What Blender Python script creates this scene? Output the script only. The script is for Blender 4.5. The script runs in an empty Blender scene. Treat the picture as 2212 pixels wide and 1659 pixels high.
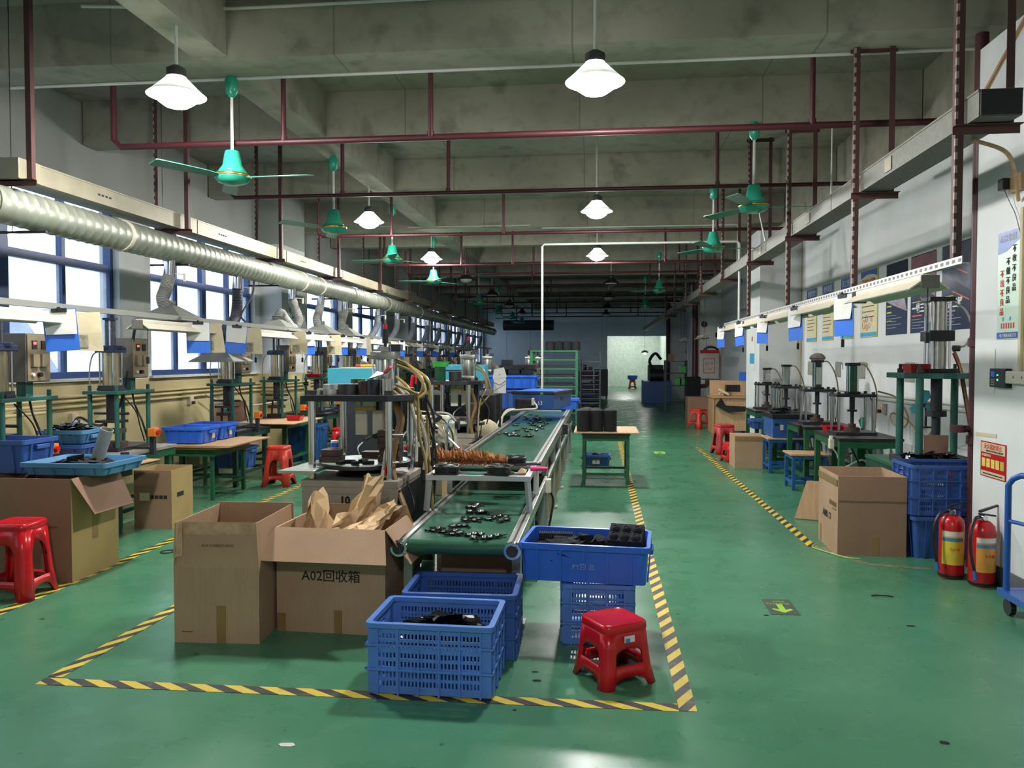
import bpy, bmesh, math, random
from mathutils import Vector, Matrix
R = random.Random(7)
PI = math.pi
S = bpy.context.scene
C = S.collection

# ------------------------------------------------------------------ camera
cam_d = bpy.data.cameras.new('camera')
cam = bpy.data.objects.new('camera', cam_d)
C.objects.link(cam)
cam_d.sensor_width = 36.0
cam_d.lens = 36.0 * 1700.0 / 2212.0
cam_d.clip_end = 2000
cam.location = (0, 0, 1.5)
cam.rotation_euler = (math.radians(90 - 1.8025), 0, math.radians(6.274))
S.camera = cam

# ------------------------------------------------------------------ world, exposure
W = bpy.data.worlds.new('overcast_sky')
S.world = W
W.use_nodes = True
_n = W.node_tree.nodes
_n['Background'].inputs[0].default_value = (0.80, 0.90, 1.0, 1)
_n['Background'].inputs[1].default_value = 1.45
S.view_settings.view_transform = 'Standard'
S.view_settings.look = 'None'
S.view_settings.gamma = 1
S.view_settings.use_curve_mapping = False
S.view_settings.exposure = 0.52
S.cycles.max_bounces = 6
S.cycles.diffuse_bounces = 3
S.cycles.glossy_bounces = 2
S.cycles.transparent_max_bounces = 8
S.cycles.sample_clamp_indirect = 12
S.cycles.caustics_reflective = False
S.cycles.caustics_refractive = False
LAMP_E = 330.0

# ------------------------------------------------------------------ materials
def lin(h):
    h = h.lstrip('#')
    v = [int(h[i:i + 2], 16) / 255 for i in (0, 2, 4)]
    return tuple(c / 12.92 if c <= .04045 else ((c + .055) / 1.055) ** 2.4 for c in v) + (1,)

def node(nt, t, **kw):
    n = nt.nodes.new(t)
    for k, v in kw.items():
        if k.startswith('i_'):
            n.inputs[k[2:].replace('_', ' ')].default_value = v
        else:
            setattr(n, k, v)
    return n

MATS = {}
def mat(name, col, rough=.5, metal=0, var=.12, scale=9, bump=0, bscale=60, spec=.5, stretch=(1, 1, 1), emit=0, alpha=1, coat=0, rvar=0):
    if name in MATS:
        return MATS[name]
    m = bpy.data.materials.new(name)
    m.use_nodes = True
    nt = m.node_tree
    b = nt.nodes['Principled BSDF']
    c = lin(col) if isinstance(col, str) else col
    b.inputs['Base Color'].default_value = c
    b.inputs['Roughness'].default_value = rough
    b.inputs['Metallic'].default_value = metal
    b.inputs['Specular IOR Level'].default_value = spec
    b.inputs['Alpha'].default_value = alpha
    b.inputs['Coat Weight'].default_value = coat
    m.diffuse_color = c
    if emit:
        b.inputs['Emission Color'].default_value = c
        b.inputs['Emission Strength'].default_value = emit
    if var or bump:
        tc = node(nt, 'ShaderNodeTexCoord')
        mp = node(nt, 'ShaderNodeMapping')
        mp.inputs['Scale'].default_value = stretch
        nt.links.new(tc.outputs['Object'], mp.inputs[0])
        if var:
            nz = node(nt, 'ShaderNodeTexNoise', i_Scale=scale, i_Detail=4.0)
            nt.links.new(mp.outputs[0], nz.inputs['Vector'])
            mr = node(nt, 'ShaderNodeMapRange')
            mr.inputs[1].default_value = .3
            mr.inputs[2].default_value = .7
            mr.inputs[3].default_value = 1 - var
            mr.inputs[4].default_value = 1 + var
            nt.links.new(nz.outputs[0], mr.inputs[0])
            mx = node(nt, 'ShaderNodeMix', data_type='RGBA', blend_type='MULTIPLY')
            mx.inputs[0].default_value = 1
            mx.inputs[6].default_value = c
            nt.links.new(mr.outputs[0], mx.inputs[7])
            nt.links.new(mx.outputs[2], b.inputs['Base Color'])
            if rvar:
                r2 = node(nt, 'ShaderNodeMapRange')
                r2.inputs[3].default_value = max(0, rough - rvar)
                r2.inputs[4].default_value = rough + rvar
                nt.links.new(nz.outputs[0], r2.inputs[0])
                nt.links.new(r2.outputs[0], b.inputs['Roughness'])
        if bump:
            n2 = node(nt, 'ShaderNodeTexNoise', i_Scale=bscale, i_Detail=3.0)
            nt.links.new(mp.outputs[0], n2.inputs['Vector'])
            bp = node(nt, 'ShaderNodeBump', i_Strength=bump, i_Distance=.01)
            nt.links.new(n2.outputs[0], bp.inputs['Height'])
            nt.links.new(bp.outputs[0], b.inputs['Normal'])
    MATS[name] = m
    return m

def two_tone(name, fn, rough=.5, metal=0):
    """material whose colour comes from fn(nodetree, texcoord node) -> colour socket"""
    if name in MATS:
        return MATS[name]
    m = bpy.data.materials.new(name)
    m.use_nodes = True
    nt = m.node_tree
    b = nt.nodes['Principled BSDF']
    b.inputs['Roughness'].default_value = rough
    b.inputs['Metallic'].default_value = metal
    tc = node(nt, 'ShaderNodeTexCoord')
    nt.links.new(fn(nt, tc, b), b.inputs['Base Color'])
    MATS[name] = m
    return m

def mathn(nt, op, a, b=None):
    n = node(nt, 'ShaderNodeMath', operation=op)
    for i, v in enumerate((a, b)):
        if v is None:
            continue
        if isinstance(v, (int, float)):
            n.inputs[i].default_value = v
        else:
            nt.links.new(v, n.inputs[i])
    return n.outputs[0]

def mixc(nt, fac, c1, c2, blend='MIX'):
    n = node(nt, 'ShaderNodeMix', data_type='RGBA', blend_type=blend)
    for idx, v in ((0, fac), (6, c1), (7, c2)):
        if isinstance(v, (int, float, tuple)):
            n.inputs[idx].default_value = v
        else:
            nt.links.new(v, n.inputs[idx])
    return n.outputs[2]

def noise(nt, vec, scale, detail=4, lo=.4, hi=.6):
    nz = node(nt, 'ShaderNodeTexNoise', i_Scale=scale, i_Detail=float(detail))
    nt.links.new(vec, nz.inputs['Vector'])
    mr = node(nt, 'ShaderNodeMapRange')
    mr.inputs[1].default_value = lo
    mr.inputs[2].default_value = hi
    nt.links.new(nz.outputs[0], mr.inputs[0])
    return mr.outputs[0]

def mapped(nt, tc, sc, rot=(0, 0, 0)):
    mp = node(nt, 'ShaderNodeMapping')
    mp.inputs['Scale'].default_value = sc
    mp.inputs['Rotation'].default_value = rot
    nt.links.new(tc.outputs['Object'], mp.inputs[0])
    return mp.outputs[0]

def f_floor(nt, tc, b):
    o = tc.outputs['Object']
    base = mixc(nt, noise(nt, o, .9, 6, .35, .65), lin('#3e7757'), lin('#4b8565'))
    base = mixc(nt, mathn(nt, 'MULTIPLY', noise(nt, o, 5, 5, .55, .75), .45), base, lin('#5c9072'))
    st = mapped(nt, tc, (1.3, 30, 1), (0, 0, .5))
    base = mixc(nt, mathn(nt, 'MULTIPLY', noise(nt, st, 3, 3, .66, .72), .22), base, lin('#86b094'))
    st = mapped(nt, tc, (26, 1.1, 1), (0, 0, .25))
    base = mixc(nt, mathn(nt, 'MULTIPLY', noise(nt, st, 3, 3, .67, .73), .2), base, lin('#86b094'))
    sp = noise(nt, o, 14, 2, .72, .76)
    base = mixc(nt, mathn(nt, 'MULTIPLY', sp, .6), base, lin('#16342a'))
    mr = node(nt, 'ShaderNodeMapRange')
    mr.inputs[3].default_value = .23
    mr.inputs[4].default_value = .36
    b.inputs['Specular IOR Level'].default_value = .36
    nt.links.new(noise(nt, o, 3, 6, .3, .7), mr.inputs[0])
    nt.links.new(mr.outputs[0], b.inputs['Roughness'])
    bp = node(nt, 'ShaderNodeBump', i_Strength=.06, i_Distance=.01)
    n2 = node(nt, 'ShaderNodeTexNoise', i_Scale=7.0, i_Detail=2.0)
    nt.links.new(o, n2.inputs['Vector'])
    nt.links.new(n2.outputs[0], bp.inputs['Height'])
    nt.links.new(bp.outputs[0], b.inputs['Normal'])
    return base

def f_concrete(nt, tc, b):
    o = tc.outputs['Object']
    base = mixc(nt, noise(nt, o, .7, 5, .3, .7), lin('#8a8777'), lin('#a19f8f'))
    base = mixc(nt, mathn(nt, 'MULTIPLY', noise(nt, o, 6, 6, .5, .68), .35), base, lin('#6a685a'))
    base = mixc(nt, mathn(nt, 'MULTIPLY', noise(nt, o, 2.2, 7, .6, .68), .45), base, lin('#514f44'))
    sx = node(nt, 'ShaderNodeSeparateXYZ')
    nt.links.new(o, sx.inputs[0])
    j = mathn(nt, 'LESS_THAN', mathn(nt, 'FRACT', mathn(nt, 'MULTIPLY', mathn(nt, 'ADD', sx.outputs[0], 9.3), .55)), .008)
    return mixc(nt, mathn(nt, 'MULTIPLY', j, .5), base, lin('#55564e'))

def f_tape(nt, tc, b):
    sx = node(nt, 'ShaderNodeSeparateXYZ')
    nt.links.new(tc.outputs['Object'], sx.inputs[0])
    d = mathn(nt, 'ADD', mathn(nt, 'MULTIPLY', sx.outputs[0], 5.9), mathn(nt, 'MULTIPLY', sx.outputs[1], 10.0))
    k = mathn(nt, 'LESS_THAN', mathn(nt, 'FRACT', d), .5)
    base = mixc(nt, k, lin('#d8bd3a'), lin('#2c2a28'))
    return mixc(nt, mathn(nt, 'MULTIPLY', noise(nt, tc.outputs['Object'], 16, 5, .55, .72), .4), base, lin('#7c7a60'))

def f_slots(c1, c2, axis=2, per=14.0):
    def f(nt, tc, b):
        sx = node(nt, 'ShaderNodeSeparateXYZ')
        nt.links.new(tc.outputs['Object'], sx.inputs[0])
        a = mathn(nt, 'LESS_THAN', mathn(nt, 'FRACT', mathn(nt, 'MULTIPLY', sx.outputs[axis], per)), .55)
        oth = mathn(nt, 'ADD', sx.outputs[(axis + 1) % 3], sx.outputs[(axis + 2) % 3])
        w = mathn(nt, 'LESS_THAN', mathn(nt, 'ABSOLUTE', mathn(nt, 'SUBTRACT', oth, 0.0)), .009)
        return mixc(nt, mathn(nt, 'MULTIPLY', a, w), lin(c1), lin(c2))
    return f

def f_board(nt, tc, b):
    base = mixc(nt, noise(nt, tc.outputs['Object'], 2.5, 4, .3, .7), lin('#a5876a'), lin('#b6977a'))
    st = mapped(nt, tc, (60, 60, 2))
    return mixc(nt, mathn(nt, 'MULTIPLY', noise(nt, st, 3, 2, .45, .7), .16), base, lin('#7d5f40'))

M_FLOOR = two_tone('green_epoxy', f_floor, .3)
M_CONC = two_tone('ceiling_concrete', f_concrete, .9)
M_TAPE = two_tone('hazard_tape', f_tape, .5)
M_CARD = two_tone('cardboard', f_board, .85)
M_CARD2 = mat('cardboard_dark', '#8f705a', .85, var=.1, scale=3)
M_CARD3 = mat('cardboard_yellow', '#a98e5c', .85, var=.1, scale=3)
M_CARDIN = mat('cardboard_inside', '#8b6c54', .9, var=.1, scale=3)
M_PTAPE = mat('brown_packing_tape', '#8f7048', .3, var=.1)
M_CLEAR = mat('clear_packing_tape', '#b89a78', .12, var=.25, scale=14, bump=.6, bscale=18)
M_KRAFT = mat('kraft_paper', '#d8b88e', .8, var=.12, scale=5)
M_WHITE = mat('white_wall_paint', '#d3d6d6', .7, var=.05, scale=2.5)
M_WHITE2 = mat('grey_wall_paint', '#b4bbba', .75, var=.06, scale=1.5)
M_CREAM = mat('cream_wall_paint', '#c9b98a', .7, var=.1, scale=2)
M_LEFTW = mat('left_wall_paint', '#d6d9d6', .75, var=.05, scale=1.5)
M_PANEL = mat('blue_grey_sheet', '#c3cede', .35, metal=0, var=.06, scale=1.2)
M_BLUEF = mat('blue_window_frame', '#36538c', .4, var=.08)
M_SILL = mat('sill_white', '#c9cac6', .6, var=.05)
M_STEEL = mat('brushed_steel', '#b9b6ae', .28, 1, var=.1, scale=20)
M_CHROME = mat('chrome', '#d8dade', .12, 1, var=.05)
M_GALV = mat('galvanised_duct', '#a2a696', .42, .55, var=.12, scale=6)
M_TRAY = mat('zinc_tray', '#8d8772', .5, .35, var=.12, scale=5)
M_TRAYR = mat('grey_zinc_tray', '#6c6d64', .55, .35, var=.15, scale=30)
M_REDP = mat('red_pipe_paint', '#40121a', .5, var=.1)
M_BROWN = mat('brown_angle_iron', '#5a3a34', .6, .2, var=.15)
M_SLOT = two_tone('slotted_brown_angle', f_slots('#4c302c', '#968c84', 2, 14.0), .55, .2)
M_SLOTG = two_tone('slotted_grey_angle', f_slots('#8b8d86', '#2f3236', 1, 14.0), .45, .4)
M_SLOTW = two_tone('slotted_white_angle', f_slots('#c2c3bd', '#4c4e50', 1, 14.0), .45, .3)
M_CONDUIT = mat('white_conduit', '#c9cbc4', .45, var=.04)
M_GREENM = mat('green_machine_paint', '#245c50', .4, var=.15)
M_GREENT = mat('green_table_paint', '#1d5638', .4, var=.15)
M_GREEND = mat('dark_green_table_paint', '#1a3a33', .45, var=.15)
M_FAN = mat('fan_green', '#2e9c80', .25, .1, var=.06)
M_FANB = mat('fan_blade_green', '#2f7a66', .35, .1, var=.06)
M_BLACK = mat('black_plastic', '#15161a', .4, var=.1)
M_BLACKG = mat('black_gloss', '#0c0d10', .12, var=.05)
M_BLACKM = mat('black_matt_paper', '#17181c', .85, var=.15, scale=20)
M_FOAM = mat('black_foam', '#191c23', .95, var=.2, scale=40, bump=.4, bscale=200)
M_DKSTEEL = mat('dark_steel', '#4a4848', .38, .8, var=.2, scale=14)
M_IRON = mat('rusty_iron', '#55423c', .6, .5, var=.3, scale=16)
M_DARK = mat('dark_grey_machine', '#2b2d33', .5, .2, var=.15)
M_BLUE = mat('blue_tote_plastic', '#3068d2', .32, var=.08, scale=4)
M_BLUE2 = mat('faded_blue_plastic', '#5380cc', .4, var=.12, scale=5)
M_BLUE3 = mat('dark_blue_plastic', '#34589c', .45, var=.12, scale=5)
M_BLUE4 = mat('pale_blue_plastic', '#4f86b0', .45, var=.12, scale=5)
M_BLUE5 = mat('hollow_board_blue', '#23528f', .45, var=.1, scale=5)
M_BLUES = mat('blue_stool_paint', '#1f5590', .45, var=.15, scale=8)
M_RED = mat('red_stool_plastic', '#c01420', .22, var=.05)
M_REDO = mat('orange_red_plastic', '#c8392b', .35, var=.08)
M_REDPK = mat('pink_red_plastic', '#b8373c', .4, var=.08)
M_REDX = mat('extinguisher_red', '#b4141e', .25, var=.06)
M_ORANGE = mat('orange_switch_box', '#dd7a22', .4, var=.05)
M_BTN = mat('red_button', '#c41f1f', .3, var=0)
M_IVORY = mat('ivory_plastic', '#cfc8b4', .45, var=.06)
M_OFFW = mat('off_white_machine', '#c6c5ae', .45, var=.15, scale=8)
M_TAN = mat('tan_control_box', '#8c7c62', .5, .1, var=.1)
M_TANS = mat('grey_control_box_side', '#6f6b63', .5, .1, var=.1)
M_LED = mat('red_led', (1, .05, .06, 1), .4, var=0, emit=3)
M_LEDG = mat('green_led', (.05, 1, .3, 1), .4, var=0, emit=2)
M_SCREEN = mat('blue_screen', '#2c4fa0', .2, var=0, emit=.4)
M_PAPER = mat('white_paper', '#d6d6d2', .8, var=.05)
M_PAPERY = mat('cream_card', '#c3b795', .8, var=.07)
M_CLIPB = mat('clipboard_blue', '#2f6fd8', .4, var=.05)
M_WOOD = mat('plywood', '#b08d62', .6, var=.14, scale=4, stretch=(1, 8, 1))
M_WOODB = mat('brown_board', '#6d4535', .55, var=.15, scale=4)
M_WOODP = mat('pale_wood', '#c09a74', .6, var=.14, scale=4, stretch=(8, 1, 1))
M_HOSEG = mat('grey_hose', '#8f908a', .6, var=.1, scale=12)
M_HOSED = mat('dark_hose', '#3d4048', .55, var=.12)
M_HOSEY = mat('yellow_air_hose', '#93804c', .25, var=.15, spec=.7)
M_HOSEC = mat('clear_hose', '#a9a495', .15, var=.12, spec=.8)
M_HOSEB = mat('brown_hose', '#7d5c30', .35, var=.15)
M_HOOD = mat('hood_sheet', '#93958c', .45, .4, var=.08)
M_ALU = mat('aluminium_profile', '#b3b5ae', .35, .75, var=.06)
M_ALUW = mat('white_aluminium', '#c9c9cc', .35, .3, var=.05)
M_BELT = mat('green_belt', '#33604c', .24, var=.15, scale=5, rvar=.08)
M_BELTD = mat('dark_green_belt', '#123522', .22, var=.1)
M_TEAL = mat('teal_cabinet', '#3f9cb0', .45, var=.05)
M_GRNTRAY = mat('bright_green_plastic', '#3fa94a', .35, var=.06)
M_YEL = mat('yellow_plastic', '#d8a61c', .4, var=.08)
M_PINK = mat('pink_handle', '#e0307e', .35, var=.05)
M_LIME = mat('lime_green', '#9ac83c', .5, var=.05)
M_LGREEN = mat('pale_green_blade', '#9dbb6a', .4, var=.06)
M_INK = mat('black_ink', '#1c1b1a', .8, var=0)
M_INKR = mat('red_ink', '#c5332e', .7, var=0)
M_INKW = mat('white_ink', '#dfe0dc', .7, var=0)
M_INKB = mat('faded_ink', '#6b5236', .8, var=0)
M_INKY = mat('yellow_ink', '#d0c040', .7, var=0)
M_RUST = mat('worn_steel_panel', '#a19a8e', .55, .35, var=.22, scale=5)
M_SHADE = mat('lamp_shade_grey', '#3e403e', .5, .4, var=.08)
def f_shade():
    m = bpy.data.materials.new('glowing_acrylic_shade')
    m.use_nodes = True
    nt = m.node_tree
    nt.nodes.remove(nt.nodes['Principled BSDF'])
    tl = node(nt, 'ShaderNodeBsdfTranslucent')
    tl.inputs[0].default_value = (.8, .82, .8, 1)
    df = node(nt, 'ShaderNodeBsdfDiffuse')
    df.inputs[0].default_value = (.85, .86, .85, 1)
    mx = node(nt, 'ShaderNodeMixShader')
    mx.inputs[0].default_value = .18
    nt.links.new(df.outputs[0], mx.inputs[1])
    nt.links.new(tl.outputs[0], mx.inputs[2])
    nt.links.new(mx.outputs[0], nt.nodes['Material Output'].inputs[0])
    return m
M_SHADET = f_shade()
M_SHADEI = mat('lamp_shade_inner', '#d8d8d4', .4, .2, var=0)

# ------------------------------------------------------------------ mesh builder
def rotm(axis, deg):
    return Matrix.Rotation(math.radians(deg), 4, axis)

def frame_of(d):
    d = Vector(d).normalized()
    up = Vector((0, 0, 1)) if abs(d.z) < .95 else Vector((1, 0, 0))
    a = up.cross(d).normalized()
    return a, d.cross(a).normalized()

def spline(pts, n=6):
    P = [Vector(p) for p in pts]
    if len(P) < 3:
        return P
    P = [P[0] * 2 - P[1]] + P + [P[-1] * 2 - P[-2]]
    out = []
    for i in range(1, len(P) - 2):
        a, b, c, d = P[i - 1:i + 3]
        for k in range(n):
            t = k / n
            out.append(.5 * ((2 * b) + (c - a) * t + (2 * a - 5 * b + 4 * c - d) * t * t + (3 * b - a - 3 * c + d) * t ** 3))
    out.append(P[-2])
    return out

class MB:
    def __init__(s):
        s.v = []
        s.f = []
        s.M = None
    def add(s, vs, fs, M=None):
        o = len(s.v)
        for p in vs:
            p = Vector(p)
            if M is not None:
                p = M @ p
            if s.M is not None:
                p = s.M @ p
            s.v.append(p)
        s.f += [tuple(i + o for i in f) for f in fs]
        return s
    def box(s, x0, x1, y0, y1, z0, z1, M=None):
        return s.add([(x0, y0, z0), (x1, y0, z0), (x1, y1, z0), (x0, y1, z0), (x0, y0, z1), (x1, y0, z1), (x1, y1, z1), (x0, y1, z1)],
                     [(0, 3, 2, 1), (4, 5, 6, 7), (0, 1, 5, 4), (1, 2, 6, 5), (2, 3, 7, 6), (3, 0, 4, 7)], M)
    def cb(s, cx, cy, cz, sx, sy, sz, M=None):
        return s.box(cx - sx / 2, cx + sx / 2, cy - sy / 2, cy + sy / 2, cz - sz / 2, cz + sz / 2, M)
    def cyl(s, p0, p1, r0, r1=None, n=14, M=None):
        r1 = r0 if r1 is None else r1
        p0, p1 = Vector(p0), Vector(p1)
        a, b = frame_of(p1 - p0)
        vs = []
        for p, r in ((p0, r0), (p1, r1)):
            vs += [p + (a * math.cos(2 * PI * i / n) + b * math.sin(2 * PI * i / n)) * r for i in range(n)]
        fs = [(i, (i + 1) % n, n + (i + 1) % n, n + i) for i in range(n)]
        fs += [tuple(range(n - 1, -1, -1)), tuple(range(n, 2 * n))]
        return s.add(vs, fs, M)
    def tube(s, pts, r, n=7, M=None, close=False):
        pts = [Vector(p) for p in pts]
        rs = r if isinstance(r, (list, tuple)) else [r] * len(pts)
        vs, fs, a = [], [], None
        m = len(pts)
        for i, p in enumerate(pts):
            d = (pts[(i + 1) % m if close else min(i + 1, m - 1)] - pts[(i - 1) % m if close else max(i - 1, 0)]).normalized()
            if a is None:
                a, b = frame_of(d)
            else:
                a = (a - d * a.dot(d))
                a = a.normalized() if a.length > 1e-6 else frame_of(d)[0]
                b = d.cross(a)
            vs += [p + (a * math.cos(2 * PI * k / n) + b * math.sin(2 * PI * k / n)) * rs[i] for k in range(n)]
        for i in range(m if close else m - 1):
            j = (i + 1) % m
            fs += [(i * n + k, i * n + (k + 1) % n, j * n + (k + 1) % n, j * n + k) for k in range(n)]
        if not close:
            fs += [tuple(range(n - 1, -1, -1)), tuple(range((m - 1) * n, m * n))]
        return s.add(vs, fs, M)
    def lathe(s, prof, n=20, c=(0, 0, 0), M=None, cap=True):
        vs = [(c[0] + r * math.cos(2 * PI * k / n), c[1] + r * math.sin(2 * PI * k / n), c[2] + z) for r, z in prof for k in range(n)]
        m = len(prof)
        fs = [(i * n + k, i * n + (k + 1) % n, (i + 1) * n + (k + 1) % n, (i + 1) * n + k) for i in range(m - 1) for k in range(n)]
        if cap:
            fs += [tuple(range(n - 1, -1, -1)), tuple(range((m - 1) * n, m * n))]
        return s.add(vs, fs, M)
    def prism(s, poly, z0, z1, M=None):
        n = len(poly)
        vs = [(x, y, z0) for x, y in poly] + [(x, y, z1) for x, y in poly]
        fs = [tuple(range(n - 1, -1, -1)), tuple(range(n, 2 * n))] + [(i, (i + 1) % n, n + (i + 1) % n, n + i) for i in range(n)]
        return s.add(vs, fs, M)
    def sheet(s, pts, t=.003, M=None):
        """a flat quad/polygon given thickness t"""
        P = [Vector(p) for p in pts]
        nrm = (P[1] - P[0]).cross(P[2] - P[0]).normalized() * t
        n = len(P)
        return s.add(P + [p + nrm for p in P], [tuple(range(n - 1, -1, -1)), tuple(range(n, 2 * n))] + [(i, (i + 1) % n, n + (i + 1) % n, n + i) for i in range(n)], M)
    def build(s, name, m, parent=None, smooth=False, bevel=0, seg=2, loc=None):
        me = bpy.data.meshes.new(name)
        vs = s.v
        if loc is not None:
            L = Vector(loc)
            vs = [p - L for p in vs]
        me.from_pydata([tuple(p) for p in vs], [], s.f)
        bm = bmesh.new()
        bm.from_mesh(me)
        bmesh.ops.recalc_face_normals(bm, faces=bm.faces)
        if bevel:
            es = [e for e in bm.edges if len(e.link_faces) == 2 and e.calc_face_angle(0) > .6]
            bmesh.ops.bevel(bm, geom=es, offset=bevel, segments=seg, affect='EDGES', profile=.6, clamp_overlap=True)
        if smooth:
            for f in bm.faces:
                f.smooth = True
            for e in bm.edges:
                if len(e.link_faces) == 2 and e.calc_face_angle(0) > .7:
                    e.smooth = False
        bm.to_mesh(me)
        bm.free()
        me.materials.append(m)
        o = bpy.data.objects.new(name, me)
        C.objects.link(o)
        if loc is not None:
            o.location = loc
        if parent is not None:
            o.parent = parent
        return o

def tag(o, label=None, cat=None, group=None, kind=None):
    if label:
        o['label'] = label
    if cat:
        o['category'] = cat
    if group:
        o['group'] = group
    if kind:
        o['kind'] = kind
    return o

def thing(name, label, cat, loc=(0, 0, 0), rz=0, group=None):
    o = bpy.data.objects.new(name, None)
    o.empty_display_size = .1
    C.objects.link(o)
    o.location = loc
    o.rotation_euler = (0, 0, math.radians(rz))
    return tag(o, label, cat, group)

def kids(o):
    return [c for c in bpy.data.objects if c.parent == o]

KIDS = {}
def copy_tree(o, parent=None):
    c = o.copy()
    C.objects.link(c)
    c.parent = parent
    for ch in list(o.children):
        copy_tree(ch, c)
    return c

def dup(o, loc, rz=None, label=None, group=None):
    c = copy_tree(o)
    c.location = loc
    if rz is not None:
        c.rotation_euler = (0, 0, math.radians(rz))
    if label:
        c['label'] = label
    if group:
        c['group'] = group
    return c

def part(name, m, parent, fn, smooth=False, bevel=0, seg=2, label=None):
    b = MB()
    fn(b)
    o = b.build(name, m, parent, smooth, bevel, seg)
    if label:
        o['label'] = label
    return o

def text(s, size, m, parent, M, align='LEFT', name='lettering', bold=0, space=1.0, sx=1.0):
    cu = bpy.data.curves.new(name, 'FONT')
    cu.body = s
    cu.size = size
    cu.align_x = align
    cu.offset = bold
    cu.space_character = space
    cu.resolution_u = 2
    cu.extrude = .0006
    t = bpy.data.objects.new(name, cu)
    C.objects.link(t)
    dg = bpy.context.evaluated_depsgraph_get()
    me = bpy.data.meshes.new_from_object(t.evaluated_get(dg))
    bpy.data.objects.remove(t)
    bpy.data.curves.remove(cu)
    me.materials.clear()
    me.materials.append(m)
    me.transform(M @ Matrix.Diagonal((sx, 1, 1, 1)))
    o = bpy.data.objects.new(name, me)
    C.objects.link(o)
    o.parent = parent
    return o

def plane_m(origin, xdir, ydir):
    """matrix that lays text (x right, y up) on a plane"""
    x = Vector(xdir).normalized()
    y = Vector(ydir).normalized()
    z = x.cross(y)
    M = Matrix((x, y, z)).transposed().to_4x4()
    M.translation = Vector(origin)
    return M

ORD = ['nearest', 'second', 'third', 'fourth', 'fifth', 'sixth', 'seventh', 'eighth', 'ninth', 'tenth', 'eleventh', 'twelfth', 'thirteenth', 'fourteenth',
       'fifteenth', 'sixteenth', 'seventeenth', 'eighteenth', 'nineteenth', 'twentieth', 'twenty-first', 'twenty-second', 'twenty-third', 'twenty-fourth', 'twenty-fifth']

# ------------------------------------------------------------------ the setting
XL, XR, XP = -5.65, 3.30, 2.64       # left wall, right recess wall, right pier face
YF, YB = -4.0, 38.5                  # wall behind the camera, back wall
ZC, ZB = 4.32, 3.85                  # slab, beam soffit

def struct(name, m, fn, parent=None, bevel=0, label=None):
    b = MB()
    fn(b)
    o = b.build(name, m, parent, bevel=bevel)
    if parent is None:
        o['kind'] = 'structure'
    if label:
        o['label'] = label
    return o

floor = struct('floor', M_FLOOR, lambda b: b.box(XL - .4, 4.6, YF, 46, -.1, 0), label='glossy green painted epoxy workshop floor')
ceiling = struct('ceiling', M_CONC, lambda b: b.box(XL - .3, 4.6, YF, 46, ZC, ZC + .15), label='bare grey concrete ceiling slab with deep beams')
BEAMS = [(.3, .25), (3.1, .25), (5.91, .40), (8.15, .24), (10.95, .24), (13.9, .42), (16.2, .25), (19.0, .25), (22.0, .42), (24.6, .25), (27.4, .25), (30.2, .42), (33, .25), (35.8, .25)]
for y, w in BEAMS:
    z = ZB if w < .3 else ZB - .02
    struct('beam', M_CONC, lambda b: b.box(XL + .02, XR - .17, y, y + w, z, ZC - .001), ceiling)
ys = [YF] + [y for y, w in BEAMS] + [46]
for k in range(len(ys) - 1):
    y0 = ys[k] + (BEAMS[k - 1][1] if k else 0) + .002
    struct('beam', M_CONC, lambda b: b.box(-3.16, -2.88, y0, ys[k + 1] - .002, ZB + .002, ZC - .001), ceiling)
struct('beam', M_CONC, lambda b: b.box(XR - .16, 4.4, YF, 45.9, 3.66, ZC - .001), ceiling)

# left wall with its windows
WINS = [(-3.4, -.2), (.6, 3.6), (4.5, 8.80), (9.45, 12.5), (14.85, 16.9), (17.7, 20.6), (23.2, 26.2), (26.6, 29.4), (29.8, 33.0), (33.4, 38.2)]
ZS, ZL, ZM = 1.29, 3.42, 2.56
def f_leftwall(b):
    e = YF
    for y0, y1 in WINS + [(46, 46)]:
        b.box(XL - .25, XL, e, y0, ZS - .03, ZL)
        e = y1
    for y in (5.9 - 8.1, 12.7, 21.5):
        b.box(XL + .001, XL + .38, y, y + 1.05, ZS - .029, ZL)
wl = struct('wall_left', M_LEFTW, f_leftwall, label='pale grey painted wall with columns between the windows')
struct('upper_wall', mat('shaded_upper_wall_paint', '#989c95', .8, var=.06, scale=1.5), lambda b: (b.box(XL - .25, XL, YF, 46, ZL + .0005, ZC - .001), [b.box(XL + .001, XL + .38, y, y + 1.05, ZL + .0005, ZC - .002) for y in (5.9 - 8.1, 12.7, 21.5)]), wl)  # wall above windows greyer, with part of its shade put into the paint
struct('lower_wall', M_CREAM, lambda b: b.box(XL - .25, XL + .0015, YF, 46, 0, ZS - .0301), wl)
for y in (5.9 - 8.1, 12.7, 21.5):
    struct('column_base', M_CREAM, lambda b: b.box(XL + .002, XL + .382, y - .001, y + 1.051, 0, ZS - .03), wl)
def f_winglass(nt):
    pass
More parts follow.
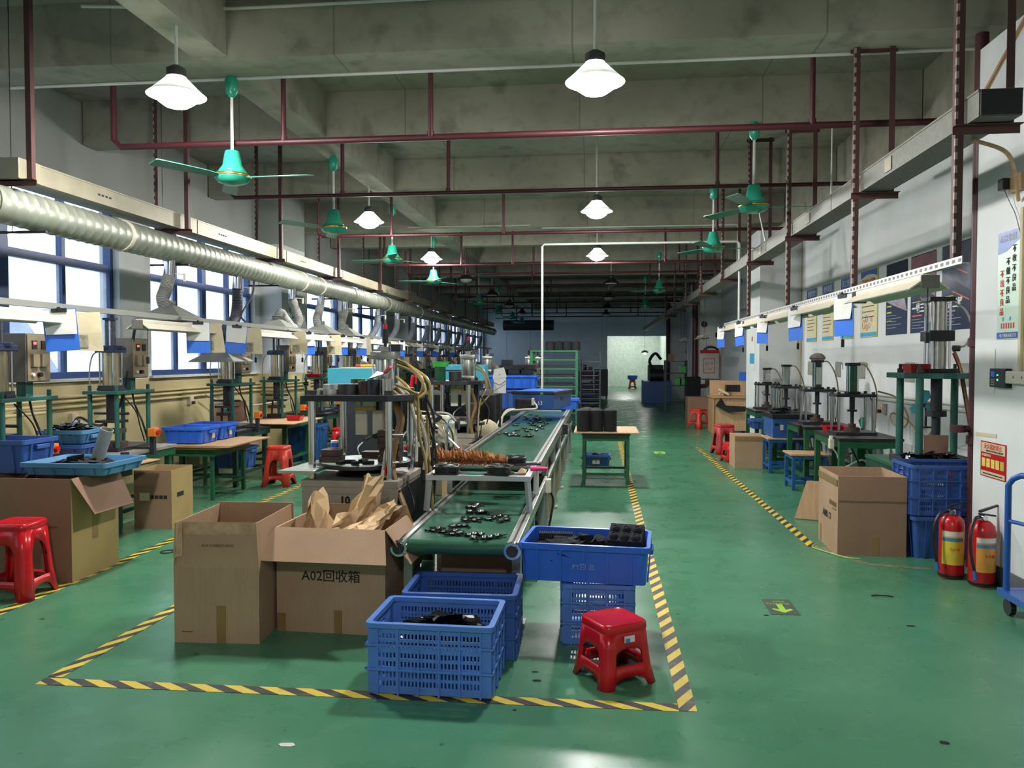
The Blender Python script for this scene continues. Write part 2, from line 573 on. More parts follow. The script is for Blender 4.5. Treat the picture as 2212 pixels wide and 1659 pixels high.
def glass(name, frost):
    m = bpy.data.materials.new(name)
    m.use_nodes = True
    nt = m.node_tree
    nt.nodes.remove(nt.nodes['Principled BSDF'])
    out = nt.nodes['Material Output']
    tr = node(nt, 'ShaderNodeBsdfTransparent')
    tr.inputs[0].default_value = (.93, .96, 1, 1)
    if frost:
        tl = node(nt, 'ShaderNodeBsdfTranslucent')
        tl.inputs[0].default_value = (.85, .9, .95, 1)
        tc = node(nt, 'ShaderNodeTexCoord')
        fac = mathn(nt, 'ADD', mathn(nt, 'MULTIPLY', noise(nt, tc.outputs['Object'], 3, 5, .3, .7), .25), frost)
        mx = node(nt, 'ShaderNodeMixShader')
        nt.links.new(fac, mx.inputs[0])
        nt.links.new(tr.outputs[0], mx.inputs[1])
        nt.links.new(tl.outputs[0], mx.inputs[2])
        base = mx
    else:
        base = tr
    gl = node(nt, 'ShaderNodeBsdfGlossy')
    gl.inputs['Roughness'].default_value = .05
    m2 = node(nt, 'ShaderNodeMixShader')
    m2.inputs[0].default_value = .05
    nt.links.new(base.outputs[0], m2.inputs[1])
    nt.links.new(gl.outputs[0], m2.inputs[2])
    nt.links.new(m2.outputs[0], out.inputs[0])
    return m
M_GLASS = glass('window_glass', 0)
M_FROST = glass('hazy_window_glass', .10)
for i, (y0, y1) in enumerate(WINS):
    w = thing('window_%d' % (i + 1), None, None)
    w['kind'] = 'structure'
    w['label'] = 'blue framed window in the left wall, number %d along' % (i + 1)
    n = max(2, round((y1 - y0) / .86))
    xs = [y0 + (y1 - y0) * k / n for k in range(n + 1)]
    def f(b):
        for y in (y0 + .035, y1 - .035):
            b.cb(XL - .12, y, (ZS + ZL) / 2, .08, .07, ZL - ZS)
        for z, h in ((ZS + .035, .07), (ZL - .035, .07), (ZM, .085)):
            b.box(XL - .155, XL - .085, y0 + .071, y1 - .071, z - h / 2, z + h / 2)
    part('window_frame', M_BLUEF, w, f)
    for k in range(1, n):
        wd = .115 if k == n - 2 and n > 2 else .055
        part('mullion', M_BLUEF, w, lambda b: (b.cb(XL - .12, xs[k], (ZS + .07 + ZM - .043) / 2, .07, wd, ZM - .043 - ZS - .07), b.cb(XL - .12, xs[k], (ZM + .043 + ZL - .07) / 2, .07, wd, ZL - .07 - ZM - .043)))
    for k in range(n):
        a, e = xs[k] + .03, xs[k + 1] - .03
        part('pane', M_FROST, w, lambda b: b.box(XL - .122, XL - .118, a, e, ZS + .07, ZM - .043))
        part('pane', M_GLASS, w, lambda b: b.box(XL - .122, XL - .118, a, e, ZM + .043, ZL - .07))
    part('window_sill', M_SILL, w, lambda b: b.box(XL - .1, XL + .05, y0 - .05, y1 + .05, ZS - .0295, ZS))

# right wall: recess wall, piers, lower parts
PIERS = [(-3.6, -2.4), (4.72, 5.88), (13.38, 14.53), (21.9, 23.2), (30.2, 31.4)]
wr = struct('wall_right', M_WHITE, lambda b: b.box(XR, XR + .2, YF, 37, 0, ZC), label='white painted wall along the right side')
for i, (y0, y1) in enumerate(PIERS):
    p = struct('pier', M_WHITE, lambda b: b.box(XP, XR - .001, y0, y1, 0, 3.655), wr)
struct('baseboard_right', mat('grey_baseboard', '#5d6266', .6), lambda b: (b.box(XP - .012, XP - .001, 4.72, 5.88, 0, .13), b.box(XR - .012, XR - .001, 5.89, 13.37, 0, .13), b.box(XR - .012, XR - .001, 14.54, 21.89, 0, .13)), label='dark grey skirting along the right wall')
struct('wall_front', M_WHITE, lambda b: b.box(XL - .25, XR + .2, YF - .2, YF, 0, ZC), label='plain white wall behind the viewer')
def f_back(b):
    x = XL
    while x < .35:
        x1 = min(x + 1.17, .42)
        b.box(x, x1 - .012, YB, YB + .06, 0, ZC)
        x = x1
    b.box(XL, .42, YB + .05, YB + .12, 0, ZC)
    b.box(.421, XR, YB, YB + .12, 2.62, ZC)
struct('wall_back', M_PANEL, f_back, label='blue-grey sheet metal panel wall at the far end')
struct('wall_passage', mat('pale_green_wall', '#c3d0c6', .6), lambda b: (b.box(.2, 4.2, 43.6, 43.75, 0, ZC), b.box(.29, .42, YB + .13, 43.59, 0, ZC), b.box(XR, XR + .2, 37.01, 43.59, 0, ZC)), label='pale wall at the end of the lit passage')
# ------------------------------------------------------------------ lamps
def make_lamp(lit):
    t = thing('high_bay_lamp', 'x', 'lamp')
    part('rod', M_CONDUIT, t, lambda b: b.cyl((0, 0, .2), (0, 0, ZC - 3.36 - .001), .012, n=8))
    part('ballast', M_SHADE, t, lambda b: b.lathe([(.05, .12), (.068, .13), (.068, .185), (.03, .21)], 16), True)
    part('shade', M_SHADET if lit else M_SHADE, t, lambda b: b.lathe([(.2, 0), (.14, .055), (.07, .125), (.066, .12), (.135, .048), (.193, 0)], 28, cap=False), True)
    part('bulb', mat('lit_bulb', (1, .98, .95, 1), .3, var=0, emit=LAMP_E) if lit else M_SHADEI, t, lambda b: b.lathe([(.03, -.085), (.08, -.072), (.125, -.04), (.142, 0), (.12, .035), (.05, .09)], 24), True)
    return t
lampL = make_lamp(True)
lampD = make_lamp(False)
used = {'L': False, 'D': False}
def place_lamp(x, y, lit, label, group):
    k = 'L' if lit else 'D'
    src = lampL if lit else lampD
    o = src if not used[k] else copy_tree(src)
    used[k] = True
    o.location = (x, y, 3.36)
    tag(o, label, 'lamp', group)
for i, y in enumerate((5.38, 10.04, 14.33)):
    place_lamp(-.03, y, True, ['nearest bright lamp of the right-hand row', 'second bright lamp of the right-hand row', 'farthest bright lamp of the right-hand row'][i], 'lit lamps')
for i, (x, y) in enumerate(((-2.97, 5.33), (-3.1, 10.46), (-3.1, 14.46))):
    place_lamp(x, y, True, ['nearest bright lamp of the left-hand row', 'second bright lamp of the left-hand row', 'farthest bright lamp of the left-hand row'][i], 'lit lamps')
place_lamp(-.03, -1.2, True, 'bright lamp of the right-hand row, behind the viewer', 'lit lamps')
for i, y in enumerate((18.2, 22.7, 27.2, 31.7)):
    place_lamp(-3.08, y, False, ORD[i] + ' unlit grey bell lamp in the dark left bays', 'unlit lamps')
    place_lamp(.3, y + 1.3, False, ORD[i] + ' unlit grey bell lamp over the dark far aisle', 'unlit lamps')

# ------------------------------------------------------------------ ceiling fans
def make_fan(ang):
    t = thing('ceiling_fan', 'x', 'fan', rz=ang)
    part('down_rod', M_CONDUIT, t, lambda b: b.cyl((0, 0, .1), (0, 0, .74), .013, n=8))
    part('canopy', M_FAN, t, lambda b: b.lathe([(.02, .66), (.05, .7), (.055, .80), (.03, .84)], 14), True)
    part('motor_cover', M_FAN, t, lambda b: b.lathe([(.03, .225), (.055, .22), (.062, .2), (.08, .1), (.112, .055), (.112, .0495)], 22), True)
    part('motor', M_FAN, t, lambda b: b.lathe([(.112, .049), (.14, .03), (.145, .0), (.12, -.035), (.06, -.055), (.02, -.057)], 24), True)
    part('trim_ring', mat('brass_trim', '#b79a4c', .25, .9, var=0), t, lambda b: b.lathe([(.1465, .004), (.149, .01), (.149, .02), (.1435, .0285)], 24, cap=False), True)
    for k in range(3):
        Mx = Matrix.Rotation(2 * PI * k / 3, 4, 'Z')
        def f(b):
            vs, fs = [], []
            for j, (r, w, tw) in enumerate(((.13, .03, .006), (.24, .05, .009), (.45, .062, .011), (.66, .065, .012), (.68, .055, .011))):
                for sgn in (-1, 1):
                    for dz in (0, .006):
                        vs.append((r, sgn * w, sgn * tw + dz))
            for j in range(4):
                a = j * 4
                fs += [(a, a + 4, a + 6, a + 2), (a + 1, a + 3, a + 7, a + 5), (a, a + 1, a + 5, a + 4), (a + 2, a + 6, a + 7, a + 3)]
            fs += [(0, 2, 3, 1), (16, 17, 19, 18)]
            b.add(vs, fs, Mx)
        part('blade', M_FANB, t, f, True)
    return t
fan0 = make_fan(0)
FANS = [(-3.02, 6.28, -2, 'nearest green ceiling fan on the left'), (-3.04, 8.85, -8, 'second green ceiling fan in the left row, beside a bright lamp'),
        (-3.11, 11.7, 45, 'third green ceiling fan in the left row'), (-3.17, 14.98, 58, 'fourth green ceiling fan in the left row, under the last lit lamp'),
        (-3.19, 20.9, 20, 'fifth green ceiling fan in the left row'), (-3.2, 25.1, 70, 'sixth green ceiling fan in the left row'), (-3.12, 28.5, 40, 'seventh green ceiling fan in the left row'), (-3.12, 32.0, 0, 'farthest green ceiling fan in the left row'),
        (1.52, 8.05, 3, 'nearest green ceiling fan on the right'), (1.54, 10.96, 4, 'second green ceiling fan on the right'), (1.31, 17.5, 30, 'third green ceiling fan on the right, over the aisle'), (1.31, 22.6, 65, 'farthest green ceiling fan on the right')]
for i, (x, y, a, lb) in enumerate(FANS):
    o = fan0 if i == 0 else copy_tree(fan0)
    o.location = (x, y, 3.0)
    o.rotation_euler = (0, 0, math.radians(a))
    tag(o, lb, 'fan', 'green ceiling fans')

# ------------------------------------------------------------------ red sprinkler pipes under the beams
PIPE_Y = [6.34, 8.45, 11.25, 14.85, 16.5, 19.3, 22.5, 24.9, 27.7, 30.7, 33.3]
for i, y in enumerate(PIPE_Y):
    t = thing('sprinkler_pipe', ORD[i] + ' red sprinkler pipe crossing under the ceiling beams', 'pipe', (0, y, 3.3), group='red sprinkler pipes')
    x0 = -4.1
    x1 = 2.72 if i == 0 else 2.95
    part('main_pipe', M_REDP, t, lambda b: b.tube([(x0, 0, .6 if i % 3 == 0 else .5), (x0, 0, .06), (x0 + .06, 0, 0), (x1, 0, 0)], .026 if i == 0 else .021, 10), True)
    for xr in ([-1.36, 1.63] if i % 2 == 0 else [-1.62, 1.22]) + [-.2 * (i % 3) - 2.6]:
        part('riser', M_REDP, t, lambda b: (b.cyl((xr, 0, .001), (xr, 0, .95), .021, n=10), b.cyl((xr, 0, .0), (xr, 0, .05), .029, n=10)), True)
t = thing('fire_riser', 'thick dark red vertical pipe on the near right pier', 'pipe', (2.69, 5.97, 0))
part('pipe', M_REDP, t, lambda b: b.cyl((0, 0, 0), (0, 0, 3.8), .045, n=14), True)
for z in (.92, 1.62, 3.3):
    part('flange', M_REDP, t, lambda b: b.cyl((0, 0, z - .03), (0, 0, z + .03), .058, n=14), True)
part('valve', M_REDP, t, lambda b: (b.cyl((-.02, 0, 1.0), (-.12, 0, 1.0), .025, n=10), b.cyl((-.12, 0, .975), (-.12, 0, 1.025), .05, n=12)), True)

# ------------------------------------------------------------------ white electrical conduits
def conduit(label, pts, r=.013):
    o = MB().tube(pts, r, 8).build('conduit', M_CONDUIT, None, True)
    return tag(o, label, 'conduit', 'white conduits')
conduit('thin white conduit along the soffit of the nearest beam', [(-5.0, 6.29, ZB - .035), (-.6, 6.29, ZB - .035), (3.0, 6.29, ZB - .035)])
conduit('thin white conduit along the top edge of the nearest beam', [(-4.0, 5.8, 4.24), (-2.8, 5.88, 4.2), (3.0, 5.88, 4.2)])
conduit('white conduit along the second beam, dropping to the right cable tray', [(-2.7, 8.13, ZB - .02), (2.28, 8.13, ZB - .02), (2.28, 8.13, 2.92)])
conduit('white conduit along the third beam, slanting to the right tray', [(-4.5, 10.9, ZB - .02), (2.05, 10.9, ZB - .02), (2.2, 10.7, 2.92)])
conduit('white conduit pole rising from the conveyor, running to the right tray', [(-.82, 11.5, .86), (-.82, 11.5, 3.14), (-.79, 11.5, 3.17), (1.95, 11.5, 3.17), (1.98, 11.5, 3.14), (1.98, 11.5, 2.05)], .016)
conduit('double white conduit dropping to the right tray near the far fan', [(-1.0, 13.86, ZB - .05), (2.35, 13.86, ZB - .05), (2.35, 13.86, 2.95)])
conduit('white conduit along a middle beam over the left machines', [(-3.4, 13.885, 3.86), (-2.0, 13.885, 3.86), (-1.2, 13.885, 3.86)], .01)

# ------------------------------------------------------------------ right tray, its hangers and light rail
HANG_R = [4.49, 6.2, 8.3, 10.4, 12.6, 15.2, 17.8, 20.4, 23.0]
def angle(b, x, y, z0, z1, w=.042, t=.004, sx=1, sy=1):
    b.box(x, x + sx * w, y, y + sy * t, z0, z1) if sx > 0 else b.box(x - w, x, y, y + t, z0, z1)
    b.box(x - (0 if sx > 0 else t), x + (t if sx > 0 else 0), y + t, y + w, z0, z1)
for i, y in enumerate(HANG_R):
    t = thing('tray_hanger', ORD[i] + ' brown slotted angle frame holding the right cable tray', 'hanger', (1.9, y, 0), group='right tray hangers')
    zt = ZB - .01 if i in (1, 2) else ZC - .002
    zlow = 2.02 if i < 4 else 2.75
    o = MB()
    angle(o, -.004, 0, zlow, zt)
    o.build('post', M_SLOT, t)
    o = MB()
    angle(o, .29, 0, 2.75, zt, sx=-1)
    o.build('post', M_SLOT, t)
    part('bracket', M_BROWN, t, lambda b: (b.box(-.02, .32, -.045, -.004, 2.742, 2.746), b.box(-.02, .32, -.004, -.001, 2.70, 2.75)))
    part('bracket', M_BROWN, t, lambda b: b.box(-.02, .32, .046, .05, zt - .04, zt))
def f_tray(x0, x1, z0, z1, segs):
    def f(b):
        for y0, y1 in segs:
            b.box(x0, x1, y0, y1, z0, z0 + .01)
            b.box(x0, x0 + .008, y0, y1, z0 + .01, z1)
            b.box(x1 - .008, x1, y0, y1, z0 + .01, z1)
            b.box(x0 - .004, x1 + .004, y0, y1, z1, z1 + .012)
    return f
t = thing('cable_tray', 'long grey zinc cable tray hung along the right wall', 'cable tray', (0, 0, 0))
for a in range(12):
    y0 = 4.34 + a * 2.6
    part('tray_section', M_TRAYR, t, f_tray(1.945, 2.155, 2.752, 2.88, [(y0, y0 + 2.585)]))
part('end_cap', M_BLACK, t, lambda b: b.box(1.95, 2.15, 4.325, 4.338, 2.755, 2.885))
for y in (5.55, 7.6, 9.8):
    part('junction_cover', M_TRAY, t, lambda b: b.box(1.938, 1.944, y, y + .12, 2.77, 2.86))

t = thing('light_rail', 'white perforated rail carrying the right workbench lights', 'rail', (0, 0, 0))
part('rail', M_SLOTW, t, lambda b: (b.box(-.02, .02, 4.35, 12.2, 0, .004), b.box(-.02, -.016, 4.35, 12.2, .004, .04)))
t.location = (1.9, 0, 2.0)

def make_batten(L):
    t = thing('batten_light', 'x', 'light')
    part('reflector', M_IVORY, t, lambda b: b.add([(-.11, 0, -.05), (-.04, 0, 0), (.04, 0, 0), (.11, 0, -.05), (-.11, L, -.05), (-.04, L, 0), (.04, L, 0), (.11, L, -.05),
        (-.105, 0, -.056), (-.035, 0, -.006), (.035, 0, -.006), (.105, 0, -.056), (-.105, L, -.056), (-.035, L, -.006), (.035, L, -.006), (.105, L, -.056)],
        [(0, 4, 5, 1), (1, 5, 6, 2), (2, 6, 7, 3), (8, 9, 13, 12), (9, 10, 14, 13), (10, 11, 15, 14), (0, 8, 12, 4), (3, 7, 15, 11), (0, 1, 9, 8), (1, 2, 10, 9), (2, 3, 11, 10), (4, 12, 13, 5), (5, 13, 14, 6), (6, 14, 15, 7)]), label='ivory trough reflector')
    part('housing', M_IVORY, t, lambda b: b.box(-.032, .032, .02, L - .02, .0005, .035), bevel=.006)
    part('end_cap', M_TANS, t, lambda b: b.box(-.05, .05, -.012, -.001, -.05, .025))
    part('end_cap', M_TANS, t, lambda b: b.box(-.05, .05, L + .001, L + .012, -.05, .025))
    part('fluorescent_tube', M_SHADEI, t, lambda b: b.cyl((0, .02, -.032), (0, L - .02, -.032), .014, n=10), True)
    part('pull_cord', M_BLACK, t, lambda b: (b.cyl((.03, .1, -.3), (.03, .1, -.02), .003, n=5), b.cb(.03, .1, -.33, .022, .016, .06)))
    return t
bat = make_batten(1.22)
LB = ['nearest', 'second', 'third', 'fourth', 'farthest']
for i, y in enumerate((4.75, 6.35, 7.75, 9.15, 10.65)):
    o = bat if i == 0 else copy_tree(bat)
    o.location = (1.88, y, 1.955)
    tag(o, LB[i] + ' ivory batten light under the right-hand rail', 'light', 'right rail lights')

def make_clipboard():
    t = thing('clipboard', 'x', 'clipboard')
    part('board', M_CLIPB, t, lambda b: b.box(-.11, .11, -.002, .002, -.31, 0), bevel=.0015)
    part('paper', M_PAPER, t, lambda b: b.add([(-.105, -.004, -.005), (.105, -.004, -.005), (.105, -.006, -.1), (-.105, -.006, -.1), (.10, -.018, -.19), (-.10, -.012, -.185)], [(0, 1, 2, 3), (3, 2, 4, 5)]))
    part('clip', M_BLACK, t, lambda b: (b.box(-.05, .05, -.012, .005, -.025, .005), b.cyl((0, -.012, .015), (0, -.012, .002), .012, n=8)))
    return t
clip0 = make_clipboard()
clipn = [0]
def clipboard(x, y, z, rz, label, tilt=0):
    o = clip0 if clipn[0] == 0 else copy_tree(clip0)
    clipn[0] += 1
    o.location = (x, y, z)
    o.rotation_euler = (math.radians(tilt), math.radians(R.uniform(-6, 6)), math.radians(rz))
    tag(o, label, 'clipboard', 'blue clipboards hung with paper')
for i, y in enumerate((6.15, 7.62, 9.05, 10.55, 12.05)):
    clipboard(1.82, y, 1.985, -70, LB[i] + ' blue clipboard clipped to the right-hand rail')

# ------------------------------------------------------------------ left tray, hangers, round duct, light rail
HANG_L = [5.35, 7.55, 9.9, 12.2, 14.6, 17.0, 19.4, 21.8, 24.2, 26.6, 29.0]
for i, y in enumerate(HANG_L):
    t = thing('tray_hanger', ORD[i] + ' slotted angle frame holding the left cable tray', 'hanger', (-4.46, y, 0), group='left tray hangers')
    zt = ZC - .002
    o = MB()
    angle(o, -.004, 0, 2.80, zt)
    o.build('post', M_SLOT, t)
    o = MB()
    angle(o, .36, 0, 2.80, zt, sx=-1)
    o.build('post', M_SLOT, t)
    part('bracket', M_BROWN, t, lambda b: (b.box(-.03, .40, -.045, -.004, 2.80, 2.804), b.box(-.03, .40, -.004, -.001, 2.76, 2.80)))
t = thing('cable_tray', 'long pale zinc cable tray hung along the left windows', 'cable tray', (0, 0, 0))
for a in range(11):
    y0 = 5.5 + a * 2.35
    part('tray_section', M_TRAY, t, f_tray(-4.40, -4.16, 2.806, 2.94, [(y0, y0 + 2.33)]))
part('junction_box', M_TRAY, t, lambda b: b.box(-4.42, -4.14, 5.27, 5.49, 2.80, 2.95), bevel=.004)
part('marking', M_INK, t, lambda b: [b.box(-4.159, -4.1575, y + k * .05, y + k * .05 + .03, 2.87, 2.885) for y in (6.2, 8.3, 10.7) for k in range(4)])

XD, ZD, RD = -4.30, 2.62, .135
t = thing('ventilation_duct', 'long round spiral steel ventilation duct along the left windows', 'duct', (0, 0, 0))
def f_duct(b):
    n = 18
    vs, fs = [], []
    ring = []
    y = 4.2
    while y < 32:
        dy = .11 if y < 14 else .25
        ring += [(y, RD), (y + dy * .8, RD), (y + dy * .86, RD + .005), (y + dy * .94, RD + .005)]
        y += dy
    ring.append((y, RD))
    for yy, r in ring:
        vs += [(XD + r * math.cos(2 * PI * k / n), yy, ZD + r * math.sin(2 * PI * k / n)) for k in range(n)]
    fs = [(i * n + k, (i + 1) * n + k, (i + 1) * n + (k + 1) % n, i * n + (k + 1) % n) for i in range(len(ring) - 1) for k in range(n)]
    fs += [tuple(range(n)), tuple(range((len(ring) - 1) * n, len(ring) * n))]
    b.add(vs, fs)
part('duct_tube', M_GALV, t, f_duct, True)
for i, y in enumerate((5.15, 6.72, 11.0, 11.75, 13.3, 15.6, 18.5, 22, 26)):
    part('joint_band', M_IVORY if i in (1, 2, 3, 5) else M_GALV, t, lambda b: b.cyl((XD, y - .02, ZD), (XD, y + .02, ZD), RD + .011, n=18), True)
for i, y in enumerate((5.5, 7.6, 9.9, 12.2, 14.6, 17.0)):
    part('hanger_wire', M_DKSTEEL, t, lambda b: (b.cyl((XD - .16, y + .1, ZD - .14), (XD - .16, y + .1, ZC - .002), .004, n=5), b.cyl((XD - .3, y + .1, ZD - .15), (XD + .12, y + .1, ZD - .15), .012, n=6)))

t = thing('cross_duct', 'dark round duct crossing the ceiling near the far wall', 'duct', (0, 0, 0))
part('duct_tube', M_DARK, t, lambda b: b.cyl((-4.05, 33.5, 2.95), (-1.9, 33.5, 2.95), .22, n=18), True)
part('strap', M_DKSTEEL, t, lambda b: [b.box(x, x + .04, 33.35, 33.65, 3.16, ZB - .05) for x in (-3.5, -2.3)])

t = thing('light_rail', 'grey perforated rail carrying the left workbench lights', 'rail', (-4.1, 0, 1.88))
part('rail', M_SLOTG, t, lambda b: (b.box(-.02, .02, 4.2, 30, 0, .004), b.box(.016, .02, 4.2, 30, .004, .045)))
for i, (y, e) in enumerate(((4.2, 0), (6.55, 1), (8.78, 2), (10.25, 3), (11.75, 4), (13.3, 5), (14.9, 6), (16.5, 7), (18.2, 8), (20, 9), (22, 10), (24, 11))):
    o = copy_tree(bat)
    o.location = (-4.04, y, 1.82)
    tag(o, ORD[i] + ' ivory batten light under the left-hand rail', 'light', 'left rail lights')
def make_card():
    t = thing('notice_card', 'x', 'card')
    part('sheet', M_PAPERY, t, lambda b: b.add([(-.11, 0, 0), (.11, 0, .01), (.12, -.015, -.15), (-.10, -.012, -.16), (.125, -.012, -.30), (-.085, -.02, -.29)], [(0, 1, 2, 3), (3, 2, 4, 5)]))
    part('photo_print', mat('faded_photo', '#8d8874', .7, var=.4, scale=25), t, lambda b: b.box(-.07, .02, -.022, -.0205, -.27, -.17))
    return t
card0 = make_card()
cards = [(5.75, 40), (7.75, 30), (8.72, 35), (10.1, 30), (11.55, 30), (13.1, 30)]
for i, (y, a) in enumerate(cards):
    o = card0 if i == 0 else copy_tree(card0)
    o.location = (-3.99, y, 1.86)
    o.rotation_euler = (0, math.radians(R.uniform(-5, 5)), math.radians(a))
    tag(o, ORD[i] + ' cream instruction card hanging from the left-hand rail', 'card', 'instruction cards')
for i, (y, a) in enumerate([(5.42, 35), (7.45, 30), (8.3, 25), (10.45, 70), (11.9, 70), (12.9, 60), (14.3, 60), (15.6, 70), (17.2, 60), (19, 60), (21, 60)]):
    clipboard(-3.96, y, 1.87, a, ORD[i] + ' blue clipboard hung on the left-hand rail')

# ------------------------------------------------------------------ extraction drops from the duct
def drop(i, y, kind, hood, scale=1.0):
    t = thing('extraction_drop', ORD[i] + ' extraction hose hanging from the left duct' + (' with a square hood' if hood else ''), 'hose', (XD, y, 0), group='extraction hoses')
    z0 = ZD - RD + .02
    part('spigot', M_CHROME, t, lambda b: b.cyl((0, 0, z0), (-.01, 0, z0 - .16), .056, n=14), True)
    part('damper_handle', M_IVORY, t, lambda b: (b.cyl((.05, 0, z0 - .14), (.13, .02, z0 - .15), .006, n=6), b.cb(.14, .02, z0 - .18, .02, .02, .08)))
    zc = z0 - .16
    if kind == 0:
        P = [(-.01, 0, zc), (-.04, -.02, zc - .14), (-.05, -.06, zc - .24), (-.03, -.03, zc - .33), (0, 0, 2.08)]
    elif kind == 1:
        P = [(-.01, 0, zc), (-.02, .02, zc - .18), (.0, -.08, zc - .36), (.05, -.36, zc - .47), (.06, -.5, zc - .56), (.05, -.52, zc - .68)]
    elif kind == 2:
        P = [(-.01, 0, zc), (.02, .04, zc - .12), (.08, .03, zc - .3), (.06, -.1, zc - .42), (.0, -.3, zc - .28), (.0, -.42, zc - .22), (-.02, -.5, zc - .3), (-.02, -.5, 2.08)]
    else:
        P = [(-.01, 0, zc), (-.02, -.04, zc - .2), (-.10, -.2, zc - .42), (-.22, -.44, zc - .6), (-.26, -.55, zc - .72), (-.25, -.55, zc - .80)]
    sp = spline(P, 5)
    pts, rs = [], []
    tot = len(sp)
    for k in range(tot - 1):
        for q in range(4):
            pts.append(sp[k].lerp(sp[k + 1], q / 4))
            rs.append(.058 if q % 2 else .066)
    part('flexible_hose', M_HOSED if kind in (1, 3) and i < 2 else M_HOSEG if kind in (0, 2) else mat('dim_hose', '#6d7276', .6), t, lambda b: b.tube(pts, rs, 10), True)
    if hood:
        e = P[-1]
        part('collar', M_CHROME, t, lambda b: b.cyl((e[0], e[1], e[2] + .01), (e[0], e[1], e[2] - .05), .05, n=14), True)
        w, zt, zb = .26 * scale, e[2] - .04, e[2] - .04 - .145 * scale
        part('hood', M_HOOD, t, lambda b: b.add([(e[0] + sx * .05, e[1] + sy * .05, zt) for sx, sy in ((-1, -1), (1, -1), (1, 1), (-1, 1))] + [(e[0] + sx * w, e[1] + sy * w, zb) for sx, sy in ((-1, -1), (1, -1), (1, 1), (-1, 1))] +
            [(e[0] + sx * w, e[1] + sy * w, zb - .012) for sx, sy in ((-1, -1), (1, -1), (1, 1), (-1, 1))], [(0, 1, 5, 4), (1, 2, 6, 5), (2, 3, 7, 6), (3, 0, 4, 7), (4, 5, 9, 8), (5, 6, 10, 9), (6, 7, 11, 10), (7, 4, 8, 11)]))
D = [(7.55, 0, 1, 1), (9.05, 1, 1, 1), (10.75, 2, 1, 1.05), (11.9, 0, 1, .95), (13.1, 0, 1, .95)] + [(15.1 + 1.5 * k, 3, 1, .72) for k in range(10)]
for i, (y, k, h, sc) in enumerate(D):
    drop(i, y, k, h, sc)
# hills beyond the windows
def f_hill(b):
    vs, fs = [], []
    n = 60
    for k in range(n):
        y = -60 + k * 5.5
        h = 17 + 9 * math.sin(k * .23 + .6) + 5 * math.sin(k * .61 + 1) + 1.5 * math.sin(k * 2.1) + 1.0 * math.sin(k * 3.7)
        vs += [(-190, y, -8), (-205, y, h * .7), (-215, y, h), (-240, y, -8)]
    for k in range(n - 1):
        a = k * 4
        fs += [(a, a + 4, a + 5, a + 1), (a + 1, a + 5, a + 6, a + 2), (a + 2, a + 6, a + 7, a + 3)]
    b.add(vs, fs)
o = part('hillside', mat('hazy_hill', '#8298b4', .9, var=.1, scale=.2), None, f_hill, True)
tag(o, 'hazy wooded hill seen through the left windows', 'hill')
tag(part('ground', mat('outside_ground', '#93a3a0', .9, var=.1, scale=.2), None, lambda b: b.box(-260, XL - .3, -80, 280, -8.2, -8)), None, None, kind='structure')
# ------------------------------------------------------------------ shared containers
def rrect(hx, hy, r, n=4):
    out = []
    for cx, cy, a0 in ((hx - r, hy - r, 0), (-hx + r, hy - r, 90), (-hx + r, -hy + r, 180), (hx - r, -hy + r, 270)):
        out += [(cx + r * math.cos(math.radians(a0 + 90 * k / n)), cy + r * math.sin(math.radians(a0 + 90 * k / n))) for k in range(n + 1)]
    return out

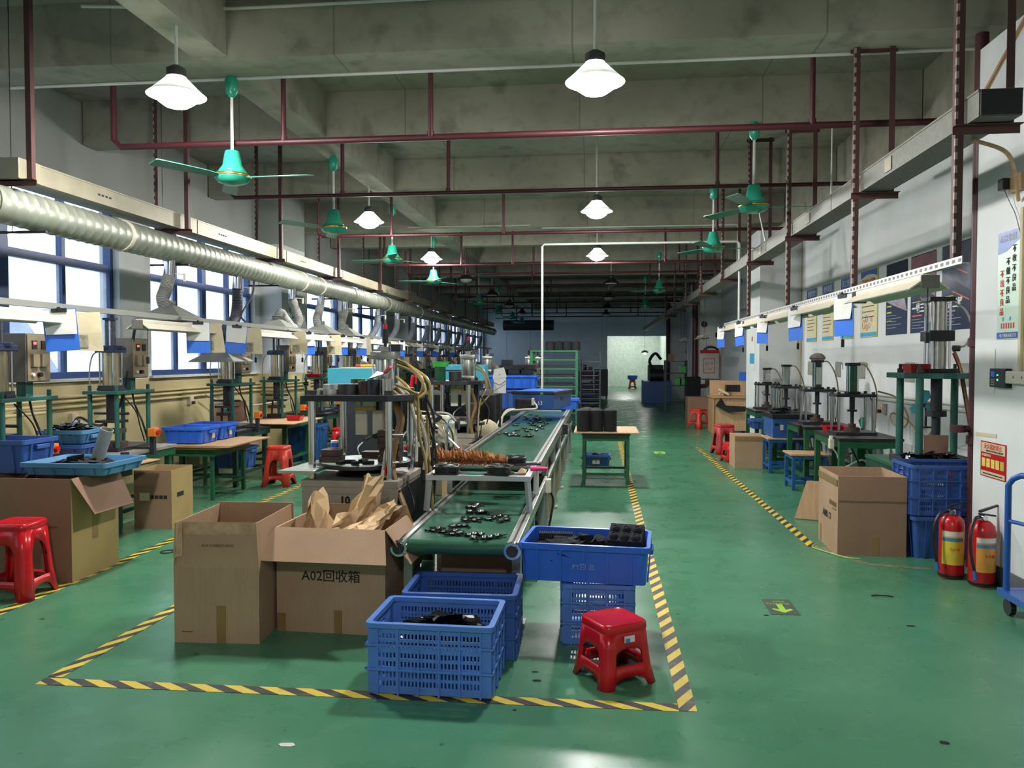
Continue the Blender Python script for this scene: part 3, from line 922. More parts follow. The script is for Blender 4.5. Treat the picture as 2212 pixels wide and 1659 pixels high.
def tote(name, label, cat, L, Wd, H, m, loc, rz=0, nl=4, nw=3, group=None, taper=.02, card=None, handle=True):
    """solid-walled plastic tote, open on top, ribbed sides and a rolled rim; origin at its base centre"""
    t = thing(name, label, cat, loc, rz, group)
    hx, hy = L / 2, Wd / 2
    def body(b):
        def ring(sx, sy, z):
            return [(x, y, z) for x, y in rrect(sx, sy, .025, 3)]
        rings = [ring(hx - taper - .01, hy - taper - .01, 0), ring(hx - .01, hy - .01, H - .03), ring(hx + .006, hy + .006, H - .03), ring(hx + .006, hy + .006, H), ring(hx - .014, hy - .014, H), ring(hx - taper - .016, hy - taper - .016, .012)]
        n = len(rings[0])
        vs = [p for r in rings for p in r]
        fs = [(i * n + k, i * n + (k + 1) % n, (i + 1) * n + (k + 1) % n, (i + 1) * n + k) for i in range(len(rings) - 1) for k in range(n)]
        fs += [tuple(range(n)), tuple(range((len(rings) - 1) * n, len(rings) * n))]
        b.add(vs, fs)
    part('tub', m, t, body)
    def rib(b, x, y, ax, s):
        w = .006
        if 1:
            if ax == 0:
                a0, a1 = s * (hy - taper - .008), s * (hy + .004)
                b.add([(x - w, a0, .004), (x + w, a0, .004), (x + w, a1, H - .03), (x - w, a1, H - .03), (x - w, a0 + s * .01, .004), (x + w, a0 + s * .01, .004), (x + w, a1 + s * .003, H - .03), (x - w, a1 + s * .003, H - .03)],
                      [(0, 1, 2, 3), (4, 5, 6, 7), (0, 1, 5, 4), (1, 2, 6, 5), (3, 0, 4, 7)])
            else:
                a0, a1 = s * (hx - taper - .008), s * (hx + .004)
                b.add([(a0, y - w, .004), (a0, y + w, .004), (a1, y + w, H - .03), (a1, y - w, H - .03), (a0 + s * .01, y - w, .004), (a0 + s * .01, y + w, .004), (a1 + s * .003, y + w, H - .03), (a1 + s * .003, y - w, H - .03)],
                      [(0, 1, 2, 3), (4, 5, 6, 7), (0, 1, 5, 4), (1, 2, 6, 5), (3, 0, 4, 7)])
    for k in range(nl):
        for s in (-1, 1):
            part('rib', m, t, lambda b: rib(b, -hx + .09 + (L - .18) * k / max(1, nl - 1), 0, 0, s))
    for k in range(nw):
        for s in (-1, 1):
            part('rib', m, t, lambda b: rib(b, 0, -hy + .08 + (Wd - .16) * k / max(1, nw - 1), 1, s))
    if handle:
        for s in (-1, 1):
            part('handle', m, t, lambda b: b.cb(s * (hx + .008), 0, H - .055, .022, .13, .03), bevel=.004)
    if card:
        part('card', M_PAPERY, t, lambda b: b.cb(card[0], card[1], H * .45, *card[2:]))
    return t

def pile(name, label, cat, m, cx, cy, z, hx, hy, n, h, seed=1, group=None, kind='stuff', parent=None):
    """heap of crumpled parts, one object"""
    rr = random.Random(seed)
    b = MB()
    for k in range(n):
        x, y = rr.uniform(-hx, hx), rr.uniform(-hy, hy)
        zz = h * (1 - (x / hx) ** 2 * .6) * (1 - (y / hy) ** 2 * .6) * rr.uniform(.3, 1)
        Mx = Matrix.Translation((x, y, zz)) @ Matrix.Rotation(rr.uniform(0, 6.3), 4, 'Z') @ Matrix.Rotation(rr.uniform(-1, 1), 4, 'X')
        s = rr.uniform(.03, .06)
        b.add([(-s, -s * .6, 0), (s, -s * .7, .008), (s * 1.1, s * .6, .0), (-s * .9, s * .7, .012), (0, 0, .02)], [(0, 1, 4), (1, 2, 4), (2, 3, 4), (3, 0, 4), (0, 3, 2, 1)], Mx)
    o = b.build(name, m, parent)
    o.location = (cx, cy, z)
    return tag(o, label, cat, group, kind)

def carton(label, w, d, h, m, loc, rz=0, flaps=(), inner=M_CARDIN, t=.006, name='cardboard_box', closed=False):
    """open carton; origin at base centre; flaps: list of (side, length, angle from vertical, inset)"""
    o = thing(name, label, 'box', loc, rz)
    hw, hd = w / 2, d / 2
    part('front_panel', m, o, lambda b: b.box(-hw, hw, -hd, -hd + t, 0, h))
    part('back_panel', m, o, lambda b: b.box(-hw, hw, hd - t, hd, 0, h))
    for s in (-1, 1):
        part('side_panel', m, o, lambda b: b.box(s * hw - (t if s > 0 else 0), s * hw + (0 if s > 0 else t), -hd + t, hd - t, 0, h))
    part('bottom_panel', inner, o, lambda b: b.box(-hw + t, hw - t, -hd + t, hd - t, .001, t))
    for side, ln, ang, ins in flaps:
        a = math.radians(ang)
        dz, dn = math.cos(a) * ln, math.sin(a) * ln
        if side == 'f':
            P = [(-hw, -hd, h), (hw, -hd, h), (hw - ins, -hd - dn, h + dz), (-hw + ins, -hd - dn, h + dz)]
        elif side == 'b':
            P = [(hw, hd, h), (-hw, hd, h), (-hw + ins, hd + dn, h + dz), (hw - ins, hd + dn, h + dz)]
        elif side == 'r':
            P = [(hw, -hd, h), (hw, hd, h), (hw + dn, hd - ins, h + dz), (hw + dn, -hd + ins, h + dz)]
        else:
            P = [(-hw, hd, h), (-hw, -hd, h), (-hw - dn, -hd + ins, h + dz), (-hw - dn, hd - ins, h + dz)]
        part('flap', m, o, lambda b: b.sheet(P, -.005))
    if closed:
        part('lid', m, o, lambda b: b.box(-hw, hw, -hd, hd, h + .0005, h + t))
    return o

def front_mat(w, d, x, z, side='f', off=.0008):
    """text plane on a carton face: x along the face, z up"""
    if side == 'f':
        return plane_m((x, -d / 2 - off, z), (1, 0, 0), (0, 0, 1))
    if side == 'r':
        return plane_m((w / 2 + off, x, z), (0, 1, 0), (0, 0, 1))
    if side == 'l':
        return plane_m((-w / 2 - off, x, z), (0, -1, 0), (0, 0, 1))

# ------------------------------------------------------------------ plastic stools
def stool(name, label, h, top, bot, m, loc, rz, hole=(.40, .72, .52), notch=(.16, .62), sticker=False, group='plastic stools'):
    """moulded stool: rounded-square shell with arched openings, origin at floor centre"""
    t = thing(name, label, 'stool', loc, rz, group)
    zs = h - .03
    def P(s, v):
        k = math.floor(s)
        u = (s - k) * 2 - 1
        a = bot + (top - bot) * v ** .9
        rr = .32
        e = abs(u)
        if e < 1 - rr:
            x, y = u * a, -a
        else:
            th = (e - (1 - rr)) / rr * (PI / 4)
            x = math.copysign((1 - rr + rr * math.sin(th)) * a, u)
            y = -(1 - rr + rr * math.cos(th)) * a
        fl = 1 + .06 * max(0, (.08 - v) / .08)
        c, sn = math.cos(k * PI / 2), math.sin(k * PI / 2)
        return (fl * (x * c - y * sn), fl * (x * sn + y * c), zs * v)
    hb, ht, hw = hole
    nv, nw = notch
    us = [-1, -.85, -.72, -nw, -hw, -hw * .96, -hw * .85, -hw * .6, -hw * .3, 0]
    us = us + [-q for q in reversed(us[:-1])]
    us = sorted(set(round(q, 4) for q in us))
    def top_arc(u):
        q = min(1, abs(u) / hw)
        return ht - (ht - hb) * .45 * (1 - math.sqrt(max(0, 1 - q ** 3)))
    def not_arc(u):
        q = min(1, abs(u) / nw)
        return nv * math.sqrt(max(0, 1 - q ** 4)) * .999
    def body(b):
        for k in range(4):
            for j in range(len(us) - 1):
                u0, u1 = us[j], us[j + 1]
                um = (u0 + u1) / 2
                s0, s1 = k + (u0 + 1) / 2, k + (u1 + 1) / 2
                if j == len(us) - 2:
                    s1 -= 1e-9
                l0, l1 = (not_arc(u0), not_arc(u1)) if abs(um) < nw else (0, 0)
                bands = [(l0, l1, hb, hb), (top_arc(u0), top_arc(u1), 1, 1)] if abs(um) < hw else [(l0, l1, 1, 1)]
                for a0, a1, b0, b1 in bands:
                    nn = 3 if b0 - a0 > .3 else 1
                    for q in range(nn):
                        f0, f1 = q / nn, (q + 1) / nn
                        b.add([P(s0, a0 + (b0 - a0) * f0), P(s1, a1 + (b1 - a1) * f0), P(s1, a1 + (b1 - a1) * f1), P(s0, a0 + (b0 - a0) * f1)], [(0, 1, 2, 3)])
    o = part('leg_shell', m, t, body)
    bm = bmesh.new()
    bm.from_mesh(o.data)
    bmesh.ops.remove_doubles(bm, verts=bm.verts, dist=.0008)
    bmesh.ops.recalc_face_normals(bm, faces=bm.faces)
    for f in bm.faces:
        f.smooth = True
    bm.to_mesh(o.data)
    bm.free()
    md = o.modifiers.new('thickness', 'SOLIDIFY')
    md.thickness = .012
    md.offset = -1
    def seat(b):
        rs = []
        for sc, z in ((1.0, zs - .012), (1.025, zs - .008), (1.03, zs + .004), (1.02, h - .010), (.97, h - .002), (.92, h), (.88, h - .003), (.1, h - .003)):
            rs.append([(x, y, z) for x, y in rrect(top * sc, top * sc, top * sc * .34, 4)])
        n = len(rs[0])
        b.add([p for r in rs for p in r], [(i * n + k, i * n + (k + 1) % n, (i + 1) * n + (k + 1) % n, (i + 1) * n + k) for i in range(len(rs) - 1) for k in range(n)] + [tuple(range(n)), tuple(range((len(rs) - 1) * n, len(rs) * n))])
    part('seat', m, t, seat, True)
    part('centre_hole', M_BLACK, t, lambda b: b.cyl((0, 0, h - .0042), (0, 0, h - .0036), .012, n=10))
    if sticker:
        a = bot + (top - bot) * .84 ** .9
        st = part('sticker', M_PAPER, t, lambda b: b.cb(.0, -a - .014, zs * .84, .056, .004, .03, Matrix.Rotation(-.03, 4, 'X')))
        part('print', mat('sticker_blue', '#3c79b8', .5), st, lambda b: b.cb(-.014, -a - .0165, zs * .843, .022, .002, .018))
    return t

# ------------------------------------------------------------------ left wall services
def wall_pipe(label, z, m=M_CREAM):
    tag(MB().tube([(XL + .035, YF + .5, z), (XL + .035, 5.8, z), (XL + .42, 5.82, z), (XL + .42, 7.02, z), (XL + .035, 7.05, z), (XL + .035, 12.62, z), (XL + .42, 12.64, z), (XL + .42, 13.85, z), (XL + .035, 13.88, z), (XL + .035, 21.4, z)], .016, 8).build('wall_conduit', m, None, True), label, 'conduit', 'conduits under the left windows')
for z, q in ((1.10, 'upper'), (1.05, 'middle'), (.99, 'lower')):
    wall_pipe(q + ' cream conduit running under the left windows', z)
def socket(label, x, y, z, face, m=M_IVORY):
    t = thing('wall_socket', label, 'socket', (x, y, z), face)
    part('box', m, t, lambda b: b.box(-.05, .05, -.05, -.001, -.06, .06), bevel=.006)
    part('plug', M_BROWN, t, lambda b: b.box(-.02, .02, -.09, -.0505, -.05, -.01), bevel=.005)
    part('indicator', M_LED, t, lambda b: b.cyl((.02, -.0505, .03), (.02, -.053, .03), .004, n=8))
socket('cream socket box with a red indicator on the wall behind the nearest left presses', XL + .002, 7.9, .86, 90)
socket('cream socket box on the left wall beside the blue totes', XL + .002, 10.35, .93, 90)
tag(MB().tube(spline([(XL + .12, 10.6, 1.0), (XL + .16, 10.9, .9), (XL + .3, 11.2, .8), (-5.0, 11.5, .83), (-4.75, 11.7, .9)]), .012, 7).build('air_hose', M_OFFW, None, True), 'pale air hose drooping from the left wall to a press', 'hose')
tag(MB().tube(spline([(-4.35, 7.0, 1.78), (-4.4, 7.0, 1.5), (-4.45, 6.98, 1.2), (-4.55, 7.0, 1.0), (-4.85, 7.2, .85), (-5.3, 7.55, .9), (XL + .06, 7.85, .82)]), .014, 7).build('power_cable', M_BLACK, None, True), 'thick black cable hanging between the two nearest left presses', 'cable')
tag(MB().tube(spline([(-4.3, 9.5, 2.5), (-4.33, 9.5, 2.3), (-4.4, 9.35, 2.05), (-4.3, 9.3, 1.93)]), .012, 7).build('power_cable', M_HOSED, None, True), 'dark cable curling down from the duct to the left rail', 'cable')

# ------------------------------------------------------------------ left work tables
def table(label, x0, x1, y0, y1, z, mtop, mleg, group=None, inset=.06, th=.03, name='work_table', rails=True, leg=.05, low=.14, edge=None):
    t = thing(name, label, 'table', ((x0 + x1) / 2, (y0 + y1) / 2, 0), 0, group)
    hx, hy = (x1 - x0) / 2, (y1 - y0) / 2
    part('table_top', mtop, t, lambda b: b.box(-hx, hx, -hy, hy, z - th, z), bevel=.003)
    part('apron', edge or mleg, t, lambda b: (b.box(-hx + .01, hx - .01, -hy + .01, -hy + .04, z - th - .07, z - th - .0005), b.box(-hx + .01, hx - .01, hy - .04, hy - .01, z - th - .07, z - th - .0005),
                                    b.box(-hx + .01, -hx + .04, -hy + .041, hy - .041, z - th - .07, z - th - .0005), b.box(hx - .04, hx - .01, -hy + .041, hy - .041, z - th - .07, z - th - .0005)))
    for sx in (-1, 1):
        for sy in (-1, 1):
            part('leg', mleg, t, lambda b: b.cb(sx * (hx - inset), sy * (hy - inset), (z - th - .0705) / 2, leg, leg, z - th - .0705))
    if rails:
        for s in (-1, 1):
            part('foot_rail', mleg, t, lambda b: b.cb(s * (hx - inset), 0, low, leg * .7, 2 * (hy - inset) - leg - .002, leg * .7))
            part('foot_rail', mleg, t, lambda b: b.cb(0, s * (hy - inset), low, 2 * (hx - inset) - leg - .002, leg * .7, leg * .7))
    return t

def press(name='cylinder_press'):
    """four-post pneumatic press with control box; origin on the table, at the centre of its posts; long side along y"""
    t = thing(name, 'x', 'press')
    part('bed_plate', M_DKSTEEL, t, lambda b: b.box(-.16, .16, -.28, .3, .0, .035), bevel=.003)
    for sx in (-.13, .13):
        for sy in (-.24, .26):
            part('post', M_GREENM, t, lambda b: (b.cyl((sx, sy, .036), (sx, sy, .52), .02, n=12), b.cyl((sx, sy, .5515), (sx, sy, .6), .016, n=8)), True)
    part('top_plate', M_GREENM, t, lambda b: b.box(-.17, .17, -.29, .31, .521, .551), bevel=.003)
    part('cylinder_base', M_DARK, t, lambda b: (b.box(-.08, .08, -.2, -.04, .552, .6), b.box(-.11, .11, -.17, -.07, .552, .575)), bevel=.004)
    part('cylinder', mat('cream_reflecting_steel', '#b7a888', .25, .8, var=.1), t, lambda b: b.cyl((0, -.12, .6005), (0, -.12, .9), .072, n=20), True)  # plain steel, the cream reflection is put into its tan colour
    for sx in (-.066, .066):
        for sy in (-.186, -.054):
            part('tie_rod', M_CHROME, t, lambda b: b.cyl((sx, sy, .6005), (sx, sy, .9), .008, n=8), True)
    part('cylinder_cap', mat('navy_cap', '#1b2746', .4), t, lambda b: (b.box(-.095, .095, -.215, -.025, .901, .95), b.cyl((0, -.12, .93), (0, -.12, .965), .115, n=8)), bevel=.006)
    for sx in (-.035, .035):
        part('guide_rod', M_HOSED, t, lambda b: b.cyl((sx, -.12, .966), (sx, -.12, 1.2), .014, n=10), True)
    part('stroke_rod', M_CHROME, t, lambda b: b.cyl((0, -.12, .966), (0, -.12, 1.19), .012, n=10), True)
    part('rod_head', M_DARK, t, lambda b: b.cb(0, -.12, 1.21, .12, .05, .02))
    part('ram', M_DARK, t, lambda b: b.cyl((0, -.12, .28), (0, -.12, .52), .045, n=14), True)
    part('crosshead', M_DKSTEEL, t, lambda b: (b.box(-.12, .12, -.19, -.05, .255, .28), b.cyl((-.17, -.12, .34), (.17, -.12, .34), .012, n=8)))
    part('die_block', M_IRON, t, lambda b: (b.box(-.11, .11, -.2, -.04, .036, .08), b.box(-.1, .1, -.19, -.05, .16, .2), b.cyl((-.07, -.12, .08), (-.07, -.12, .16), .014, n=8), b.cyl((.07, -.12, .08), (.07, -.12, .16), .014, n=8), b.cyl((-.06, -.12, .2), (-.06, -.12, .2545), .014, n=8), b.cyl((.06, -.12, .2), (.06, -.12, .2545), .014, n=8)))
    part('box_bracket', M_GREENM, t, lambda b: b.box(-.04, .04, .12, .2, .552, .66))
    cb = part('control_box', M_TANS, t, lambda b: b.box(-.09, .1, .05, .31, .661, 1.04), bevel=.004)
    part('box_door', M_TAN, cb, lambda b: b.box(.101, .112, .055, .305, .67, 1.03), bevel=.003)
    part('display', M_BLACK, cb, lambda b: b.box(.1125, .118, .10, .155, .92, .985))
    part('digit_window', M_LED, cb, lambda b: b.box(.1182, .1195, .112, .145, .955, .975))
    part('timer', M_BLACK, cb, lambda b: b.box(.1125, .122, .2, .25, .92, .985))
    for k in range(2):
        part('timer_module', M_TAN, cb, lambda b: b.box(.1125, .14, .085 + .095 * k, .155 + .095 * k, .78, .88), bevel=.003)
    part('knob', M_INKW, cb, lambda b: b.cyl((.1125, .1, .72), (.13, .1, .72), .014, n=10), True)
    part('rotary_switch', M_BLACK, cb, lambda b: b.cyl((.1125, .17, .72), (.14, .17, .72), .018, n=10), True)
    part('hose', M_HOSEG, t, lambda b: b.tube(spline([(-.09, -.12, .92), (-.16, -.14, .88), (-.19, -.15, .75), (-.19, -.15, .6), (-.18, -.15, .552)]), .006, 6), True)
    part('wiring', M_BLACK, t, lambda b: (b.tube(spline([(0, .2, .55), (.02, .22, .4), (.1, .2, .25), (.12, .27, .05)]), .009, 6), b.tube(spline([(.05, -.02, .5), (.1, .1, .35), (.08, .2, .2), (.1, .24, .05)]), .006, 6)), True)
    es = part('switch_post', M_DARK, t, lambda b: (b.box(.31, .35, -.02, .02, -.05, .12), b.box(.161, .3095, -.02, .02, .0, .02)))
    eb = part('emergency_switch', M_ORANGE, t, lambda b: b.box(.31, .38, -.055, .025, .121, .2), bevel=.005)
    part('push_button', M_BTN, eb, lambda b: b.cyl((.3805, -.015, .16), (.405, -.015, .16), .022, n=12), True)
    return t
pr0 = press()
PY = [5.55, 6.93, 9.2, 10.68, 12.25] + [13.8 + 1.5 * k for k in range(10)]
XPs = -4.47
for i, y in enumerate(PY):
    o = pr0 if i == 0 else copy_tree(pr0)
    o.location = (XPs, y, .66)
    tag(o, ORD[i] + ' green cylinder press of the left row along the windows', 'press', 'left row of cylinder presses')
    mt = M_RUST if i in (1, 3) else M_DKSTEEL if i else M_WOOD
    table(ORD[i] + ' green steel bench under the left row of presses', -4.95, -4.17, y - .47, y + .47, .66, mt, M_GREENT if i % 2 else M_GREEND, 'left press benches')

# ------------------------------------------------------------------ left foreground
bx = carton('tall brown cardboard box carrying the pale blue tray', .64, .52, .70, M_CARD2, (-3.82, 5.135, 0), flaps=[('r', .28, 150, .04)])
part('tape', M_PTAPE, bx, lambda b: b.box(.3202, .3215, -.04, .02, .25, .45))
part('lit_side_skin', M_CARD3, bx, lambda b: b.box(.3201, .3203, -.259, .259, 0, .7))  # light falling on the right side, put into a lighter skin
part('print_mark', M_INKB, bx, lambda b: [b.box(.02 + .07 * k, .08 + .07 * k, -.2612, -.2603, .37, .40 - .01 * k) for k in range(3)])
tote('tray', 'shallow pale blue tray on the tall cardboard box', 'tray', .62, .5, .085, M_BLUE4, (-3.63, 5.22, .706), 0, 4, 3, handle=False)
pile('foam_offcuts', 'black cut parts lying in the pale blue tray', 'parts', M_BLACKM, -3.66, 5.22, .722, .2, .15, 60, .07, 3)
t = tag(part('cardboard_tube', mat('grey_tube', '#9c9c98', .6), None, lambda b: b.lathe([(.045, 0), (.045, .26), (.04, .26), (.04, .003)], 18, cap=False), True), 'short grey cardboard tube standing in the pale blue tray', 'tube')
t.location = (-3.62, 5.33, .755)
t.rotation_euler = (math.radians(4), math.radians(22), 0)
tote('tote', 'dark blue tote at the left edge beside the pale blue tray', 'tote', .5, .36, .23, M_BLUE3, (-4.2, 5.2, .706), 0, 3, 2, handle=True)
stool('plastic_stool', 'dark red stool at the left edge in front of the tall box', .475, .125, .165, M_RED, (-3.665, 4.6, 0), 3, hole=(.28, .78, .5), notch=(.17, .6))
b3 = carton('open cardboard box with handling icons under the second left press', .345, .39, .52, M_CARD3, (-3.915, 6.72, 0), 2)
part('front_face', M_CARD2, b3, lambda b: b.box(-.172, .172, -.1957, -.1952, 0, .52))
part('label_sheet', M_PAPERY, b3, lambda b: b.box(-.12, -.03, -.1972, -.196, .25, .32))
for k in range(4):
    part('icon', M_INK, b3, lambda b: (b.box(-.02 + k * .04, .012 + k * .04, -.1968, -.196, .268, .30)))
part('icon', M_INK, b3, lambda b: b.box(.1728, .1738, -.1, .02, .27, .31))
table('low bench with brown boards in front of the second left press', -4.6, -4.0, 5.99, 6.40, .60, M_WOODB, M_GREEND, inset=.1)
for k in range(3):
    tag(part('board', M_WOODB if k < 2 else M_WOODP, None, lambda b: b.box(-.3 + .03 * k, .3 + .02 * k, -.23, .26, 0, .009)), ['lowest', 'middle', 'top'][k] + ' brown board of the small stack beside the tall box', 'board', 'stack of boards').location = (-4.14, 6.21, .602 + .0105 * k)
tag(part('foam_block', M_FOAM, None, lambda b: b.cyl((0, 0, 0), (0, 0, .07), .035, n=14)), 'small black cylinder on the stacked brown boards', 'block').location = (-4.02, 6.3, .635)
tote('tote', 'blue tote on the bench between the two nearest left presses', 'tote', .42, .36, .15, M_BLUE3, (-4.42, 6.2, .645), 0, 3, 2)
tote('tote', 'faded blue tote stacked on another behind the orange switch', 'tote', .40, .34, .11, M_BLUE4, (-4.43, 6.2, .80), 4, 3, 2)
pile('rubber_parts', 'black glossy parts heaped in the faded blue tote', 'parts', M_BLACKG, -4.43, 6.2, .86, .16, .13, 70, .1, 5)
t = table('small green side table with plywood boards beside the red stool', -4.6, -4.0, 7.85, 8.72, .575, M_WOOD, M_GREENT, inset=.07, leg=.035)
for k in range(2):
    tag(part('board', M_WOODP, None, lambda b: b.box(-.42, .44, -.5, .5, 0, .008), label=None), ['lower', 'upper'][k] + ' plywood board overhanging the small green side table', 'board', 'plywood boards').location = (-4.26 + .01 * k, 8.29 + .02 * k, .577 + .011 * k)
tote('tote', 'nearer bright blue tote on the plywood side table', 'tote', .46, .42, .17, M_BLUE, (-4.39, 8.10, .605), 0, 4, 3, card=(.236, .02, .004, .05, .07))
tote('tote', 'farther bright blue tote on the plywood side table', 'tote', .46, .40, .17, M_BLUE, (-4.39, 8.54, .605), 0, 4, 3, card=(.236, -.02, .004, .05, .07))
stool('plastic_stool', 'orange-red tall stool beside the left hazard tape', .47, .12, .165, M_REDO, (-3.78, 8.98, 0), 4, hole=(.30, .72, .5), notch=(.2, .6))
tag(part('cardboard_sheet', M_CARD2, None, lambda b: b.box(-.01, .01, -.5, .5, 0, .27), bevel=.003), 'brown cardboard panel standing behind the third left press', 'cardboard').location = (-4.9, 10.0, .66)
bd = part('board', M_WOODP, None, lambda b: (b.box(-.4, .42, -.55, .55, 0, .008), b.box(-.38, .4, -.5, .5, -.012, -.004)))
tag(bd, 'pale board overhanging the fourth left bench', 'board').location = (-4.25, 10.1, .675)
def basket(label, m, loc, w=.2, d=.14, h=.06, name='basket'):
    t = thing(name, label, 'basket', loc)
    part('tub', m, t, lambda b: b.add([(sx * w / 2 * q, sy * d / 2 * q, z) for q, z in ((.82, 0), (1, h), (.96, h), (.79, .004)) for sx, sy in ((-1, -1), (1, -1), (1, 1), (-1, 1))],
        [(i * 4 + k, i * 4 + (k + 1) % 4, (i + 1) * 4 + (k + 1) % 4, (i + 1) * 4 + k) for i in range(3) for k in range(4)] + [(0, 1, 2, 3), (12, 13, 14, 15)]))
    part('rim', m, t, lambda b: b.tube([(sx * w / 2, sy * d / 2, h) for sx, sy in ((-1, -1), (1, -1), (1, 1), (-1, 1))], .006, 6, close=True))
    return t
basket('small red basket on the pale board of the fourth left bench', M_RED, (-4.02, 10.1, .684))
basket('red tray on top of the fifth left press', M_RED, (-4.5, 12.15, 1.213), .2, .3, .05)
tag(part('black_lump', M_BLACKM, None, lambda b: b.lathe([(.05, 0), (.09, .03), (.07, .07), (.02, .1)], 9)), 'black part sitting in the red tray of the fifth left press', 'part').location = (-4.5, 12.15, 1.22)

# small desk fans on the left benches
def desk_fan(label, loc, rz, m, r=.09, group='small desk fans', n=3):
    t = thing('desk_fan', label, 'fan', loc, rz, group)
    part('stand', M_BLACK, t, lambda b: (b.cyl((0, 0, 0), (0, 0, .012), .06, n=14), b.cyl((0, .02, .012), (0, .02, .19), .01, n=8)))
    part('motor', M_BLACK, t, lambda b: b.cyl((0, .06, .2), (0, -.02, .2), .03, .022, n=12), True)
    for k in range(n):
        Mx = Matrix.Translation((0, -.025, .2)) @ Matrix.Rotation(2 * PI * k / n + .4, 4, 'Y')
        part('blade', m, t, lambda b: b.add([(.012, 0, -.01), (r * .5, .012, -.055), (r, .018, -.05), (r * 1.1, .012, .0), (r * .8, 0, .03), (.012, -.004, .012)] + [(.012, .003, -.01), (r * .5, .015, -.055), (r, .021, -.05), (r * 1.1, .015, .0), (r * .8, .003, .03), (.012, -.001, .012)],
            [(0, 1, 2, 3, 4, 5), (11, 10, 9, 8, 7, 6)] + [(q, (q + 1) % 6, 6 + (q + 1) % 6, 6 + q) for q in range(6)], Mx))
    return t
desk_fan('small teal desk fan behind the third left press', (-4.68, 9.55, .66), 20, mat('teal_blade', '#2f9aa6', .35))
desk_fan('small pale green desk fan between the fourth and fifth left presses', (-4.45, 11.55, .93), -60, M_LGREEN, .14)
tag(part('pedestal', M_GREEND, None, lambda b: b.box(-.05, .05, -.05, .05, 0, .93), bevel=.003), 'dark post carrying the pale green desk fan', 'post').location = (-4.45, 11.55, 0)
tote('tote', 'dark blue tote under the third left bench', 'tote', .5, .36, .26, M_BLUE3, (-4.5, 9.3, .165), 0, 3, 2)
tote('tote', 'slate blue tote with a green card under the fourth left bench', 'tote', .5, .46, .52, M_BLUE5, (-4.35, 11.42, 0), 0, 3, 2)
# ------------------------------------------------------------------ floor tape
def tape(label, x0, y0, x1, y1, w=.075):
    L = math.hypot(x1 - x0, y1 - y0)
    o = part('floor_tape', M_TAPE, None, lambda b: b.box(0, L, -w / 2, w / 2, 0, .0015))
    o.location = (x0, y0, .0005)
    o.rotation_euler = (0, 0, math.atan2(y1 - y0, x1 - x0))
    tag(o, label, 'floor tape', 'hazard tape lines')
tape('yellow and black tape line across the foreground floor', -2.58, 3.36, .345, 3.40)
tape('yellow and black tape line along the right side of the conveyor', .385, 3.37, .385, 15.2)
tape('yellow and black tape line slanting beside the tall cartons on the left', -2.545, 3.41, -2.52, 6.3)
tape('yellow and black tape line along the left row of benches', -3.52, 3.7, -3.50, 13.0)
tape('yellow and black tape line along the right aisle edge', 1.71, 6.48, 1.67, 13.6)

# ------------------------------------------------------------------ big cartons in front
bA = carton('tall weathered cardboard box with taped upright flaps', .46, .56, .40, M_CARD, (-2.015, 4.2, 0), 3,
            flaps=[('f', .17, -14, .03), ('b', .25, -2, 0), ('l', .24, -3, .0), ('r', .24, -3, .0)])
part('inner_flap', M_CLEAR, bA, lambda b: b.sheet([(-.20, -.235, .50), (.19, -.235, .50), (.2, -.215, .63), (-.21, -.215, .63)], .004), label='flap wrapped in shiny clear tape')
part('tape', M_PTAPE, bA, lambda b: b.box(.0, .05, -.2815, -.2802, 0, .2))
part('tape', M_CLEAR, bA, lambda b: b.sheet([(-.231, -.283, .45), (-.19, -.26, .46), (-.2, -.24, .63), (-.236, -.25, .63)], .003))
text('R14-V100047-0030', .022, M_INKB, bA, plane_m((-.09, -.2555, .505), (1, 0, 0), (0, .24, .97)))
part('print_mark', M_INKB, bA, lambda b: b.box(-.19, -.13, -.2812, -.2804, .056, .062))
bB = carton('open cardboard box with Chinese lettering, stuffed with brown paper', .62, .42, .575, M_CARD, (-1.445, 4.34, 0), -2,
            flaps=[('f', .225, 130, -.06), ('r', .23, 145, .03), ('b', .06, 4, 0), ('l', .2, 172, .03)])
text('A02回收箱', .072, M_INK, bB, front_mat(.62, .42, -.165, .29), bold=.0006)
part('tape', M_PTAPE, bB, lambda b: b.box(.02, .065, -.2115, -.2102, 0, .13))
part('tape', M_PTAPE, bB, lambda b: b.box(-.309, -.26, -.2115, -.2102, 0, .1))
def crumple(label, loc, pts, seed):
    rr = random.Random(seed)
    b = MB()
    nu, nv = 9, 8
    vs = []
    for i in range(nu):
        u = i / (nu - 1)
        for j in range(nv):
            v = j / (nv - 1)
            p = (Vector(pts[0]) * (1 - u) + Vector(pts[1]) * u) * (1 - v) + (Vector(pts[3]) * (1 - u) + Vector(pts[2]) * u) * v
            vs.append(p + Vector((rr.uniform(-.018, .018), rr.uniform(-.03, .03) + .05 * math.sin(u * 6 + seed), rr.uniform(-.015, .015))))
    fs = [(i * nv + j, (i + 1) * nv + j, (i + 1) * nv + j + 1, i * nv + j + 1) for i in range(nu - 1) for j in range(nv - 1)]
    b.add(vs, fs)
    o = b.build('kraft_paper', M_KRAFT, None)
    md = o.modifiers.new('thickness', 'SOLIDIFY')
    md.thickness = .0015
    o.location = loc
    return tag(o, label, 'paper', 'brown packing paper')
crumple('crumpled brown paper sticking up at the left of the lettered box', (-1.445, 4.33, .48), [(-.27, 0, -.1), (-.02, .02, -.1), (-.15, .05, .27), (-.22, .03, .24)], 1)
crumple('tall brown paper spout leaning right out of the lettered box', (-1.445, 4.36, .5), [(-.10, 0, -.05), (.14, .04, -.1), (.2, .08, .33), (.11, .06, .33)], 2)
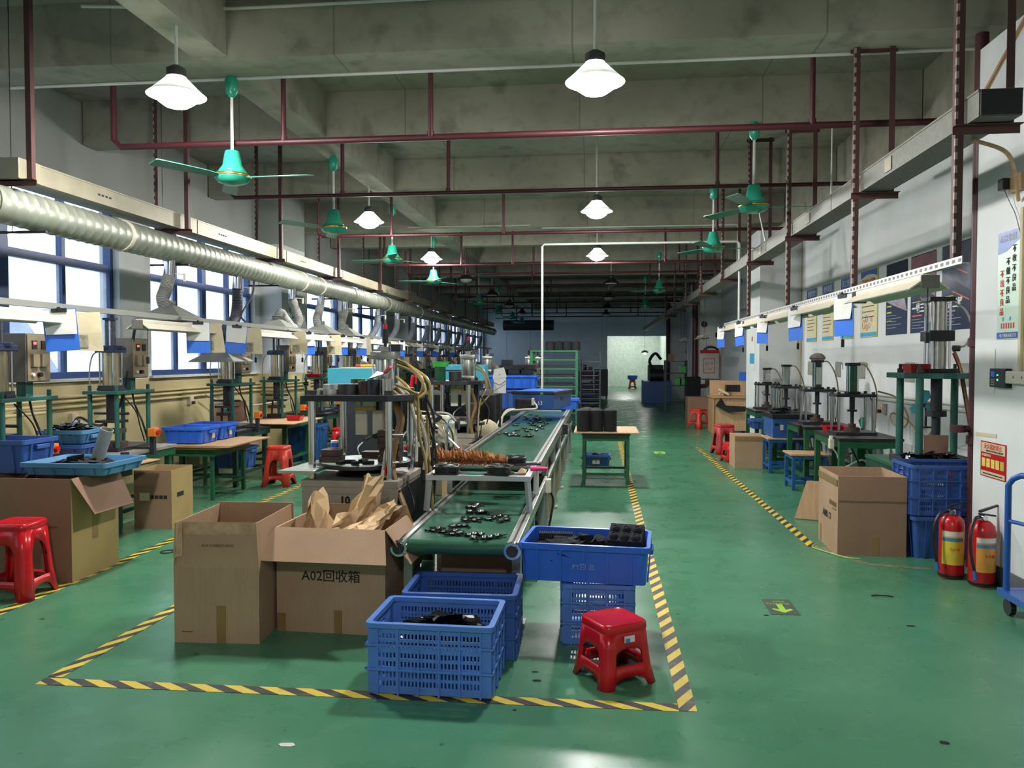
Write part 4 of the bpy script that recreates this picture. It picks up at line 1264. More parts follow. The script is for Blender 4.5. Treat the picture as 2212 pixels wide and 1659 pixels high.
crumple('low crumpled brown paper in the middle of the lettered box', (-1.445, 4.3, .5), [(-.06, -.05, -.05), (.2, -.04, -.05), (.22, .1, .1), (-.04, .1, .12)], 5)
crumple('brown paper corner folded over the right of the lettered box', (-1.445, 4.3, .5), [(.05, -.12, .06), (.2, -.1, .02), (.30, .12, .16), (.25, .14, .17)], 7)

# ------------------------------------------------------------------ perforated crates
def crate(label, L, Wd, H, m, loc, rz=0, group='perforated blue crates'):
    t = thing('perforated_crate', label, 'crate', loc, rz, group)
    hx, hy = L / 2, Wd / 2
    th = .006
    def body(b):
        b.box(-hx + .02, hx - .02, -hy + .02, hy - .02, 0, .008)
        rows = max(4, round(H / .055))
        z0, z1 = .03, H - .035
        for side in range(4):
            Mx = Matrix.Rotation(side * PI / 2, 4, 'Z')
            a, c = (hx, hy) if side % 2 == 0 else (hy, hx)
            w = a - .055
            y0, y1 = -c + .008, -c + .008 + th
            b.box(-a + .009 + .0, -w, y0, y1, .008, H - .0105, Mx)
            b.box(w, a - .009, y0, y1, .008, H - .0105, Mx)
            nh = 0
            for r in range(rows + 1):
                z = z0 + (z1 - z0) * r / rows
                hb = .012 if r % 2 == 0 else .007
                b.box(-w, w, y0, y1, z - hb, z + hb, Mx)
            b.box(-w, w, y0, y1, .008, z0 - .0121, Mx)
            n = round(2 * w / .0165)
            for k in range(1, n):
                x = -w + 2 * w * k / n
                if side % 2 == 1 and abs(x) < .055:
                    b.box(x - .004, x + .004, y0 + .001, y1 - .001, z0, H - .10, Mx)
                else:
                    b.box(x - .004, x + .004, y0 + .001, y1 - .001, z0, z1, Mx)
        n = 0
    part('basket', m, t, body)
    def rim(b):
        o, i = rrect(hx + .004, hy + .004, .03, 4), rrect(hx - .022, hy - .022, .02, 4)
        n = len(o)
        b.add([(x, y, z) for z in (H - .022, H) for x, y in o] + [(x, y, z) for z in (H - .022, H) for x, y in i],
              [(k, (k + 1) % n, n + (k + 1) % n, n + k) for k in range(n)] + [(2 * n + k, 3 * n + k, 3 * n + (k + 1) % n, 2 * n + (k + 1) % n) for k in range(n)] +
              [(n + k, n + (k + 1) % n, 3 * n + (k + 1) % n, 3 * n + k) for k in range(n)] + [(k, 2 * n + k, 2 * n + (k + 1) % n, (k + 1) % n) for k in range(n)])
    part('rim', m, t, rim)
    for side in range(4):
        Mx = Matrix.Rotation(side * PI / 2, 4, 'Z')
        a, c = (hx, hy) if side % 2 == 0 else (hy, hx)
        nn = 6 if side % 2 == 0 else 4
        for k in range(nn):
            x = -a + .055 + (2 * a - .11) * k / (nn - 1)
            part('stiffener', m, t, lambda b: b.box(x - .004, x + .004, -c - .004, -c + .0075, .004, H - .023, Mx))
        for z in (H * .36, H * .7):
            part('band', m, t, lambda b: b.box(-a - .002, a + .002, -c - .003, -c + .0072, z - .005, z + .005, Mx))
        if side % 2 == 1:
            part('handle_rim', m, t, lambda b: b.tube([(x, -c + .009, z) for x, z in [(q[0], q[1] + H - .072) for q in rrect(.055, .02, .019, 4)]], .006, 6, Mx, close=True))
    return t
crate('nearest blue perforated crate holding black scraps on the tape line', .575, .41, .325, M_BLUE2, (-.74, 3.585, 0), -1)
pile('rubber_scraps', 'black plastic scraps heaped in the nearest blue crate', 'scraps', M_BLACKG, -.71, 3.585, .15, .2, .12, 150, .16, 11)
crate('faded empty blue crate tucked under the conveyor end', .575, .41, .335, M_BLUE3, (-.69, 4.02, 0), 1)
crate('blue perforated crate under the solid blue tote', .585, .385, .325, M_BLUE2, (-.005, 4.38, 0), 91)
t = tote('tote', 'solid blue tote of black foam pieces balanced on a crate', 'tote', .67, .43, .2, M_BLUE, (-.055, 4.3, .331), -5, 5, 3, taper=.006)
text('PY回 品', .035, mat('chalk_blue', '#7fa4e0', .7, var=0), t, plane_m((-.06, -.2215, .075), (1, 0, 0), (0, -.03, .99)))
pile('foam_pieces', 'dark foam offcuts filling the solid blue tote', 'foam', M_FOAM, -.1, 4.3, .43, .22, .15, 120, .09, 12)
def egg(label, loc, rz, tilt):
    t = thing('foam_tray_stack', label, 'foam', loc)
    t.rotation_euler = (math.radians(tilt), 0, math.radians(rz))
    t.scale = (1.22, 1.3, 1.2)
    part('slab', M_FOAM, t, lambda b: [b.box(-.075, .075, -.055 + .001 * k, .055 + .001 * k, .02 * k, .02 * k + .017) for k in range(6)], bevel=.003)
    for i in range(3):
        for j in range(2):
            part('cup', M_FOAM, t, lambda b: b.lathe([(.021, .117), (.018, .127), (.009, .133), (.008, .13)], 12, (-.048 + .048 * i, -.024 + .048 * j, 0)), True)
egg('black dimpled foam block at the right end of the blue tote', (.16, 4.27, .45), -12, 28)
t = thing('foam_tray_stack', 'row of thin black foam sheets at the back of the blue tote', 'foam', (-.23, 4.43, .42))
part('slab', M_FOAM, t, lambda b: [b.box(-.1 + .012 * k, -.092 + .012 * k, -.03, .03, 0, .1) for k in range(16)])
tag(part('red_tag', M_RED, None, lambda b: b.box(-.04, .04, -.012, .012, 0, .012), bevel=.004), 'small red strip lying on the foam in the blue tote', 'strip').location = (.0, 4.14, .505)
stool('plastic_stool', 'low glossy red stool in the foreground with a blue sticker', .285, .118, .146, M_RED, (.075, 3.715, 0), 33, hole=(.39, .68, .56), notch=(.18, .62), sticker=True)
for i, (x, y, sx, sy) in enumerate(((-.3, 3.72, .02, .006), (-.28, 3.62, .03, .01), (.98, 4.7, .02, .01), (1.75, 4.6, .03, .012), (-.5, 2.55, .02, .012), (1.35, 3.2, .03, .014), (-1.2, 2.9, .05, .02), (-.35, 3.3, .012, .006))):
    o = part('floor_scrap', M_BLACKM if i != 6 else M_PAPER, None, lambda b: b.prism([(sx * math.cos(q * 1.05) * R.uniform(.6, 1), sy * math.sin(q * 1.05) * R.uniform(.6, 1)) for q in range(6)], 0, .002))
    o.location = (x, y, .001)
    tag(o, ['tiny black scrap left of the foreground stool', 'small black scrap near the crate', 'dark scrap by the exit arrow', 'dark scrap before the fire extinguishers', 'small dark scrap in the very foreground', 'dark speck on the open right floor', 'pale paper scrap on the left foreground floor', 'tiny dark chip near the tape'][i], 'scrap', 'scraps on the floor')
t = tag(part('rubber_ring', M_BLACK, None, lambda b: b.tube([(.05 * math.cos(q * PI / 8), .05 * math.sin(q * PI / 8), 0) for q in range(16)], .004, 6, close=True), True), 'thin black ring lying on the floor beside the left tape', 'ring')
t.location = (-3.33, 5.75, .0045)
t = tag(part('cable_tie', M_BLACK, None, lambda b: b.tube(spline([(0, 0, 0), (.03, .012, .002), (.07, -.004, .004), (.1, .01, .001), (.13, -.006, .001)]), .004, 6), True), 'bent black wire scrap on the floor before the extinguishers', 'scrap')
t.location = (1.72, 5.15, .005)

# ------------------------------------------------------------------ conveyor
X0, X1 = -1.075, -.455
def profile(b, x, z, y0, y1, w=.045, h=.09):
    b.box(x - w / 2, x + w / 2, y0, y1, z - h, z)
    for s in (-1, 1):
        b.box(x + s * w / 2 - (.002 if s < 0 else -.0005), x + s * w / 2 + (.002 if s > 0 else -.0005), y0, y1, z - .075, z - .06)
t = thing('belt_conveyor', 'low aluminium belt conveyor with dark green belt in the foreground', 'conveyor', (0, 0, 0))
for x in (X0, X1):
    part('side_rail', M_ALU, t, lambda b: b.box(x - .03, x + .03, 4.18, 6.6, .44, .515), bevel=.003)
    part('rail_groove', M_BLACK, t, lambda b: b.box(x - .006, x + .006, 4.18, 6.6, .5155, .5165))
    part('rail_end', M_CHROME, t, lambda b: b.cyl((x, 4.178, .475), (x, 4.142, .475), .046, n=18), True)
    part('roller_knob', M_DKSTEEL, t, lambda b: (b.cyl((x, 4.141, .475), (x, 4.134, .475), .032, n=14), b.cyl((x, 4.1335, .475), (x, 4.124, .475), .012, n=8)), True)
def f_belt(y0, y1, z):
    def f(b):
        prof = []
        for k in range(9):
            a = PI / 2 + PI * k / 8
            prof.append((y0 + .04 * math.cos(a), z - .04 + .04 * math.sin(a)))
        for k in range(9):
            a = -PI / 2 + PI * k / 8
            prof.append((y1 + .04 * math.cos(a), z - .04 + .04 * math.sin(a)))
        n = len(prof)
        b.add([(X0 + .032, y, zz) for y, zz in prof] + [(X1 - .032, y, zz) for y, zz in prof], [(k, (k + 1) % n, n + (k + 1) % n, n + k) for k in range(n)] + [tuple(range(n - 1, -1, -1)), tuple(range(n, 2 * n))])
    return f
part('belt', M_BELT, t, f_belt(4.24, 6.55, .505), True)
for y in (4.38, 5.3, 6.3):
    for x in (X0, X1):
        part('leg', M_ALU, t, lambda b: (b.cb(x, y, .218, .05, .05, .435), b.cb(x, y, .012, .1, .1, .022)))
    part('cross_bar', M_ALU, t, lambda b: b.box(X0 + .026, X1 - .026, y - .02, y + .02, .2, .24))
t = thing('belt_conveyor', 'long raised belt conveyor running back beside the aisle', 'conveyor', (0, 0, 0))
ZU = .715
for x in (X0 - .02, X1):
    part('side_rail', M_ALU, t, lambda b: b.box(x - .03, x + .03, 5.85, 13.2, ZU - .07, ZU + .02), bevel=.003)
    part('rail_groove', M_BLACK, t, lambda b: b.box(x - .006, x + .006, 5.85, 13.2, ZU + .0205, ZU + .0215))
    part('side_rail', M_ALU, t, lambda b: b.box(x - .025, x + .025, 6.65, 13.2, .42, .47), bevel=.003)
part('belt', M_BELT, t, f_belt(5.9, 13.1, ZU), True)
for y in (6.75, 7.9, 9.1, 10.3, 11.5, 12.7):
    for x in (X0 - .02, X1):
        part('leg', M_ALU, t, lambda b: (b.cb(x, y, .32, .05, .05, .64), b.cb(x, y, .012, .1, .1, .022)))
part('return_pan', M_BLACK, t, lambda b: b.box(X0 + .03, X1 - .03, 6.75, 13.0, .50, .51))
part('switch_box', M_IVORY, t, lambda b: b.box(X1 + .031, X1 + .075, 6.3, 6.39, .42, .53), bevel=.006)
part('power_cord', M_BLACK, t, lambda b: b.tube(spline([(X1 + .06, 6.38, .43), (X1 + .09, 6.4, .35), (X1 + .07, 6.4, .2), (X1 + .05, 6.5, .1), (X1 + .06, 6.7, .02)]), .009, 6), True)
part('sensor_box', M_DARK, t, lambda b: b.box(X1 + .031, X1 + .09, 9.4, 9.52, .6, .72), bevel=.004)
# things under and beside the conveyor
cb1 = carton('brown carton lying under the near conveyor end', .42, .36, .40, M_CARD2, (-.70, 4.68, 0), 0, closed=True)
UC = [(7.02, .36, .38, 0), (7.6, .46, .40, 1), (8.2, .4, .38, 0), (8.76, .5, .38, 2), (9.38, .4, .38, 0), (9.98, .5, .38, 1)]
for i, (y, d, h, k) in enumerate(UC):
    carton(ORD[i] + ' carton in the row under the raised conveyor', .34, d, h, [M_CARD2, M_CARD, M_CARD3][k], (-.66 + .03 * (i % 2), y, 0), 0, closed=(i % 2 == 0), name='cardboard_box')
# white frame across the lower belt
t = thing('bridge_stand', 'white square-tube stand straddling the lower conveyor belt', 'stand', (0, 0, 0))
for x in (X0 - .015, X1 + .005):
    for y, lean in ((5.0, 1), (5.7, 0)):
        part('leg', M_ALUW, t, lambda b: b.tube([(x - (.02 if x < -.8 else -.015) * lean, y, .5175), (x, y, .718)], .02, 4))
for y in (5.0, 5.7):
    part('top_bar', M_ALUW, t, lambda b: b.box(X0 - .035, X1 + .025, y - .018, y + .018, .718, .752), bevel=.002)
for x in (X0 - .015, X1 + .005):
    part('top_bar', M_ALUW, t, lambda b: b.box(x - .018, x + .018, 5.019, 5.681, .718, .752), bevel=.002)
for y in (5.16, 5.5):
    part('mesh_bar', M_ALUW, t, lambda b: b.box(X0 + .005, X1 - .015, y - .009, y + .009, .732, .75))
def axial_fan(label, loc, rz, up=0):
    t = thing('axial_fan', label, 'fan', loc, rz, 'small black axial fans on the stand')
    t.scale = (1.38, 1.38, 1.25)
    def fr(b):
        o = rrect(.06, .06, .012, 3)
        n = len(o)
        inn = [(.054 * math.cos(2 * PI * (k + .5) / n + PI / n * 0), .054 * math.sin(2 * PI * (k + .5) / n)) for k in range(n)]
        for z0, z1 in ((0, .008), (.034, .042)):
            b.add([(x, y, z) for z in (z0, z1) for x, y in o] + [(x, y, z) for z in (z0, z1) for x, y in inn],
                  [(k, (k + 1) % n, n + (k + 1) % n, n + k) for k in range(n)] + [(2 * n + k, 3 * n + k, 3 * n + (k + 1) % n, 2 * n + (k + 1) % n) for k in range(n)] + [(n + k, n + (k + 1) % n, 3 * n + (k + 1) % n, 3 * n + k) for k in range(n)] + [(k, 2 * n + k, 2 * n + (k + 1) % n, (k + 1) % n) for k in range(n)])
        b.lathe([(.056, .0085), (.056, .0335), (.053, .0335), (.053, .0085)], 24, cap=False)
    part('housing', M_BLACK, t, fr)
    part('hub', M_DARK, t, lambda b: b.cyl((0, 0, .003), (0, 0, .038), .02, n=16), True)
    for k in range(5):
        Mx = Matrix.Rotation(2 * PI * k / 5, 4, 'Z')
        part('blade', M_DARK, t, lambda b: b.add([(.02, -.008, .01), (.05, -.018, .008), (.05, .018, .03), (.02, .008, .03), (.02, -.006, .01), (.05, -.016, .008), (.05, .02, .03), (.02, .01, .03)], [(0, 1, 2, 3), (7, 6, 5, 4), (0, 4, 5, 1), (1, 5, 6, 2), (2, 6, 7, 3), (3, 7, 4, 0)], Mx))
    def guard(b):
        for r in (.016, .028, .04, .052):
            b.tube([(r * math.cos(q * PI / 9), r * math.sin(q * PI / 9), .047) for q in range(18)], .0013, 4, close=True)
        for k in range(4):
            a = PI / 4 + k * PI / 2
            b.tube([(.01 * math.cos(a), .01 * math.sin(a), .0485), (.072 * math.cos(a), .072 * math.sin(a), .0475), (.074 * math.cos(a), .074 * math.sin(a), .036)], .0016, 4)
    part('finger_guard', M_CHROME, t, guard)
axial_fan('black axial fan with chrome guard at the front left of the stand', (-.985, 5.06, .753), 3)
axial_fan('black axial fan with chrome guard at the front right of the stand', (-.64, 5.06, .753), -8)
axial_fan('black axial fan at the rear right of the stand', (-.59, 5.56, .753), 6)
axial_fan('black axial fan behind the feather duster', (-.93, 5.69, .753), 0)
# feather duster
t = thing('feather_duster', 'brown feather duster lying across the stand', 'duster', (-.9, 5.38, .80))
part('handle', M_WOODB, t, lambda b: b.cyl((-.3, .06, .0), (.28, -.05, .0), .012, n=8), True)
def feathers(b):
    rr = random.Random(4)
    for k in range(620):
        u = rr.random()
        p = Vector((-.22 + .5 * u, .05 - .09 * u, 0))
        a = rr.uniform(0, 2 * PI)
        ln = rr.uniform(.06, .125) * (1 - .45 * u * u)
        d = Vector((rr.uniform(-.5, .15), math.cos(a), math.sin(a))).normalized()
        if d.z < -.5:
            d.z *= .4
        sde = d.cross(Vector((1, 0, 0))).normalized() * .0065 + Vector((.004, 0, 0))
        q = p + d * ln + Vector((0, 0, -.006))
        mid = p + d * ln * .55
        b.add([p, mid + sde, q, mid - sde], [(0, 1, 2, 3)])
o = part('feathers', mat('brown_feathers', '#b87a45', .75, var=.35, scale=20), t, feathers)
o['kind'] = 'stuff'
# pink-handled screwdriver, tape, pen
t = thing('screwdriver', 'screwdriver with a bright pink handle sticking out over the aisle', 'screwdriver', (-.45, 5.22, .77), 0)
part('shaft', M_CHROME, t, lambda b: b.cyl((-.14, .0, 0), (-.001, 0, 0), .004, n=8), True)
part('handle', M_PINK, t, lambda b: b.cyl((0, 0, 0), (.115, -.005, .0), .016, .013, n=10), True)
t = thing('crimping_pliers', 'dark pliers lying at the right rear of the stand', 'pliers', (-.5, 5.45, .76), 30)
part('jaw', M_DKSTEEL, t, lambda b: (b.cb(-.04, .012, .006, .08, .012, .012), b.cb(-.04, -.006, .006, .08, .012, .012)))
part('grip', M_BLACK, t, lambda b: (b.tube(spline([(0, .012, .006), (.05, .03, .006), (.1, .028, .006)]), .007, 6), b.tube(spline([(0, -.006, .006), (.05, -.026, .006), (.1, -.024, .006)]), .007, 6)))
tag(part('tape_scrap', M_WOODP, None, lambda b: b.add([(-.03, -.02, 0), (.03, -.015, .004), (.035, .02, .02), (-.02, .025, .015), (0, 0, .035), (-.03, -.02, -.002), (.03, -.015, 0)], [(0, 1, 4), (1, 2, 4), (2, 3, 4), (3, 0, 4), (0, 3, 2, 1)])), 'crumpled tan scrap beside the screwdriver', 'scrap').location = (-.5, 5.12, .753)
tag(part('marker_pen', M_FAN, None, lambda b: (b.cyl((-.05, 0, 0), (.04, 0, 0), .006, n=8), b.cyl((.041, 0, 0), (.06, 0, 0), .004, n=8)), True), 'green pen between the two front fans', 'pen').location = (-.8, 5.015, .7595)

# shiny black clip parts on the belts
def make_part():
    t = thing('clip_part', 'x', 'part')
    def f(b):
        b.tube([(.03 * math.cos(q * PI / 6), .02 * math.sin(q * PI / 6), .008) for q in range(12)], .005, 6, close=True)
        b.add([(-.05, -.012, .002), (-.028, -.008, .008), (-.028, .008, .008), (-.048, .014, .014), (-.05, -.012, .004), (-.028, -.008, .01), (-.028, .008, .01), (-.048, .014, .016)], [(0, 1, 2, 3), (7, 6, 5, 4), (0, 4, 5, 1), (1, 5, 6, 2), (2, 6, 7, 3), (3, 7, 4, 0)])
        b.add([(.028, -.01, .006), (.055, -.016, .012), (.05, .012, .002), (.028, .008, .006), (.028, -.01, .008), (.055, -.016, .014), (.05, .012, .004), (.028, .008, .008)], [(0, 1, 2, 3), (7, 6, 5, 4), (0, 4, 5, 1), (1, 5, 6, 2), (2, 6, 7, 3), (3, 7, 4, 0)])
    part('frame', M_BLACKG, t, f, True)
    part('stud', M_CHROME, t, lambda b: b.lathe([(.014, .006), (.012, .016), (.004, .02)], 10), True)
    return t
cp = make_part()
rr = random.Random(21)
spots = []
for cx_, cy_, n, sx, sy in ((-.72, 4.36, 6, .10, .05), (-.64, 4.31, 4, .08, .04), (-.88, 4.45, 6, .07, .06), (-.78, 4.58, 3, .12, .03), (-.86, 4.78, 4, .07, .06), (-.66, 4.80, 9, .10, .08), (-.76, 5.0, 4, .12, .04), (-.78, 5.2, 4, .12, .05)):
    spots += [(cx_ + rr.uniform(-sx, sx), cy_ + rr.uniform(-sy, sy), .506) for _ in range(n)]
nlow = len(spots)
for cx_, cy_, n, sx, sy in ((-.95, 8.0, 7, .09, .2), (-.78, 8.05, 6, .12, .2), (-.75, 8.6, 6, .15, .2), (-.78, 9.4, 12, .2, .4), (-.8, 10.6, 10, .2, .5)):
    spots += [(cx_ + rr.uniform(-sx, sx), cy_ + rr.uniform(-sy, sy), ZU + .001) for _ in range(n)]
_rank = {}
for _lo, _hi in ((0, nlow), (nlow, len(spots))):
    for _k, _i in enumerate(sorted(range(_lo, _hi), key=lambda q: spots[q][1])):
        _rank[_i] = _k
def clip_label(i, x, y):
    q = 'left' if x < -.88 else 'right' if x > -.66 else 'middle'
    n = _rank[i]
    o = '%d%s' % (n + 1, 'th' if 10 <= n % 100 <= 19 else {0: 'st', 1: 'nd', 2: 'rd'}.get(n % 10, 'th'))
    return 'shiny black clip on the %s belt, %s from its near end, %s side' % ('lower' if i < nlow else 'raised', o, q)
for i, (x, y, z) in enumerate(spots):
    o = cp if i == 0 else copy_tree(cp)
    o.location = (x, y, z)
    o.rotation_euler = (rr.uniform(-.06, .06), rr.uniform(-.06, .06), rr.uniform(0, 6.3))
    s = rr.uniform(.8, 1.15)
    o.scale = (s, s, s)
    tag(o, clip_label(i, x, y), 'part', 'black clip parts on the lower belt' if i < nlow else 'black clip parts on the raised belt')

# acrylic shelf, lidded box and socket block over the raised belt
t = thing('acrylic_shelf', 'clear arched shelf standing over the raised belt', 'shelf', (0, 0, 0))
M_ACR = glass('clear_acrylic', 0)
part('sheet', M_ACR, t, lambda b: b.box(X0 + .0, X1 + .0, 9.72, 10.85, .855, .865))
for x in (X0 + .0, X1 - .01):
    part('side_sheet', M_ACR, t, lambda b: b.box(x, x + .01, 9.75, 10.75, ZU + .021, .8545))
part('edge', M_ALUW, t, lambda b: b.box(X0, X1, 9.742, 9.749, .852, .868))
t = thing('lidded_box', 'blue hollow-board box with dark lid rim on the clear shelf', 'box', (-.73, 10.35, .866), -12)
part('body', M_BLUE5, t, lambda b: b.box(-.27, .27, -.45, .45, 0, .19), bevel=.003)
part('rim', M_BLACK, t, lambda b: b.box(-.285, .285, -.465, .465, .1905, .225), bevel=.004)
part('lid', M_BLUE, t, lambda b: b.box(-.25, .26, -.43, .44, .2255, .232))
part('handle_slot', M_BLACK, t, lambda b: b.box(.2705, .274, -.1, .05, .11, .15))
part('green_tag', M_GRNTRAY, t, lambda b: b.box(.1, .14, -.468, -.4652, .19, .215))
text('双 63', .07, M_INKW, t, plane_m((-.03, -.4515, .06), (1, 0, 0), (0, 0, 1)))
t = thing('socket_block', 'black six-way socket block leaning on the blue box', 'socket', (-.93, 9.8, .866), -4)
part('body', M_BLACK, t, lambda b: b.box(-.1, .1, -.05, .05, 0, .145), bevel=.015)
for i in range(2):
    for j in range(3):
        part('outlet', M_DARK, t, lambda b: b.cb(-.045 + .07 * i, -.0515, .03 + .043 * j, .05, .006, .032), bevel=.002)
part('plug', M_IVORY, t, lambda b: b.box(.101, .135, -.03, .02, .06, .15), bevel=.006)
tag(MB().tube(spline([(-.8, 9.78, .96), (-.76, 9.74, .92), (-.78, 9.72, .885), (-.95, 9.7, .876), (-1.1, 9.6, .86), (-1.2, 9.4, .74), (-1.22, 9.3, .6)]), .011, 7).build('extension_lead', M_IVORY, None, True), 'white cord looping from the socket block over the left rail', 'cord')
tag(MB().tube(spline([(-1.04, 9.76, .88), (-1.12, 9.65, .87), (-1.16, 9.5, .8), (-1.17, 9.4, .6)]), .011, 7).build('extension_lead', M_IVORY, None, True), 'second white cord dropping left of the raised conveyor', 'cord')
tag(part('sack', M_PAPERY, None, lambda b: b.lathe([(.13, 0), (.17, .08), (.16, .2), (.1, .3), (.03, .34)], 14), True), 'pale cloth bundle against the left side of the raised conveyor', 'bundle').location = (-1.3, 9.17, .45)
tag(part('bundle_crate', M_CARD2, None, lambda b: b.box(-.16, .16, -.18, .18, 0, .45), bevel=.005), 'brown carton under the pale cloth bundle', 'box').location = (-1.3, 9.17, 0)

# ------------------------------------------------------------------ table with black cone stacks
t = table('narrow green table with a brown board in the aisle', -.20, .38, 9.45, 10.1, .62, M_WOODB, M_GREENT, leg=.04, inset=.03, low=.12)
tag(part('board', M_WOODP, None, lambda b: b.box(-.39, .38, -.45, .45, 0, .012)), 'thin pale board lying on the narrow green table', 'board').location = (.1, 9.8, .621)
def cones(r=.08, h=.25):
    t = thing('cone_stack', 'x', 'stack')
    def f(b):
        n = max(6, int(h / .012))
        pr = []
        for k in range(n):
            z = h * k / n
            pr += [(r, z), (r, z + h / n * .6), (r * .975, z + h / n * .8)]
        pr += [(r, h), (r * .9, h + .006), (r * .35, h + r * .35), (r * .3, h + r * .36)]
        b.lathe(pr, 22)
    part('cones', M_BLACKM, t, f, True)
    return t
cs = cones()
CS = [(-.18, 9.5, .634, 1, 'left black cone stack on the narrow green table'), (-.02, 9.52, .634, 1, 'middle black cone stack on the narrow green table'), (.14, 9.53, .634, 1, 'right black cone stack on the narrow green table'), (-.14, 9.75, .634, 1, 'rear black cone stack on the narrow green table')]
for i, (x, y, z, s, lb) in enumerate(CS):
    o = cs if i == 0 else copy_tree(cs)
    o.location = (x, y, z)
    tag(o, lb, 'stack', 'stacks of black cones')
big = cones(.15, .46)
for i, (x, y) in enumerate(((-1.72, 9.75), (-2.05, 9.7), (-2.38, 9.72), (-1.37, 9.95), (-1.4, 9.6), (-1.62, 10.1))):
    o = big if i == 0 else copy_tree(big)
    o.location = (x, y, .60)
    tag(o, ['black drum-like cone stack behind the second machine', 'second black drum-like stack behind the machines', 'leftmost black drum-like stack behind the machines', 'black drum-like stack beside the raised conveyor', 'black drum-like stack under the hanging papers', 'rear black drum-like stack behind the machines'][i], 'stack', 'large stacks of black cones')
table('dark low bench carrying the large black cone stacks', -2.6, -1.2, 9.4, 10.4, .60, M_DARK, M_DARK)
tote('tote', 'small navy tote of offcuts on the floor behind the narrow table', 'tote', .38, .3, .17, M_BLUE3, (-.03, 11.1, 0), 0, 3, 2, card=(0, -.14, .1, .004, .06))
pile('foam_offcuts', 'grey offcuts in the small navy tote', 'foam', M_DARK, -.03, 11.1, .1, .13, .1, 30, .08, 9)
